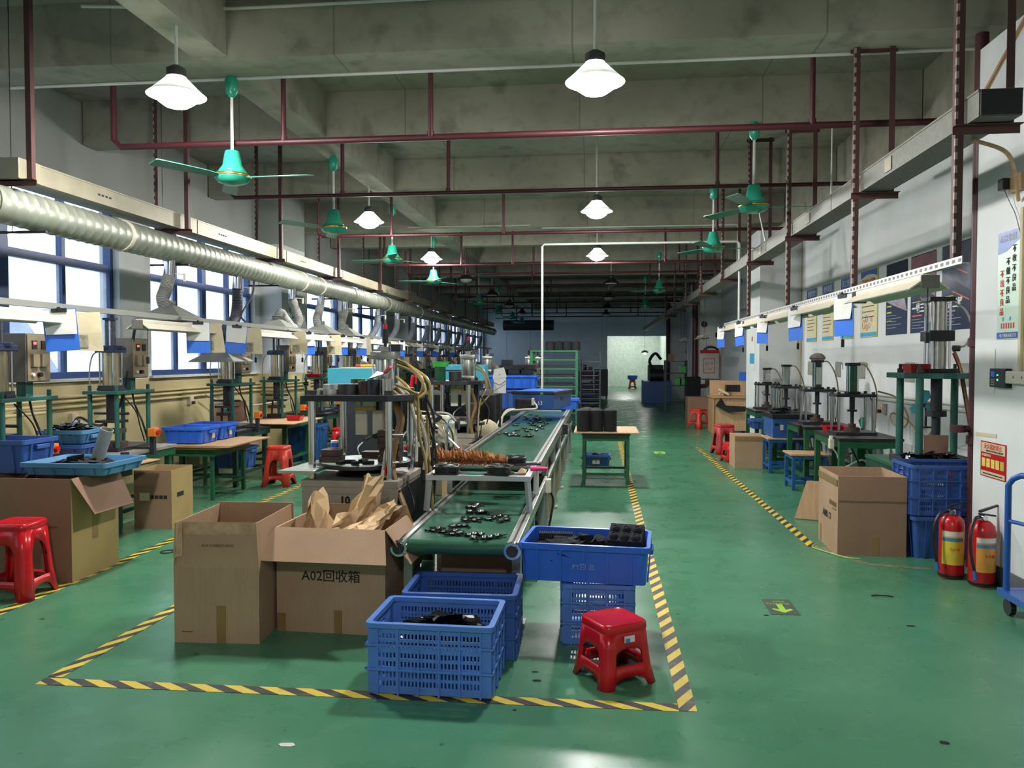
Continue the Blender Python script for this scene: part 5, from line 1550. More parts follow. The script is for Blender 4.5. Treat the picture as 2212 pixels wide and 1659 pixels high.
# ------------------------------------------------------------------ rotary machines beside the conveyor
def ring_die(label, loc, r, h, m, n=24, hole=True):
    t = tag(part('ring_die', m, None, lambda b: b.lathe([(r, 0), (r, h), (r * .6, h), (r * .6, .004)] if hole else [(r, 0), (r, h), (r * .2, h + .001)], n, cap=not hole), True), label, 'die', 'steel dies on the machines')
    t.location = loc
    return t
def hose_set(root, m, lst, r, name='hose'):
    for P in lst:
        part(name, m, root, lambda b: b.tube(spline(P, 7), r, 7), True)
def rotary(label, X, Y, w, d, zb, detail):
    t = thing('rotary_press', label, 'machine', (X, Y, 0))
    hw = w / 2
    part('base_cabinet', M_RUST, t, lambda b: b.box(-hw - .03, hw + .03, 0, d, 0, zb - .045), bevel=.004)
    part('front_panel', M_RUST, t, lambda b: b.box(-hw + .02, hw - .03, -.012, -.001, .04, zb - .09), bevel=.003)
    part('side_panel', M_BLACK, t, lambda b: b.box(hw + .031, hw + .045, .02, d - .02, .02, zb - .06))
    part('bed_plate', M_RUST, t, lambda b: b.box(-hw - .035, hw + .035, -.005, d + .005, zb - .0445, zb), bevel=.003)
    for sx, sy in ((-hw + .02, .06), (hw - .04, .06), (-hw + .06, d - .08), (hw - .02, d - .08)):
        part('pillar', M_CHROME, t, lambda b: b.cyl((sx, sy, zb + .0005), (sx, sy, 1.225), .024, n=18), True)
        part('pillar_nut', M_DKSTEEL, t, lambda b: b.cyl((sx, sy, 1.2655), (sx, sy, 1.295), .03, n=6))
    part('top_plate', M_DARK, t, lambda b: b.prism([(-hw - .01, 0), (hw - .03, 0), (hw + .09, .12), (hw + .09, d - .1), (hw - .02, d), (-hw - .01, d)], 1.2255, 1.265), bevel=.003)
    tt = part('turntable', M_DKSTEEL, t, lambda b: b.cyl((0, .33, .775), (0, .33, .80), .325, n=40), True)
    part('felt_top', mat('grey_green_top', '#93a898', .4, var=.1), tt, lambda b: b.cyl((0, .33, .8005), (0, .33, .803), .30, n=40))
    part('spindle', M_DARK, t, lambda b: b.cyl((0, .33, zb + .0005), (0, .33, .7745), .2, .1, n=20), True)
    dies = [(-.19, .22, 2), (.2, .28, 5), (.02, .5, 1)]
    for x, y, k in dies:
        part('die_stack', M_IRON, t, lambda b: [b.cb(x, y, .803 + .0225 + .043 * q, .15 - .02 * (q % 2), .1, .04) for q in range(k)] and None, bevel=.002)
    part('cylinder', M_STEEL, t, lambda b: (b.cb(.13, .42, 1.29, .16, .16, .049), b.cyl((.13, .42, 1.3155), (.13, .42, 1.50), .066, n=22), b.cb(.13, .42, 1.527, .17, .17, .05)), True, bevel=.002)
    for sx in (-.07, .07):
        for sy in (-.07, .07):
            part('tie_rod', M_CHROME, t, lambda b: b.cyl((.13 + sx, .42 + sy, 1.315), (.13 + sx, .42 + sy, 1.5), .007, n=8), True)
    part('cylinder_head', M_STEEL, t, lambda b: b.cb(.13, .42, 1.57, .06, .06, .035), bevel=.002)
    part('muffler', M_BLACK, t, lambda b: (b.cyl((.13, .42, 1.588), (.13, .42, 1.61), .012, n=8), b.cyl((.13, .42, 1.61), (.13, .42, 1.71), .022, n=12)), True)
    part('muffler_cap', M_REDX, t, lambda b: b.cyl((.13, .42, 1.7105), (.13, .42, 1.745), .014, n=10), True)
    part('valve_block', M_HOSED, t, lambda b: b.cb(.2, .47, 1.58, .07, .07, .05), bevel=.003)
    part('head_slide', M_DARK, t, lambda b: (b.box(.06, .1, .36, .46, .95, 1.2245), b.box(.2, .25, .36, .44, .82, 1.2245)))
    part('slide_plate', M_IVORY, t, lambda b: b.box(-.05, .03, .3, .33, .98, 1.15), bevel=.003)
    part('slide_plate', M_IVORY, t, lambda b: b.box(.07, .14, .3, .355, .98, 1.15), bevel=.003)
    part('valve_stack', M_OFFW, t, lambda b: (b.box(-.03, .0, .25, .29, 1.17, 1.2245), b.box(.02, .1, .25, .29, 1.18, 1.2245)))
    part('yellow_bracket', M_YEL, t, lambda b: b.box(-.035, .11, .235, .249, 1.155, 1.175))
    part('punch', M_DKSTEEL, t, lambda b: (b.cyl((.1, .34, .9), (.1, .34, .9795), .008, n=8), b.cb(.21, .33, .93, .1, .09, .05)))
    part('sprue_tube', M_CHROME, t, lambda b: b.tube(spline([(.12, .3, 1.0), (.04, .22, .95), (.0, .2, .9), (.01, .2, .86)]), .008, 7), True)
    return t
m1 = rotary('nearest rotary press with chrome pillars, behind the lettered box', -1.61, 4.95, .58, .66, .71, 1)
part('side_shelf', mat('pale_side_shelf', '#b6bfb4', .3, .3), m1, lambda b: b.prism([(-.44, -.1), (-.2, -.1), (-.2, .5), (-.36, .55)], .765, .785), bevel=.004)
part('cream_disc', M_PAPERY, m1, lambda b: (b.cyl((.16, .08, .7105), (.16, .08, .73), .055, n=20), b.cyl((.16, .08, .7305), (.16, .08, .738), .085, n=20)), True)
rg = part('air_regulator', M_DARK, m1, lambda b: (b.cyl((.14, -.05, .5), (.14, -.05, .56), .034, n=14), b.cb(.14, -.05, .46, .09, .07, .06), b.cyl((.14, -.05, .34), (.14, -.05, .43), .03, n=14)), True)
part('gauge', M_CHROME, rg, lambda b: b.cyl((.14, -.087, .455), (.14, -.105, .455), .03, n=18), True)
part('gauge_face', M_INKW, rg, lambda b: b.cyl((.14, -.1055, .455), (.14, -.107, .455), .025, n=18))
part('gauge_needle', M_INK, rg, lambda b: b.box(.128, .15, -.109, -.1075, .452, .456))
text('10', .07, M_INK, m1, plane_m((-.06, -.0135, .56), (1, 0, 0), (0, 0, 1)), bold=.003)
hose_set(m1, M_HOSEY, [[(.09, -.05, .46), (.02, -.06, .47), (-.03, -.06, .42), (-.02, -.05, .34)], [(.19, -.05, .46), (.24, -.06, .46), (.26, -.05, .4), (.25, -.03, .32)],
    [(.2, .45, 1.5), (.3, .4, 1.46), (.42, .3, 1.36), (.40, .3, 1.26), (.3, .32, 1.24), (.2, .4, 1.3)], [(.2, .48, 1.48), (.34, .42, 1.43), (.46, .34, 1.33), (.45, .32, 1.1), (.46, .3, .9), (.5, .2, .7)],
    [(.22, .4, 1.46), (.36, .36, 1.4), (.44, .3, 1.28), (.34, .24, 1.22), (.22, .3, 1.28)], [(.24, .3, 1.38), (.34, .24, 1.3), (.42, .24, 1.12), (.46, .28, .9), (.5, .2, .68), (.53, .1, .5)],
    [(.25, .25, 1.33), (.38, .2, 1.28), (.40, .24, 1.24), (.42, .2, 1.0), (.47, .18, .8), (.49, .1, .55)]], .011, 'air_hose')
hose_set(m1, M_HOSEB, [[(.24, .2, 1.22), (.29, .18, 1.12), (.27, .15, .98), (.25, .12, .82), (.30, .06, .68), (.37, .0, .55), (.43, -.05, .42), (.46, -.08, .36)], [(.25, .2, 1.22), (.31, .18, 1.1), (.28, .14, .95), (.26, .12, .8), (.31, .05, .66), (.38, -.02, .53), (.45, -.06, .4)],
    [(.23, .22, 1.22), (.28, .2, 1.08), (.26, .16, .9), (.24, .12, .78), (.29, .06, .65)]], .016, 'air_hose')
hose_set(m1, M_HOSEC, [[(.24, .35, 1.3), (.34, .28, 1.22), (.42, .24, 1.08), (.46, .24, .9), (.45, .2, .76)], [(.25, .32, 1.34), (.33, .25, 1.26), (.38, .2, 1.14), (.40, .2, 1.0), (.41, .15, .82)], [(.26, .1, .98), (.23, .06, .9), (.22, .04, .8), (.21, -.02, .66), (.2, -.05, .52)]], .012, 'clear_tube')
hose_set(m1, M_BLACK, [[(.44, .3, 1.26), (.5, .3, 1.1), (.5, .25, .9), (.49, .25, .7)], [(.43, .3, 1.22), (.48, .3, 1.05), (.53, .22, .85), (.52, .2, .6)], [(.36, .1, .7), (.42, .05, .55), (.40, .05, .4), (.42, .1, .2)]], .008, 'cable')
part('red_band', M_RED, m1, lambda b: b.cyl((.222, .045, .80), (.219, .03, .755), .016, n=10), True)
part('hose_tie', M_INKW, m1, lambda b: [b.tube([(cx_ + .05 * math.cos(q * PI / 5), cy_ + .03 * math.sin(q * PI / 5), cz_) for q in range(10)], .004, 4, close=True) for cx_, cy_, cz_ in ((.27, .16, 1.0), (.25, .12, .82))])
MT = 1.2655
ring_die('flat pale steel ring at the left of the machine top', (-1.79, 5.13, MT), .095, .035, M_STEEL)
ring_die('second pale steel ring stacked at the left of the machine top', (-1.76, 5.16, MT + .036), .09, .03, M_STEEL)
ring_die('wide dark steel ring in the middle of the machine top', (-1.655, 5.1, MT), .073, .07, M_DKSTEEL)
ring_die('green-topped ring behind the wide dark ring', (-1.65, 5.28, MT), .05, .10, M_GREENT)
ring_die('brown rusted steel ring beside the wide dark ring', (-1.545, 5.09, MT), .044, .09, M_IRON)
ring_die('black steel ring with chalk marks on the machine top', (-1.475, 5.06, MT), .042, .10, M_DARK, hole=False)
ring_die('shiny steel ring at the right corner of the machine top', (-1.385, 5.06, MT), .04, .105, M_STEEL)
gl = thing('work_glove', 'white knitted glove with red cuff on the machine top', 'glove', (-1.44, 5.09, MT + .106))
part('palm', M_PAPER, gl, lambda b: b.add([(-.07, -.03, 0), (.03, -.035, .03), (.035, .035, .035), (-.06, .035, 0), (-.02, 0, .05), (-.1, -.01, -.04), (-.1, .02, -.04)], [(0, 1, 4), (1, 2, 4), (2, 3, 4), (3, 0, 4), (5, 0, 3, 6), (0, 3, 2, 1)]), True)
part('cuff', M_REDPK, gl, lambda b: b.add([(.031, -.036, .028), (.075, -.03, .07), (.08, .03, .075), (.036, .036, .033), (.035, -.03, .05), (.07, -.025, .085), (.075, .025, .085), (.04, .03, .052)], [(0, 1, 2, 3), (7, 6, 5, 4), (0, 4, 5, 1), (1, 5, 6, 2), (2, 6, 7, 3), (3, 7, 4, 0)]), True)
cn = thing('drink_can', 'small blue and white can on the die stack of the nearest machine', 'can', (-1.79, 5.2, .895))
part('can_body', M_INKW, cn, lambda b: b.cyl((0, 0, 0), (0, 0, .05), .027, n=18), True)
part('can_band', M_BLUE, cn, lambda b: b.cyl((0, 0, .004), (0, 0, .036), .0275, n=18), True)
for i, (x, y, sc) in enumerate(((-1.66, 5.12, 1), (-1.58, 5.16, .8), (-1.6, 5.05, .9), (-1.52, 5.08, 1.1), (-1.7, 5.05, .8))):
    o = part('cut_piece', M_BLACKM, None, lambda b: b.box(-.035 * sc, .035 * sc, -.02, .02, 0, .02), bevel=.004)
    o.location = (x, y, .8045)
    o.rotation_euler = (0, 0, i * 1.1)
    tag(o, ['square black cut piece near the die stack on the turntable', 'black cut piece at the middle of the turntable', 'black cut piece at the front of the turntable', 'black cut piece at the right of the turntable', 'small black cut piece by the left pillar'][i], 'piece', 'cut pieces on the turntable')
m2 = rotary('second rotary press farther back, with a green basket on top', -1.58, 8.3, .46, .5, .70, 0)
hose_set(m2, M_HOSEY, [[(.2, .4, 1.4), (.3, .35, 1.35), (.36, .25, 1.2), (.3, .2, 1.05), (.28, .15, .8), (.3, .1, .5)], [(.2, .42, 1.45), (.32, .36, 1.36), (.4, .3, 1.15), (.3, .2, 1.0)]], .01, 'air_hose')
hose_set(m2, M_HOSEB, [[(.2, .1, 1.2), (.26, .1, 1.0), (.22, .05, .8), (.28, -.02, .5), (.3, -.1, .3)]], .018, 'air_hose')
hose_set(m2, M_BLACK, [[(.3, .2, 1.1), (.4, .15, .95), (.38, .1, .8)], [(.32, .15, .8), (.3, .0, .65), (.1, -.05, .55)]], .007, 'cable')
ring_die('dark green steel block on the second machine', (-1.71, 8.42, MT), .06, .15, M_GREENT, 4, False)
ring_die('dark steel ring on the second machine', (-1.55, 8.45, MT), .07, .10, M_DKSTEEL)
basket('bright green basket on the block of the second machine', M_GRNTRAY, (-1.71, 8.44, MT + .153), .17, .12, .05)
part('flat_bar', M_DKSTEEL, m2, lambda b: b.box(-.1, .1, .1, .16, 1.37, 1.385))
# teal cabinet and tools behind the first machine
t = thing('teal_cabinet', 'teal sheet cabinet behind the nearest rotary press', 'cabinet', (-2.26, 7.3, 0))
part('body', M_TEAL, t, lambda b: b.box(-.25, .25, -.2, .2, 1.24, 1.415), bevel=.004)
part('stand', M_DARK, t, lambda b: b.box(-.1, .2, -.15, .15, 0, 1.239))
part('lid', M_PAPERY, t, lambda b: b.box(-.14, .22, -.18, .15, 1.4155, 1.425))
t = thing('heat_tool', 'orange and red hand tool on the teal cabinet', 'tool', (-2.15, 7.2, 1.44))
part('grip', M_YEL, t, lambda b: b.cyl((-.07, 0, 0), (.07, 0, 0), .013, n=10), True)
part('tip', M_RED, t, lambda b: b.cyl((-.12, 0, 0), (-.0705, 0, 0), .011, n=10), True)
t = thing('teal_cabinet', 'smaller teal cabinet behind the second machine', 'cabinet', (-1.9, 11.2, 0))
part('body', M_TEAL, t, lambda b: b.box(-.3, .3, -.2, .2, 1.2, 1.42), bevel=.004)
part('stand', M_DARK, t, lambda b: b.box(-.2, .2, -.15, .15, 0, 1.199))
stool('plastic_stool', 'bright red stool by the fourth left press, seen through the nearest machine', .47, .12, .16, M_RED, (-3.84, 11.45, .0), 10, hole=(.3, .8, .55), notch=(.18, .6))
stool('plastic_stool', 'blue plastic stool by the fifth left press', .47, .12, .16, M_BLUE, (-3.86, 12.75, .0), -5, hole=(.3, .8, .55), notch=(.18, .6))
tote('tote', 'bright blue tote on a low trestle behind the turntable', 'tote', .42, .36, .2, M_BLUE, (-2.95, 10.1, .202), 0, 4, 3)
table('low steel trestle under the bright blue tote', -3.2, -2.7, 9.88, 10.32, .2, M_DARK, M_DARK, rails=False, th=.02)
t = thing('air_gun', 'red air gun on a grey post beside the second machine', 'air gun', (-1.88, 7.9, 0))
part('post', M_HOSEC, t, lambda b: b.tube([(-.06, 0, .0), (-.06, 0, .95), (-.02, 0, 1.2)], .012, 7), True)
part('gun', M_RED, t, lambda b: (b.tube([(-.03, 0, 1.2), (-.01, 0, 1.33)], .018, 8), b.tube([(-.01, 0, 1.33), (.02, 0, 1.32), (.02, 0, 1.25)], .012, 8)), True)
part('nozzle', M_CHROME, t, lambda b: b.cyl((-.01, 0, 1.331), (.06, 0, 1.39), .004, n=6))
# pale sewing-machine style head between machines
t = thing('stitching_head', 'off-white stitching machine head with tubes left of the conveyor', 'machine', (-1.35, 6.55, 0))
part('table', M_DARK, t, lambda b: b.box(-.3, .22, -.25, .3, .70, .74), bevel=.003)
part('stand', M_DARK, t, lambda b: (b.box(-.26, -.2, -.2, .26, 0, .6995), b.box(.12, .18, -.2, .26, 0, .6995)))
part('arm', M_OFFW, t, lambda b: b.box(-.26, .1, .0, .12, .93, 1.02), bevel=.02)
part('column', M_OFFW, t, lambda b: b.box(.0, .14, -.02, .14, .7405, .96), bevel=.015)
part('head', M_OFFW, t, lambda b: b.box(-.27, -.16, -.01, .13, .82, 1.01), bevel=.015)
part('bed', M_STEEL, t, lambda b: b.box(-.28, .16, -.08, .16, .7405, .77), bevel=.006)
part('hand_wheel', M_DKSTEEL, t, lambda b: b.cyl((.1405, .06, .95), (.17, .06, .95), .05, n=18), True)
part('needle_bar', M_CHROME, t, lambda b: b.cyl((-.215, .06, .77), (-.215, .06, .82), .005, n=6))
hose_set(t, M_HOSEC, [[(-.2, -.02, .98), (-.1, -.08, 1.0), (.0, -.1, .95), (.1, -.1, .85), (.2, -.12, .76)], [(-.1, .0, 1.02), (.0, -.05, 1.05), (.1, -.05, 1.04), (.16, -.04, .98)], [(-.25, .0, .9), (-.2, -.1, .85), (-.15, -.12, .76)]], .01, 'tube')
hose_set(t, M_BLACK, [[(-.02, -.05, 1.03), (.08, -.08, .98), (.14, -.1, .88), (.15, -.1, .76)], [(-.05, -.1, .75), (.1, -.15, .76), (.25, -.2, .75)]], .007, 'cable')
_rr = random.Random(77)
for _k in range(16):
    _p = Vector((_rr.uniform(-.28, .15), _rr.uniform(-.1, .15), _rr.uniform(.8, 1.05)))
    _q = Vector((_rr.uniform(-.28, .18), _rr.uniform(-.22, .2), .75))
    _m = (_p + _q) / 2 + Vector((_rr.uniform(-.12, .12), _rr.uniform(-.12, .05), _rr.uniform(.0, .15)))
    part('tube', [M_HOSEC, M_HOSEY, M_OFFW, M_BLACK, mat('blue_tube', '#3c6a98', .4)][_k % 5], t, lambda b: b.tube(spline([_p, _m, _q]), .006, 5), True)
for _k in range(10):
    _x, _y = _rr.uniform(-.25, .14), _rr.uniform(-.2, -.06)
    part('fitting', [M_STEEL, M_DKSTEEL, M_OFFW, M_BLACK][_k % 4], t, lambda b: b.cb(_x, _y, .7405 + .03, .04, .04, .06))
part('lamp_cone', M_DKSTEEL, t, lambda b: b.cyl((-.04, -.06, 1.06), (.02, -.1, 1.0), .018, .04, n=14), True)
t = thing('clamp_fixture', 'black clamp fixture with a chrome lever beside the nearest machine', 'fixture', (-1.27, 5.75, 0))
part('body', M_DARK, t, lambda b: (b.box(-.06, .06, -.04, .1, .6, .85), b.box(-.03, .0, .0, .04, .85, 1.05)), bevel=.004)
part('post', M_DKSTEEL, t, lambda b: b.box(-.04, .04, -.02, .08, 0, .5995))
part('lever', M_CHROME, t, lambda b: b.cyl((-.1, -.02, .92), (.02, -.04, 1.05), .012, n=10), True)
part('grip', M_BLACK, t, lambda b: b.cyl((-.14, -.015, .88), (-.1005, -.0195, .9195), .018, n=10), True)
part('motor', M_DKSTEEL, t, lambda b: b.cyl((-.02, -.041, .76), (-.02, -.08, .76), .04, n=18), True)
part('red_knob', M_RED, t, lambda b: b.cyl((-.16, .0, .83), (-.13, .0, .85), .025, n=10), True)
carton('small carton on the floor between the machine and the conveyor', .3, .3, .68, M_CARD3, (-1.3, 7.35, 0), 0)
# papers hung by the second machine, spindle, hand blower
t = thing('paper_bundle', 'bundle of white papers hanging behind the second machine', 'paper', (-1.1, 8.75, 1.12))
part('sheet', M_PAPER, t, lambda b: (b.box(-.07, .07, -.006, .0, 0, .22), b.sheet([(-.08, -.008, .16), (.08, -.012, .18), (.05, -.02, .29), (-.06, -.02, .27)], .003)))
part('rod', M_DKSTEEL, t, lambda b: (b.cyl((.0, .02, -1.118), (0, .02, .25), .012, n=8), b.cyl((0, .015, .2), (0, -.03, .21), .005, n=6)))
part('wire', M_BLACK, t, lambda b: (b.tube([(-.07, -.008, .12), (.0, -.012, .09), (.07, -.008, .14)], .003, 4), b.tube([(-.07, -.008, .02), (.06, -.008, .1)], .0025, 4)))
# ------------------------------------------------------------------ right side: tables, small presses
def small_press(label, loc, cyl_m, ch, post=.36, w=.34, d=.26, hose=True, white=False):
    t = thing('bench_press', label, 'press', loc, 0, 'right bench presses')
    part('bed_plate', M_DKSTEEL, t, lambda b: b.box(-w / 2 - .01, w / 2 + .01, -d / 2 - .01, d / 2 + .01, 0, .03), bevel=.003)
    for sx in (-1, 1):
        for sy in (-1, 1):
            part('post', M_CHROME, t, lambda b: b.cyl((sx * (w / 2 - .025), sy * (d / 2 - .025), .0305), (sx * (w / 2 - .025), sy * (d / 2 - .025), post), .015, n=14), True)
            part('post_nut', M_DKSTEEL, t, lambda b: b.cyl((sx * (w / 2 - .025), sy * (d / 2 - .025), post + .0305), (sx * (w / 2 - .025), sy * (d / 2 - .025), post + .055), .018, n=6))
    part('top_plate', M_DARK, t, lambda b: b.box(-w / 2, w / 2, -d / 2, d / 2, post + .0005, post + .03), bevel=.004)
    z = post + .03
    part('cylinder_base', M_BLACK, t, lambda b: b.box(-.065, .065, -.065, .065, z + .0005, z + .025), bevel=.004)
    part('cylinder', cyl_m, t, lambda b: b.cyl((0, 0, z + .0255), (0, 0, z + ch), .048, n=20), True)
    for sx in (-.045, .045):
        for sy in (-.045, .045):
            part('tie_rod', M_CHROME, t, lambda b: b.cyl((sx, sy, z + .0255), (sx, sy, z + ch), .006, n=8), True)
    part('cylinder_cap', M_BLACK, t, lambda b: b.box(-.062, .062, -.062, .062, z + ch + .0005, z + ch + .032), bevel=.004)
    if white:
        part('white_label', M_PAPER, t, lambda b: b.box(-.03, .04, -.0565, -.0505, z + .06, z + ch - .06))
    part('ram', M_DARK, t, lambda b: (b.cyl((0, 0, post - .14), (0, 0, post - .0005), .028, n=12), b.cyl((0, 0, post - .16), (0, 0, post - .14), .05, n=14), b.cyl((0, 0, .11), (0, 0, post - .16), .02, n=12)), True)
    part('die', M_IRON, t, lambda b: (b.cyl((0, 0, .0305), (0, 0, .07), .08, n=18), b.cyl((0, 0, .0705), (0, 0, .11), .04, n=14)), True)
    if hose:
        part('air_hose', M_HOSEY, t, lambda b: b.tube(spline([(.06, 0, z + ch + .015), (.14, .02, z + ch), (.22, .03, z + ch - .14), (.25, .0, z), (.24, -.02, post - .15), (.22, -.05, .06)]), .008, 7), True)
        part('cable', M_BLACK, t, lambda b: b.tube(spline([(w / 2, d / 2 - .05, post + .02), (w / 2 + .04, .05, post - .1), (w / 2 + .02, .02, .15), (w / 2 + .04, .0, .02)]), .006, 6), True)
    return t
ZT = .70
RT = [(13.0, 12.55, 13.36, 'farthest'), (11.65, 11.3, 12.1, 'third'), (10.0, 9.6, 10.5, 'second'), (8.7, 8.25, 9.2, 'nearest')]
for (yc, ya, yb, w_) in RT:
    table(w_ + ' green steel bench under the small presses on the right', 2.42, 3.05, ya, yb, ZT, M_DKSTEEL, M_GREENT, 'right benches', leg=.055, inset=.035, low=.1)
small_press('farthest small press with a white-labelled cylinder', (2.70, 13.05, ZT), M_STEEL, .22, .38, .36, .26, white=True)
small_press('third small press from the viewer with a grey cylinder', (2.70, 11.75, ZT), mat('grey_cylinder', '#a5aaa6', .4, .3), .28, .38, .38, .28)
small_press('second small press with a rag on its cylinder cap', (2.70, 10.12, ZT), M_GREEND, .33, .40, .38, .28, white=True)
small_press('nearest small press with a green cylinder', (2.70, 8.76, ZT), M_GREENT, .30, .40, .40, .30)
tag(part('rag', mat('grey_rag', '#6d645c', .9, var=.25, scale=20, bump=.5), None, lambda b: b.lathe([(.085, 0), (.1, .02), (.085, .05), (.05, .075), (.02, .08)], 9), True), 'crumpled grey rag on top of the second small press', 'rag').location = (2.70, 10.12, ZT + .40 + .03 + .33 + .034)
for i, (x, y, yb) in enumerate(((2.45, 8.4, 0), (2.47, 9.75, 0))):
    t = thing('control_button', ['white control button on the edge of the nearest right bench', 'black control box on the edge of the second right bench'][i], 'button', (x - .04, y, ZT - .06))
    part('box', [M_IVORY, M_BLACK][i], t, lambda b: b.box(-.045, -.002, -.035, .035, -.06, .04), bevel=.006)
    part('push_button', [M_INKW, M_BLACK][i], t, lambda b: b.cyl((-.025, 0, .0405), (-.025, 0, .07), .02, n=12), True)
basket('red plastic tray on the nearest right bench', M_RED, (2.60, 9.02, ZT + .001), .24, .2, .06)
desk_fan('small green desk fan on the nearest right bench', (3.0, 9.35, ZT - .2), -25, M_FAN, .13)
tag(part('fan_bracket', M_GREENT, None, lambda b: b.box(-.08, .08, -.08, .08, 0, .499), bevel=.003), 'green post carrying the small desk fan on the right', 'post').location = (3.0, 9.35, 0)
desk_fan('small teal desk fan behind the big right press', (2.85, 7.25, ZT + .2), -40, mat('teal_blade', '#2f9aa6', .35), .12)
# hollow-board blue box with dark rim between second and third bench
t = thing('lidded_box', 'blue hollow-board box with black rim between the right benches', 'box', (2.50, 10.92, .47))
part('body', M_BLUE5, t, lambda b: b.box(-.22, .35, -.3, .3, 0, .25), bevel=.003)
part('rim', M_BLACK, t, lambda b: b.box(-.235, .365, -.315, .315, .2505, .31), bevel=.006)
part('card', M_PAPERY, t, lambda b: b.box(-.13, -.09, -.306, -.3005, .1, .17))
part('slot', M_BLACK, t, lambda b: b.box(-.2, -.15, -.306, -.3005, .16, .19))
pile('rubber_parts', 'black material spilling from the blue box on the right', 'parts', M_BLACKM, 2.5, 10.95, .782, .2, .2, 40, .06, 31)
tote('tote', 'small dark blue tote on the floor stand under the farthest right bench', 'tote', .45, .35, .14, M_BLUE3, (2.52, 12.3, .45), 0, 3, 2)
def ply_stool(label, x, y, s, h):
    t = thing('wooden_stool', label, 'stool', (x, y, 0), 0, 'blue steel stools with plywood tops')
    part('seat', M_WOODP, t, lambda b: b.box(-s - .02, s + .02, -s - .02, s + .02, h - .02, h), bevel=.003)
    part('seat_frame', M_BLUES, t, lambda b: (b.box(-s, s, -s, -s + .035, h - .06, h - .0205), b.box(-s, s, s - .035, s, h - .06, h - .0205), b.box(-s, -s + .035, -s + .0355, s - .0355, h - .06, h - .0205), b.box(s - .035, s, -s + .0355, s - .0355, h - .06, h - .0205)))
    for sx in (-1, 1):
        for sy in (-1, 1):
            part('leg', M_BLUES, t, lambda b: b.cb(sx * (s - .0175), sy * (s - .0175), (h - .0605) / 2, .035, .035, h - .0605))
    for sx in (-1, 1):
        part('stretcher', M_BLUES, t, lambda b: b.cb(sx * (s - .0175), 0, .09, .03, 2 * s - .071, .035))
        part('stretcher', M_BLUES, t, lambda b: b.cb(0, sx * (s - .0175), .09, 2 * s - .071, .03, .035))
ply_stool('farther blue stool with a pale plywood seat by the benches', 2.27 + .17, 10.82, .21, .465)
ply_stool('nearer blue stool with a pale plywood seat by the big carton', 2.22 + .17, 9.42, .19, .42)
tote('tote', 'dark blue tote of parts on the lower shelf of the third bench', 'tote', .4, .3, .2, M_BLUE3, (2.75, 12.75, .12), 0, 3, 2)
# cables tangled under the nearest benches
for i, (m, pts) in enumerate(((M_HOSEY, [(2.5, 8.4, .6), (2.55, 8.6, .45), (2.7, 8.7, .5), (2.8, 8.9, .3), (2.7, 9.1, .05)]), (M_IVORY, [(2.45, 8.9, .6), (2.55, 8.8, .5), (2.6, 8.7, .35), (2.75, 8.5, .45), (2.85, 8.4, .2)]), (M_BLACK, [(2.6, 8.5, .62), (2.75, 8.6, .3), (2.6, 8.8, .2), (2.8, 9.0, .1)]), (M_HOSEY, [(2.9, 8.3, .6), (2.8, 8.6, .55), (2.95, 8.9, .4), (2.9, 9.0, .1)]), (M_HOSEB, [(2.5, 9.7, .6), (2.6, 9.9, .4), (2.75, 10.1, .45), (2.8, 10.3, .1)]))):
    tag(MB().tube(spline(pts), .01, 6).build('air_hose', m, None, True), ['yellow hose tangled under the nearest right bench', 'pale cable under the nearest right bench', 'black cable under the nearest right bench', 'yellow hose at the rear under the nearest right bench', 'brown hose under the second right bench'][i], 'hose', 'hoses under the right benches')
# the big press on the right
t = table('green cabinet table under the big right press', 2.46, 3.24, 6.64, 7.6, .62, M_GREENT, M_GREEND, leg=.06, inset=.05)
bp = thing('large_press', 'large press with a tall steel double cylinder on the right', 'press', (2.82, 6.95, .62))
part('bed_plate', M_DARK, bp, lambda b: b.box(-.27, .3, -.22, .3, 0, .05), bevel=.004)
for sx in (-.20, .25):
    for sy in (-.17, .25):
        part('post', M_GREENM, bp, lambda b: b.cyl((sx, sy, .0505), (sx, sy, .72), .03, n=16), True)
        part('post_bolt', M_DKSTEEL, bp, lambda b: (b.cyl((sx, sy, .7655), (sx, sy, .80), .026, n=6), b.cyl((sx, sy, .80), (sx, sy, .84), .015, n=8)))
part('top_plate', M_GREENM, bp, lambda b: b.prism([(-.3, -.1), (-.05, -.26), (.05, -.26), (.33, -.1), (.33, .3), (-.3, .3)], .7205, .765), bevel=.003)
part('cylinder', M_STEEL, bp, lambda b: (b.cyl((0, 0, .801), (0, 0, 1.03), .07, n=24), b.cyl((0, 0, 1.12), (0, 0, 1.36), .07, n=24)), True)
for sx in (-.07, .07):
    for sy in (-.07, .07):
        part('tie_rod', M_CHROME, bp, lambda b: b.cyl((sx, sy, .801), (sx, sy, 1.36), .01, n=8), True)
part('cylinder_flange', M_BLACK, bp, lambda b: b.box(-.1, .1, -.1, .1, .7655, .80), bevel=.004)
part('cylinder_flange', M_BLACK, bp, lambda b: b.box(-.1, .1, -.1, .1, 1.0305, 1.119), bevel=.006)
part('cylinder_flange', M_BLACK, bp, lambda b: b.box(-.1, .1, -.1, .1, 1.3605, 1.395), bevel=.004)
part('ram', M_DARK, bp, lambda b: (b.cyl((0, 0, .45), (0, 0, .72), .045, n=14), b.cyl((0, 0, .4), (0, 0, .45), .08, n=14), b.cyl((0, 0, .15), (0, 0, .4), .035, n=14)), True)
part('die', M_IRON, bp, lambda b: (b.cyl((0, 0, .0505), (0, 0, .1), .14, n=20), b.cyl((0, 0, .1), (0, 0, .15), .06, n=16)), True)
part('cardboard_guard', M_CARD2, bp, lambda b: b.box(-.17, .02, -.2, -.19, .051, .26))
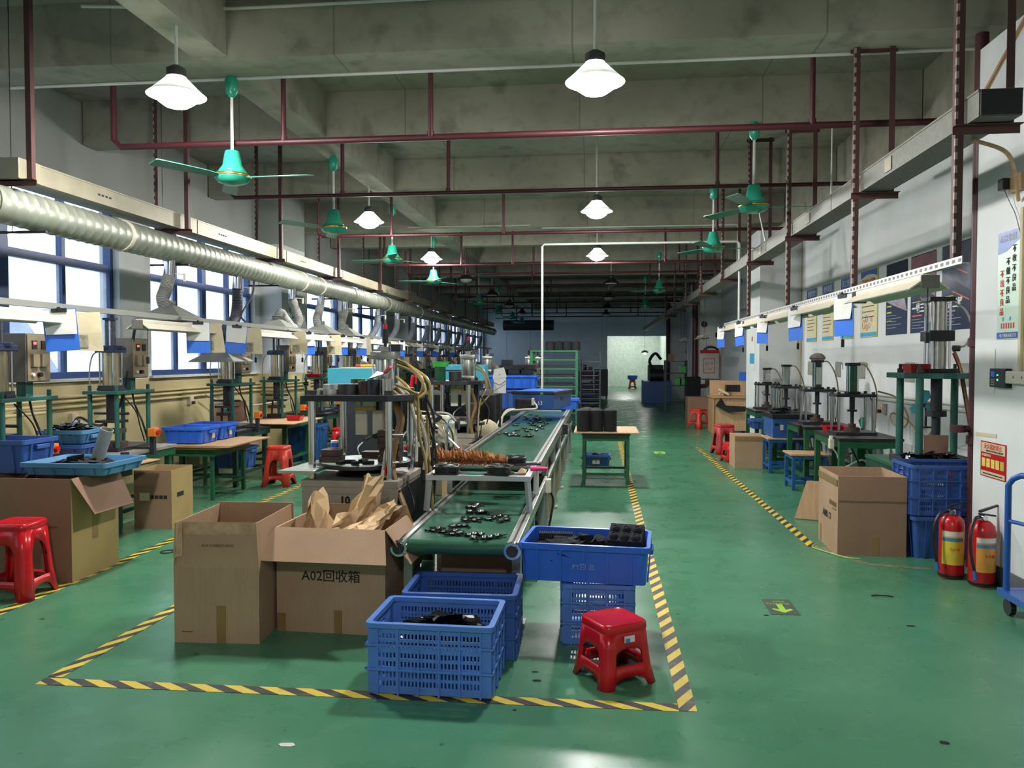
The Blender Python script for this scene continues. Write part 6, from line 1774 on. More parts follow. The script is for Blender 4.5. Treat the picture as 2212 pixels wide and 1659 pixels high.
part('air_hose', M_HOSEC, bp, lambda b: b.tube(spline([(.1, -.03, 1.36), (.2, -.05, 1.28), (.25, -.05, 1.12), (.2, -.06, 1.0), (.14, -.06, .98)]), .009, 7), True)
part('air_hose', M_HOSEB, bp, lambda b: b.tube(spline([(.11, -.06, .95), (.15, -.06, .85), (.17, -.1, .7), (.2, -.15, .4), (.24, -.16, .1)]), .011, 7), True)
part('air_hose', mat('red_hose', '#8f3b30', .4), bp, lambda b: b.tube(spline([(.12, -.02, .93), (.17, -.02, .8), (.19, -.06, .6), (.23, -.1, .3), (.28, -.12, .08)]), .01, 7), True)
part('valve', M_DKSTEEL, bp, lambda b: (b.cyl((.1, -.06, .97), (.15, -.06, .97), .025, n=12), b.cyl((.18, .1, .7655), (.18, .1, .80), .04, n=12)), True)
part('start_button', M_BTN, bp, lambda b: (b.cb(-.05, -.385, -.05, .05, .05, .05), b.cyl((-.05, -.385, -.024), (-.05, -.385, .0), .02, n=12)))
part('bracket', M_GREEND, bp, lambda b: b.box(-.07, -.03, -.359, -.315, -.07, -.03))
pile('rubber_parts', 'heap of glossy black parts at the foot of the large press', 'parts', M_BLACKG, 2.72, 6.8, .672, .17, .1, 90, .07, 41)
basket('red mesh basket on top of the large press', M_REDPK, (2.68, 7.02, 1.387), .16, .2, .07)
tag(MB().tube(spline([(2.95, 8.72, 1.16), (3.06, 8.5, 1.1), (3.1, 8.3, .92), (3.02, 8.2, .82), (2.95, 8.3, .86), (2.98, 8.4, .95), (3.08, 8.3, .9), (3.1, 8.0, .78), (3.02, 7.6, .8), (2.95, 7.3, .9)]), .009, 7).build('air_hose', M_HOSEY, None, True), 'coiled yellow hose between the nearest small press and the large press', 'hose')
# floor cartons on the right
bR = carton('large open carton with a printed side by the right crates', .50, .56, .42, M_CARD, (2.075, 6.49, 0), -1, flaps=[('f', .19, 1, .0), ('b', .19, 0, .0), ('l', .19, 0, .0), ('r', .19, -1, .0)])
part('front_face', M_CARD2, bR, lambda b: b.box(-.249, .249, -.2812, -.2804, 0, .42))
part('front_face', M_CARD2, bR, lambda b: b.box(-.249, .249, -.2862, -.2854, .422, .608))
part('tape', M_PTAPE, bR, lambda b: b.box(-.2565, -.2556, -.27, .27, .53, .58))
part('tape', M_PTAPE, bR, lambda b: b.box(.0, .05, -.283, -.2814, 0, .15))
part('tape', M_PTAPE, bR, lambda b: b.box(-.2525, -.2503, .18, .23, 0, .15))
text('AMD', .07, M_INK, bR, front_mat(.5, .56, .14, .24, 'l', .0016), bold=.003)
part('logo_mark', M_INK, bR, lambda b: (b.box(-.2525, -.2508, -.09, -.04, .277, .289), b.box(-.2525, -.2508, -.09, -.078, .24, .2765), b.add([(-.2525, -.04, .265), (-.2525, -.04, .24), (-.2525, -.065, .24), (-.2508, -.04, .265), (-.2508, -.04, .24), (-.2508, -.065, .24)], [(0, 1, 2), (5, 4, 3), (0, 3, 4, 1), (1, 4, 5, 2), (2, 5, 3, 0)])))
part('print_panel', M_INKB, bR, lambda b: [b.box(-.2525, -.2505, -.24 + .05 * k, -.2 + .05 * k, .36, .395) for k in range(4)] + [b.box(-.2525, -.2505, -.24, -.14, .335, .345)])
bR2 = carton('plain closed carton on the floor by the far right stools', .42, .45, .44, M_CARD, (2.08, 11.3, 0), 0, closed=True)
part('tape', M_PTAPE, bR2, lambda b: b.box(-.209, .209, -.2265, -.2252, .37, .43))
o = tag(part('plywood_sheet', M_WOODP, None, lambda b: b.prism([(0, 0), (.32, 0), (.30, .36), (.10, .36)], 0, .012)), 'plywood offcut leaning beside the large open carton', 'plywood')
o.rotation_euler = (math.radians(78), 0, math.radians(-20))
o.location = (1.84, 7.62, .003)
crate('blue perforated crate standing on the dark crate at the right', .60, .42, .38, M_BLUE3, (2.63, 6.36, .325), 0)
tote('tote', 'dark blue ribbed tote under the perforated crate at the right', 'tote', .56, .4, .32, M_BLUE3, (2.63, 6.36, 0), 0, 4, 3, card=(.02, -.2, .08, .012, .06))
tag(MB().tube(spline([(1.75, 6.55, .006), (1.7, 6.45, .006), (1.72, 6.38, .006), (1.85, 6.14, .006), (1.95, 6.1, .006)]), .006, 6).build('yellow_cord', M_LGREEN, None, True), 'thin yellow-green cord on the floor at the large carton', 'cord')
# fire extinguishers
def extinguisher(label, x, y, rz, mlab):
    t = thing('fire_extinguisher', label, 'extinguisher', (x, y, 0), rz, 'fire extinguishers')
    part('cylinder', M_REDX, t, lambda b: b.lathe([(.07, 0), (.078, .01), (.08, .025), (.08, .36), (.072, .4), (.05, .425), (.028, .435)], 28), True)
    part('base_ring', M_BLACK, t, lambda b: b.lathe([(.0805, .012), (.0825, .014), (.0825, .028), (.0805, .03)], 28, cap=False), True)
    lb = part('label_sheet', mlab, t, lambda b: b.add([(.0812 * math.cos(a), .0812 * math.sin(a), z) for z in (.1, .33) for a in [math.radians(-150 + 10 * k) for k in range(12)]], [(k, k + 1, 13 + k, 12 + k) for k in range(11)]), True)
    part('label_band', M_BLUE4, lb, lambda b: b.add([(.0816 * math.cos(a), .0816 * math.sin(a), z) for z in (.26, .285) for a in [math.radians(-148 + 10 * k) for k in range(11)]], [(k, k + 1, 12 + k, 11 + k) for k in range(10)]), True)
    part('label_band', M_PAPER, lb, lambda b: b.add([(.0816 * math.cos(a), .0816 * math.sin(a), z) for z in (.295, .325) for a in [math.radians(-148 + 10 * k) for k in range(11)]], [(k, k + 1, 12 + k, 11 + k) for k in range(10)]), True)
    text('灭火器', .022, M_INKR, lb, plane_m((-.035, -.0818, .2), (1, 0, 0), (0, 0, 1)))
    part('inspection_card', M_PAPER, t, lambda b: b.add([(.0813 * math.cos(a), .0813 * math.sin(a), z) for z in (.2, .27) for a in [math.radians(-25 + 9 * k) for k in range(5)]], [(k, k + 1, 6 + k, 5 + k) for k in range(4)]), True)
    part('neck', M_CHROME, t, lambda b: b.cyl((0, 0, .4355), (0, 0, .47), .022, n=14), True)
    part('gauge', M_CHROME, t, lambda b: b.cyl((-.01, -.022, .455), (-.01, -.045, .455), .017, n=14), True)
    part('handle', M_BLACK, t, lambda b: (b.add([(-.02, -.015, .4705), (.09, -.012, .455), (.09, .012, .455), (-.02, .015, .4705), (-.02, -.015, .482), (.09, -.012, .465), (.09, .012, .465), (-.02, .015, .482)], [(0, 3, 2, 1), (4, 5, 6, 7), (0, 1, 5, 4), (1, 2, 6, 5), (2, 3, 7, 6), (3, 0, 4, 7)]),
                                            b.add([(-.02, -.013, .485), (.11, -.01, .525), (.11, .01, .525), (-.02, .013, .485), (-.02, -.013, .497), (.11, -.01, .535), (.11, .01, .535), (-.02, .013, .497)], [(0, 3, 2, 1), (4, 5, 6, 7), (0, 1, 5, 4), (1, 2, 6, 5), (2, 3, 7, 6), (3, 0, 4, 7)])))
    part('hose', M_BLACK, t, lambda b: b.tube(spline([(-.02, 0, .455), (-.07, -.03, .45), (-.12, -.06, .38), (-.13, -.07, .25), (-.11, -.08, .12)]), .011, 8), True)
    part('nozzle', mat('blue_nozzle', '#3a5f9a', .4), t, lambda b: b.cyl((-.11, -.08, .119), (-.105, -.085, .06), .012, .016, n=10), True)
extinguisher('fire extinguisher with a yellow label beside the blue tote', 2.42, 5.68, -8, mat('label_yellow', '#d8c23a', .5))
extinguisher('fire extinguisher with an orange label nearest the right wall', 2.535, 5.50, 12, mat('label_orange', '#d9943c', .5))
# blue hand trolley
t = thing('hand_trolley', 'blue tubular trolley handle at the right edge', 'trolley', (0, 0, 0))
part('handle_frame', mat('trolley_blue', '#2456a4', .35), t, lambda b: b.tube([(2.40, 4.90, .14), (2.40, 4.90, .76), (2.415, 4.88, .80), (2.44, 4.84, .825), (2.5, 4.75, .83), (2.52, 4.6, .8), (2.53, 4.52, .7), (2.53, 4.5, .14)], .018, 10), True)
part('cross_bar', MATS['trolley_blue'], t, lambda b: b.cyl((2.405, 4.885, .55), (2.525, 4.515, .55), .012, n=8), True)
part('deck', MATS['trolley_blue'], t, lambda b: b.box(2.37, 2.6, 4.2, 4.95, .1, .139))
for x, y in ((2.40, 4.86), (2.5, 4.5)):
    part('caster', M_BLACK, t, lambda b: b.cyl((x - .015, y, .05), (x + .015, y, .05), .048, n=16), True)
# ------------------------------------------------------------------ posters and signs on the right
M_CREAMP = mat('poster_cream', '#d8cfa8', .35, var=.05)
M_NAVYP = mat('poster_navy', '#1c2c48', .25, var=.12, scale=3)
M_BLUEP = mat('poster_blue', '#2f5aa8', .35, var=.15, scale=6)
M_CYANP = mat('poster_cyan', '#3aa0c8', .35, var=.05)
M_OLINE = mat('poster_orange', '#c4602c', .4, var=0)
M_GREYP = mat('poster_grey', '#8b90a0', .4, var=.3, scale=12)
M_YELP = mat('poster_lime', '#b8b03c', .4, var=0)
XW = XR - .002
def wallbox(b, ya, yb, z0, z1, k, x=XW):
    """flat patch on the right wall: ya is its left end (far), yb its right end (near); k lifts it off the wall"""
    b.box(x - .0012 * k - .001, x - .0012 * k, yb, ya, z0, z1)
def poster_cream(label, ya, yb, i):
    w = ya - yb
    t = thing('wall_poster', label, 'poster', (0, 0, 0), group='cream rule posters')
    part('frame', M_YELP, t, lambda b: b.box(XW - .006, XW, yb, ya, 1.77, 2.6))
    part('sheet', M_CREAMP, t, lambda b: b.box(XW - .008, XW - .0062, yb + .012, ya - .008, 1.778, 2.592))
    x = XW - .0082
    def f_head(b):
        n = 8
        vs = []
        for k in range(n + 1):
            y = ya - .012 - (w - .03) * k / n
            zz = (2.44 - .04 * math.sin(PI * k / n) if i < 3 else 2.50 + .04 * math.sin(PI * k / n))
            vs += [(x - .0012, y, zz), (x - .0012, y, 2.588)]
        b.add(vs, [(2 * k, 2 * k + 2, 2 * k + 3, 2 * k + 1) for k in range(n)])
    part('header', M_BLUEP, t, f_head)
    part('footer', M_CYANP, t, lambda b: b.box(x - .001, x, yb + .014, ya - .012, 1.782, 1.83))
    rr = random.Random(i)
    if i < 3:
        text(['质量方针', '操作规范', '员工守则'][i], w * .19, M_INKW, t, plane_m((x - .002, ya - .09 * w - .02, 2.475), (0, -1, 0), (0, 0, 1)))
        for k in range(9 + i):
            z = 2.36 - k * .052
            q = w * rr.uniform(.5, .82)
            part('print_line', M_INKB, t, lambda b: b.box(x - .0008, x, ya - .06 - q, ya - .06, z, z + .012))
    else:
        text('坚决执行6S管理', w * .115, M_INKR, t, plane_m((x - .002, ya - .06, 2.43), (0, -1, 0), (0, 0, 1)), sx=.95)
        for k in range(6):
            z = 2.33 - k * .065
            part('print_mark', M_BLUEP, t, lambda b: b.box(x - .0008, x, ya - .10, ya - .07, z, z + .03))
            part('print_line', M_INKB, t, lambda b: b.box(x - .0008, x, ya - .50, ya - .12, z + .008, z + .02))
        for q, (yy, zz, r, m) in enumerate(((.14, 1.93, .045, M_INKR), (.24, 2.0, .035, M_BLUEP), (.25, 1.89, .032, M_OLINE), (.34, 1.91, .026, M_GREYP), (.42, 1.98, .022, M_OLINE))):
            part('print_ring', m, t, lambda b: b.tube([(x - .001, ya - yy - r * math.cos(u * PI / 8), zz + r * 1.2 * math.sin(u * PI / 8)) for u in range(16)], .004, 4, close=True))
for i, (ya, yb) in enumerate(((13.0, 12.42), (12.12, 11.56), (11.22, 10.69), (10.40, 9.79))):
    poster_cream(['farthest cream rule poster with a blue heading', 'second farthest cream rule poster with a blue heading', 'third cream rule poster, behind a hanging post', 'cream poster with red title and coloured rings'][i], ya, yb, i)
def poster_navy(label, ya, yb, i):
    w = ya - yb
    t = thing('wall_poster', label, 'poster', (0, 0, 0), group='navy campaign posters')
    part('sheet', M_NAVYP, t, lambda b: b.box(XW - .003, XW, yb, ya, 1.775, 2.58))
    x = XW - .0032
    part('picture', [M_GREYP, mat('poster_glow', '#8a5560', .4, var=.4, scale=5), mat('poster_scene', '#39415a', .4, var=.5, scale=7)][i], t, lambda b: b.add([(x, ya - .0, 2.34), (x, yb, 2.02 if i == 0 else 2.12), (x, yb, 2.57), (x, ya - .0, 2.57 if i else 2.36)] if i else [(x, ya, 2.3), (x, ya - w * .8, 2.28), (x, ya - w, 2.02), (x, ya - w * .4, 2.1), (x, ya, 2.16)], [(0, 1, 2, 3)] if i else [(0, 1, 2, 3, 4)]))
    part('accent_line', M_OLINE, t, lambda b: b.add([(x - .0008, ya - w * .4, 2.13), (x - .0008, yb + .02, 2.03), (x - .0008, yb + .02, 2.045), (x - .0008, ya - w * .4, 2.142)], [(0, 1, 2, 3)]))
    part('accent_line', M_OLINE, t, lambda b: b.add([(x - .0008, ya - w * .55, 2.33), (x - .0008, yb + .06, 2.27), (x - .0008, yb + .06, 2.28), (x - .0008, ya - w * .55, 2.345)], [(0, 1, 2, 3)]))
    if i == 0:
        for z in (2.09, 2.02, 1.92):
            part('print_mark', M_YELP, t, lambda b: b.box(x - .0008, x, ya - .17, ya - .03, z, z + .018))
        for k in range(5):
            part('print_line', M_GREYP, t, lambda b: b.box(x - .0008, x, ya - w * (.75 if k % 2 else .5), ya - .04, 1.99 - k * .035, 1.996 - k * .035))
        part('print_mark', M_CYANP, t, lambda b: b.box(x - .0008, x, ya - w * .55, ya - w * .42, 2.16, 2.25))
    else:
        part('print_mark', M_YELP, t, lambda b: b.box(x - .0008, x, ya - .25, ya - .04, 2.09, 2.1))
        text(['一线三按', '四合三解'][i - 1], w * .17, M_INKW, t, plane_m((x - .001, ya - .04, 1.99), (0, -1, 0), (0, 0, 1)), bold=.003)
        part('print_line', M_OLINE if i == 1 else M_GREYP, t, lambda b: b.box(x - .0008, x, ya - .3, ya - .04, 1.945, 1.96))
        for k in range(4):
            part('print_line', M_GREYP, t, lambda b: b.box(x - .0008, x, ya - w * (.7 if k % 2 else .45), ya - .04, 1.91 - k * .03, 1.917 - k * .03))
for i, (ya, yb) in enumerate(((9.52, 8.90), (8.80, 8.18), (8.04, 7.45))):
    poster_navy(['navy poster with a white phone picture', 'navy poster with a red glow, behind the steel cylinder', 'nearest navy poster beside the red pipe'][i], ya, yb, i)
for i, y in enumerate((12.78, 11.33, 10.34, 8.80, 7.54)):
    t = thing('wall_plate', ['farthest', 'fourth', 'third', 'second', 'nearest'][i] + ' small galvanised plate screwed to the right wall', 'plate', (XW, y, 1.365), group='galvanised wall plates')
    part('plate', M_GALV, t, lambda b: b.box(-.004, -.0005, -.13, .13, -.11, .10))
    part('hook', M_DKSTEEL, t, lambda b: b.tube([(-.012, -.24, .0), (-.012, -.24, .08), (-.03, -.25, .09), (-.03, -.26, .06)], .004, 5))
for z, q in ((1.08, 'upper'), (1.03, 'lower')):
    tag(MB().tube([(XR - .02, 5.95, z), (XR - .02, 13.3, z)], .013, 8).build('wall_conduit', M_CONDUIT, None, True), q + ' white conduit along the right wall behind the presses', 'conduit', 'conduits on the right wall')
socket('white socket on the right wall behind the nearest small press', XR - .002, 9.5, .93, -90)
socket('white socket with black plug behind the big right press', XR - .002, 7.0, .95, -90)

XQ = XP - .002
t = thing('slogan_poster', 'tall pale green slogan poster on the near right pier', 'poster', (0, 0, 0))
part('sheet', mat('poster_mint', '#bcd6c4', .3, var=.08, scale=2), t, lambda b: b.box(XQ - .003, XQ, 5.27, 5.57, 1.63, 2.33))
part('header', M_BLUEP, t, lambda b: b.add([(XQ - .0045, 5.57, 2.33), (XQ - .0045, 5.27, 2.33), (XQ - .0045, 5.27, 2.27), (XQ - .0045, 5.36, 2.24), (XQ - .0045, 5.46, 2.20), (XQ - .0045, 5.57, 2.19)], [(0, 1, 2, 3, 4, 5)]))
part('footer', M_BLUEP, t, lambda b: b.box(XQ - .0045, XQ - .0035, 5.271, 5.569, 1.635, 1.675))
text('电子科技有限公司', .026, M_INKW, t, plane_m((XQ - .006, 5.53, 1.645), (0, -1, 0), (0, 0, 1)))
text('客户至上 优质精细\n以人为本 品质制胜', .026, M_INKW, t, plane_m((XQ - .006, 5.55, 2.29), (0, -1, 0), (0, 0, 1)))
for col, (s_, y_, z_, m_) in enumerate((('不收不良品', 5.385, 2.19, M_INK), ('不做不良品', 5.46, 2.115, M_INK), ('不出不良品', 5.535, 2.04, M_INKR))):
    for k, ch in enumerate(s_):
        text(ch, .052, m_, t, plane_m((XQ - .0055, y_, z_ - .062 * k), (0, -1, 0), (0, 0, 1)), bold=.0005)
part('print_figures', M_INKR, t, lambda b: [b.box(XQ - .0045, XQ - .0035, 5.50 - .03 * k, 5.515 - .03 * k, 1.70, 1.735) for k in range(6)])
part('print_figures', M_CYANP, t, lambda b: [b.box(XQ - .0045, XQ - .0035, 5.48 - .09 * k, 5.5 - .09 * k, 1.75, 1.775) for k in range(2)])
t = thing('fire_notice', 'red-framed fire extinguisher notice low on the near right pier', 'sign', (0, 0, 0))
part('sheet', M_REDX, t, lambda b: b.box(XQ - .003, XQ, 5.42, 5.76, .70, .94))
x = XQ - .0032
part('title_panel', M_PAPERY, t, lambda b: b.box(x - .001, x, 5.43, 5.75, .865, .932))
text('灭火器放置点', .04, M_INKR, t, plane_m((x - .002, 5.71, .893), (0, -1, 0), (0, 0, 1)), sx=1.0)
text('MIEHUOQIFANGZHIDIAN', .018, M_INK, t, plane_m((x - .002, 5.68, .872), (0, -1, 0), (0, 0, 1)), sx=1.1)
part('bottom_panel', M_PAPERY, t, lambda b: b.box(x - .001, x, 5.43, 5.75, .706, .738))
part('print_line', M_INK, t, lambda b: b.box(x - .002, x - .001, 5.46, 5.72, .717, .725))
text('灭火器使用方法', .018, M_INKW, t, plane_m((x - .002, 5.74, .84), (0, -1, 0), (0, 0, 1)))
for k in range(5):
    part('pictogram', M_YELP if k == 4 else mat('pict_yellow', '#d9c65c', .5, var=.2, scale=40), t, lambda b: b.box(x - .001, x, 5.69 - .062 * k, 5.738 - .062 * k, .766, .825))
t = thing('time_clock', 'black attendance clock with a blue screen on the near right pier', 'clock', (0, 0, 0))
part('body', M_BLACK, t, lambda b: b.box(XQ - .04, XQ, 5.37, 5.58, 1.315, 1.44), bevel=.006)
part('screen', M_SCREEN, t, lambda b: b.box(XQ - .0415, XQ - .0402, 5.51, 5.56, 1.385, 1.42))
part('key_row', M_INKW, t, lambda b: [b.box(XQ - .0412, XQ - .0402, 5.51, 5.56, 1.33 + .012 * k, 1.333 + .012 * k) for k in range(4)])
part('status_light', M_LEDG, t, lambda b: b.cyl((XQ - .0402, 5.47, 1.365), (XQ - .043, 5.47, 1.365), .007, n=10))
part('status_light', M_LEDG, t, lambda b: b.box(XQ - .042, XQ - .0402, 5.463, 5.48, 1.392, 1.40))
t = thing('extension_socket', 'white extension socket fixed beside the attendance clock', 'socket', (0, 0, 0))
part('body', M_IVORY, t, lambda b: b.box(XQ - .05, XQ, 5.0, 5.355, 1.345, 1.425), bevel=.008)
part('outlet', M_TANS, t, lambda b: [b.box(XQ - .052, XQ - .0505, 5.05 + .1 * k, 5.06 + .1 * k, 1.38, 1.395) for k in range(3)])
tag(part('cable_trunking', M_PAPERY, None, lambda b: b.box(XQ - .02, XQ, 5.24, 5.27, 1.43, 2.45), bevel=.003), 'pale vertical cable trunking at the right edge', 'trunking')
tag(part('paper_notice', M_PAPER, None, lambda b: b.box(XQ - .002, XQ, 5.59, 5.78, 1.27, 1.57)), 'faint printed paper notice left of the attendance clock', 'notice')
tag(part('masking_tape', M_PAPERY, None, lambda b: b.sheet([(XQ - .001, 5.84, .99), (XQ - .001, 5.55, 1.0), (XQ - .001, 5.55, .975), (XQ - .001, 5.84, .965)], .001)), 'strip of yellowed masking tape above the fire notice', 'tape')
t = thing('power_adapter', 'black plug adapter on a wooden block high on the near right pier', 'adapter', (0, 0, 0))
part('block', M_WOODP, t, lambda b: b.box(XQ - .03, XQ, 5.25, 5.40, 2.56, 2.67), bevel=.003)
part('adapter', M_BLACK, t, lambda b: b.box(XQ - .075, XQ - .0305, 5.38, 5.45, 2.585, 2.66), bevel=.01)
part('cord', M_BLACK, t, lambda b: b.tube(spline([(XQ - .05, 5.41, 2.585), (XQ - .03, 5.38, 2.5), (XQ - .02, 5.33, 2.42), (XQ - .015, 5.28, 2.3)]), .003, 5), True)
tag(MB().tube([(XQ - .02, 5.2, 3.64), (2.18, 5.0, 2.9)], .014, 8).build('conduit', M_WOODP, None, True), 'tan conduit slanting from the near right pier to the tray', 'conduit')
tag(MB().tube(spline([(2.1, 4.75, 2.74), (2.3, 4.8, 2.68), (2.5, 5.1, 2.62), (2.62, 5.3, 2.5)]), .012, 8).build('conduit', M_WOODP, None, True), 'tan hose curving from the tray to the near right pier', 'hose')
# pier at the far side of the small presses: slim signs
t = thing('pier_sign', 'narrow blue and white sign on the pier behind the farthest small press', 'sign', (0, 0, 0))
part('sheet', M_PAPER, t, lambda b: b.box(XQ - .003, XQ, 13.75, 14.2, 1.3, 1.95))
part('band', M_CYANP, t, lambda b: b.box(XQ - .0042, XQ - .0032, 13.78, 14.17, 1.42, 1.6))
part('red_mark', M_INKR, t, lambda b: b.cyl((XQ - .0032, 13.97, 1.85), (XQ - .005, 13.97, 1.85), .05, n=14))
tag(MB().tube([(XR - .02, 13.33, 0.2), (XR - .02, 13.33, 3.6)], .014, 8).build('conduit', M_PAPERY, None, True), 'cream vertical conduit in the corner by the farthest small press', 'conduit')
# floor arrows
for i, (x, y) in enumerate(((1.1, 4.87), (.98, 12.77))):
    t = thing('exit_sticker', ['dark floor sticker with a green exit arrow in the foreground', 'far yellow-green exit arrow sticker on the aisle floor'][i], 'sticker', (x, y, .0008), 0)
    part('sheet', mat('sticker_grey', '#3c4a40', .6) if i == 0 else M_LIME, t, lambda b: b.box(-.085, .085, -.15, .15, 0, .0012))
    part('arrow', M_LIME if i == 0 else M_GREENT, t, lambda b: b.prism([(-.018, .045), (.018, .045), (.018, -.06), (.05, -.035), (.062, -.055), (0, -.115), (-.062, -.055), (-.05, -.035), (-.018, -.06)], .0016, .002))
    if i == 0:
        text('安全出口', .036, M_LIME, t, plane_m((.07, .07, .0018), (-1, 0, 0), (0, -1, 0)))
        text('EXIT', .036, M_LIME, t, plane_m((.045, .115, .0018), (-1, 0, 0), (0, -1, 0)))
# left column sign
t = thing('column_sign', 'tall blue and green sign on the left column by the third hood', 'sign', (XL + .383, 13.25, 2.05))
part('sheet', mat('sign_bluegreen', '#7fa79e', .4), t, lambda b: b.box(0, .004, -.22, .22, -.35, .45))
part('logo', M_BLUEP, t, lambda b: b.box(.0042, .006, -.17, .17, .28, .43))
part('print_line', M_INK, t, lambda b: [b.box(.0042, .0055, yy, yy + .05, -.3 + .09 * k, -.25 + .09 * k) for yy in (-.12, .08) for k in range(6)])

# ------------------------------------------------------------------ far half of the hall
stool('plastic_stool', 'orange-red stool in front of the wooden desk on the right', .43, .13, .2, M_REDO, (2.16, 17.35, 0), 40, hole=(.38, .8, .5), notch=(.3, .6))
stool('plastic_stool', 'pinkish red stool behind the plain closed carton', .47, .13, .17, M_REDPK, (1.98, 12.75, 0), 12, hole=(.3, .75, .5), notch=(.18, .6))
stool('plastic_stool', 'low red stool half hidden by the plain closed carton', .28, .11, .14, M_RED, (1.96, 11.82, 0), 20, hole=(.36, .66, .5), notch=(.17, .6))
t = thing('wooden_desk', 'wooden desk with a small hutch on the right', 'desk', (2.66, 16.6, 0))
part('desk_top', M_WOOD, t, lambda b: b.box(-.38, .38, -.35, .35, .71, .75), bevel=.004)
part('side_panel', M_WOOD, t, lambda b: b.box(-.36, -.33, -.33, .33, 0, .7095))
part('side_panel', M_WOOD, t, lambda b: b.box(.33, .36, -.33, .33, 0, .7095))
part('front_panel', M_WOODP, t, lambda b: b.box(-.329, .329, -.3, -.28, .05, .7095))
part('hutch', M_WOODP, t, lambda b: (b.box(-.36, .36, .1, .12, .7505, 1.06), b.box(-.1, -.08, -.05, .0995, .7505, 1.0)))
part('hutch_window', M_BLACK, t, lambda b: b.box(-.02, .25, .085, .0995, .83, .97))
t = thing('heat_gun', 'cream heat gun lying on the wooden desk', 'heat gun', (2.55, 16.4, .80), -30)
part('barrel', M_PAPERY, t, lambda b: b.cyl((-.12, 0, .08), (.1, 0, -.02), .035, .025, n=10), True)
part('grip', M_PAPERY, t, lambda b: b.cyl((-.05, 0, .05), (-.12, 0, -.03), .02, n=8), True)
t = thing('storage_bin', 'blue bin on top of the wooden desk hutch', 'bin', (2.92, 16.3, 1.06))
part('bin', M_BLUE, t, lambda b: b.box(-.08, .08, -.1, .1, .002, .18), bevel=.006)
tag(part('black_cloth', M_BLACKM, None, lambda b: b.add([(-.3, 0, .1), (-.2, -.03, .28), (-.1, 0, .12), (.3, 0, .1), (.3, 0, .0), (-.05, -.02, -.02), (-.3, .05, .1), (.3, .05, .0)], [(0, 1, 2), (2, 3, 4, 5), (0, 2, 5), (0, 5, 4, 7, 6), (1, 6, 2)])), 'black cloth draped over the front of the wooden desk', 'cloth').location = (2.65, 16.2, .45)
t = thing('hydrant_cabinet', 'grey fire hydrant cabinet with red lettering on the far pier', 'cabinet', (2.99, 21.88, .97))
part('case', M_REDX, t, lambda b: b.box(-.24, .24, -.1, .015, .01, .78))
part('door', mat('hydrant_grey', '#b5b2aa', .4, .3), t, lambda b: b.box(-.26, .25, -.125, -.1005, 0, .69), bevel=.01)
part('door_sign', M_INKR, t, lambda b: (b.box(-.17, .13, -.128, -.1255, .15, .165), b.box(-.17, .13, -.128, -.1255, .54, .555), b.box(-.17, -.155, -.128, -.1255, .165, .54), b.box(.115, .13, -.128, -.1255, .165, .54)))
text('消火栓', .1, M_INKR, t, plane_m((-.145, -.1265, .38), (1, 0, 0), (0, 0, 1)), sx=.85)
text('119', .1, M_INKR, t, plane_m((-.1, -.1265, .22), (1, 0, 0), (0, 0, 1)))
part('hose_coil', M_BLACK, t, lambda b: b.tube(spline([(-.15, -.05, .79), (-.05, -.08, .86), (.1, -.06, .86), (.22, -.05, .79)]), .025, 7), True)
t = thing('fire_riser', 'thick dark red riser pipe at the far pier', 'pipe', (2.60, 21.8, 0))
part('pipe', M_REDP, t, lambda b: b.cyl((0, 0, 0), (0, 0, 3.6), .075, n=14), True)
part('branch', M_REDP, t, lambda b: b.tube(spline([(.07, 0, .78), (.25, 0, .78), (.32, 0, .82), (.33, 0, .94)]), .05, 10), True)
t = thing('fire_riser', 'thinner dark red riser farther down the right side', 'pipe', (2.58, 29.9, 0))
part('pipe', M_REDP, t, lambda b: b.cyl((0, 0, 0), (0, 0, 3.6), .075, n=14), True)
part('clamp', M_DKSTEEL, t, lambda b: b.cyl((0, 0, 1.2), (0, 0, 1.25), .085, n=14))
t = thing('alarm_bell', 'round dark red alarm bell on the far pier', 'bell', (2.85, 21.88, 2.45))
part('gong', M_REDP, t, lambda b: b.cyl((0, .0, 0), (0, -.05, 0), .085, .07, n=18), True)
part('box', M_REDP, t, lambda b: b.box(.3, .42, -.06, .015, -.35, -.23))
for i, (x, y) in enumerate(((2.35, 17.8), (2.25, 21.0))):
    o = copy_tree(bat)
    o.location = (x, y, 2.02)
    tag(o, ['ivory batten light hanging beyond the wooden desk', 'far ivory batten light on the right'][i], 'light', 'far right lights')
    part('suspension', M_DKSTEEL, o, lambda b: (b.cyl((0, .15, .036), (0, .15, 2.29), .006, n=5), b.cyl((0, 1.05, .036), (0, 1.05, 2.29), .006, n=5)))
t = thing('storage_rack', 'grey-green steel rack with bottles beside the far pier', 'rack', (2.23, 23.3, 0))
for sx in (-.3, .3):
    for sy in (-.2, .2):
        part('upright', M_GREEND, t, lambda b: b.box(sx - .02, sx + .02, sy - .02, sy + .02, 0, 1.47))
for z in (.25, .75, 1.1, 1.45):
    part('shelf', M_GREEND, t, lambda b: b.box(-.279, .279, -.22, .22, z - .02, z))
for i, (x, z) in enumerate(((2.42, 1.101), (2.42, .751), (2.3, .751))):
    j = thing('jerry_can', ['green jerry can on the upper shelf of the far rack', 'green jerry can on the middle shelf of the far rack', 'second green jerry can on the middle shelf of the far rack'][i], 'jerry can', (x, 23.2, z), group='green jerry cans')
    part('can', M_GRNTRAY, j, lambda b: b.box(-.1, .1, -.08, .08, 0, .2), bevel=.02)
    part('cap', M_BLACK, j, lambda b: b.cyl((.05, 0, .2005), (.05, 0, .23), .025, n=10))
tag(part('leaning_box', M_CARD2, None, lambda b: b.box(-.09, .09, -.04, .04, 0, .2)), 'small brown box on top of the far rack', 'box').location = (2.1, 23.3, 1.452)
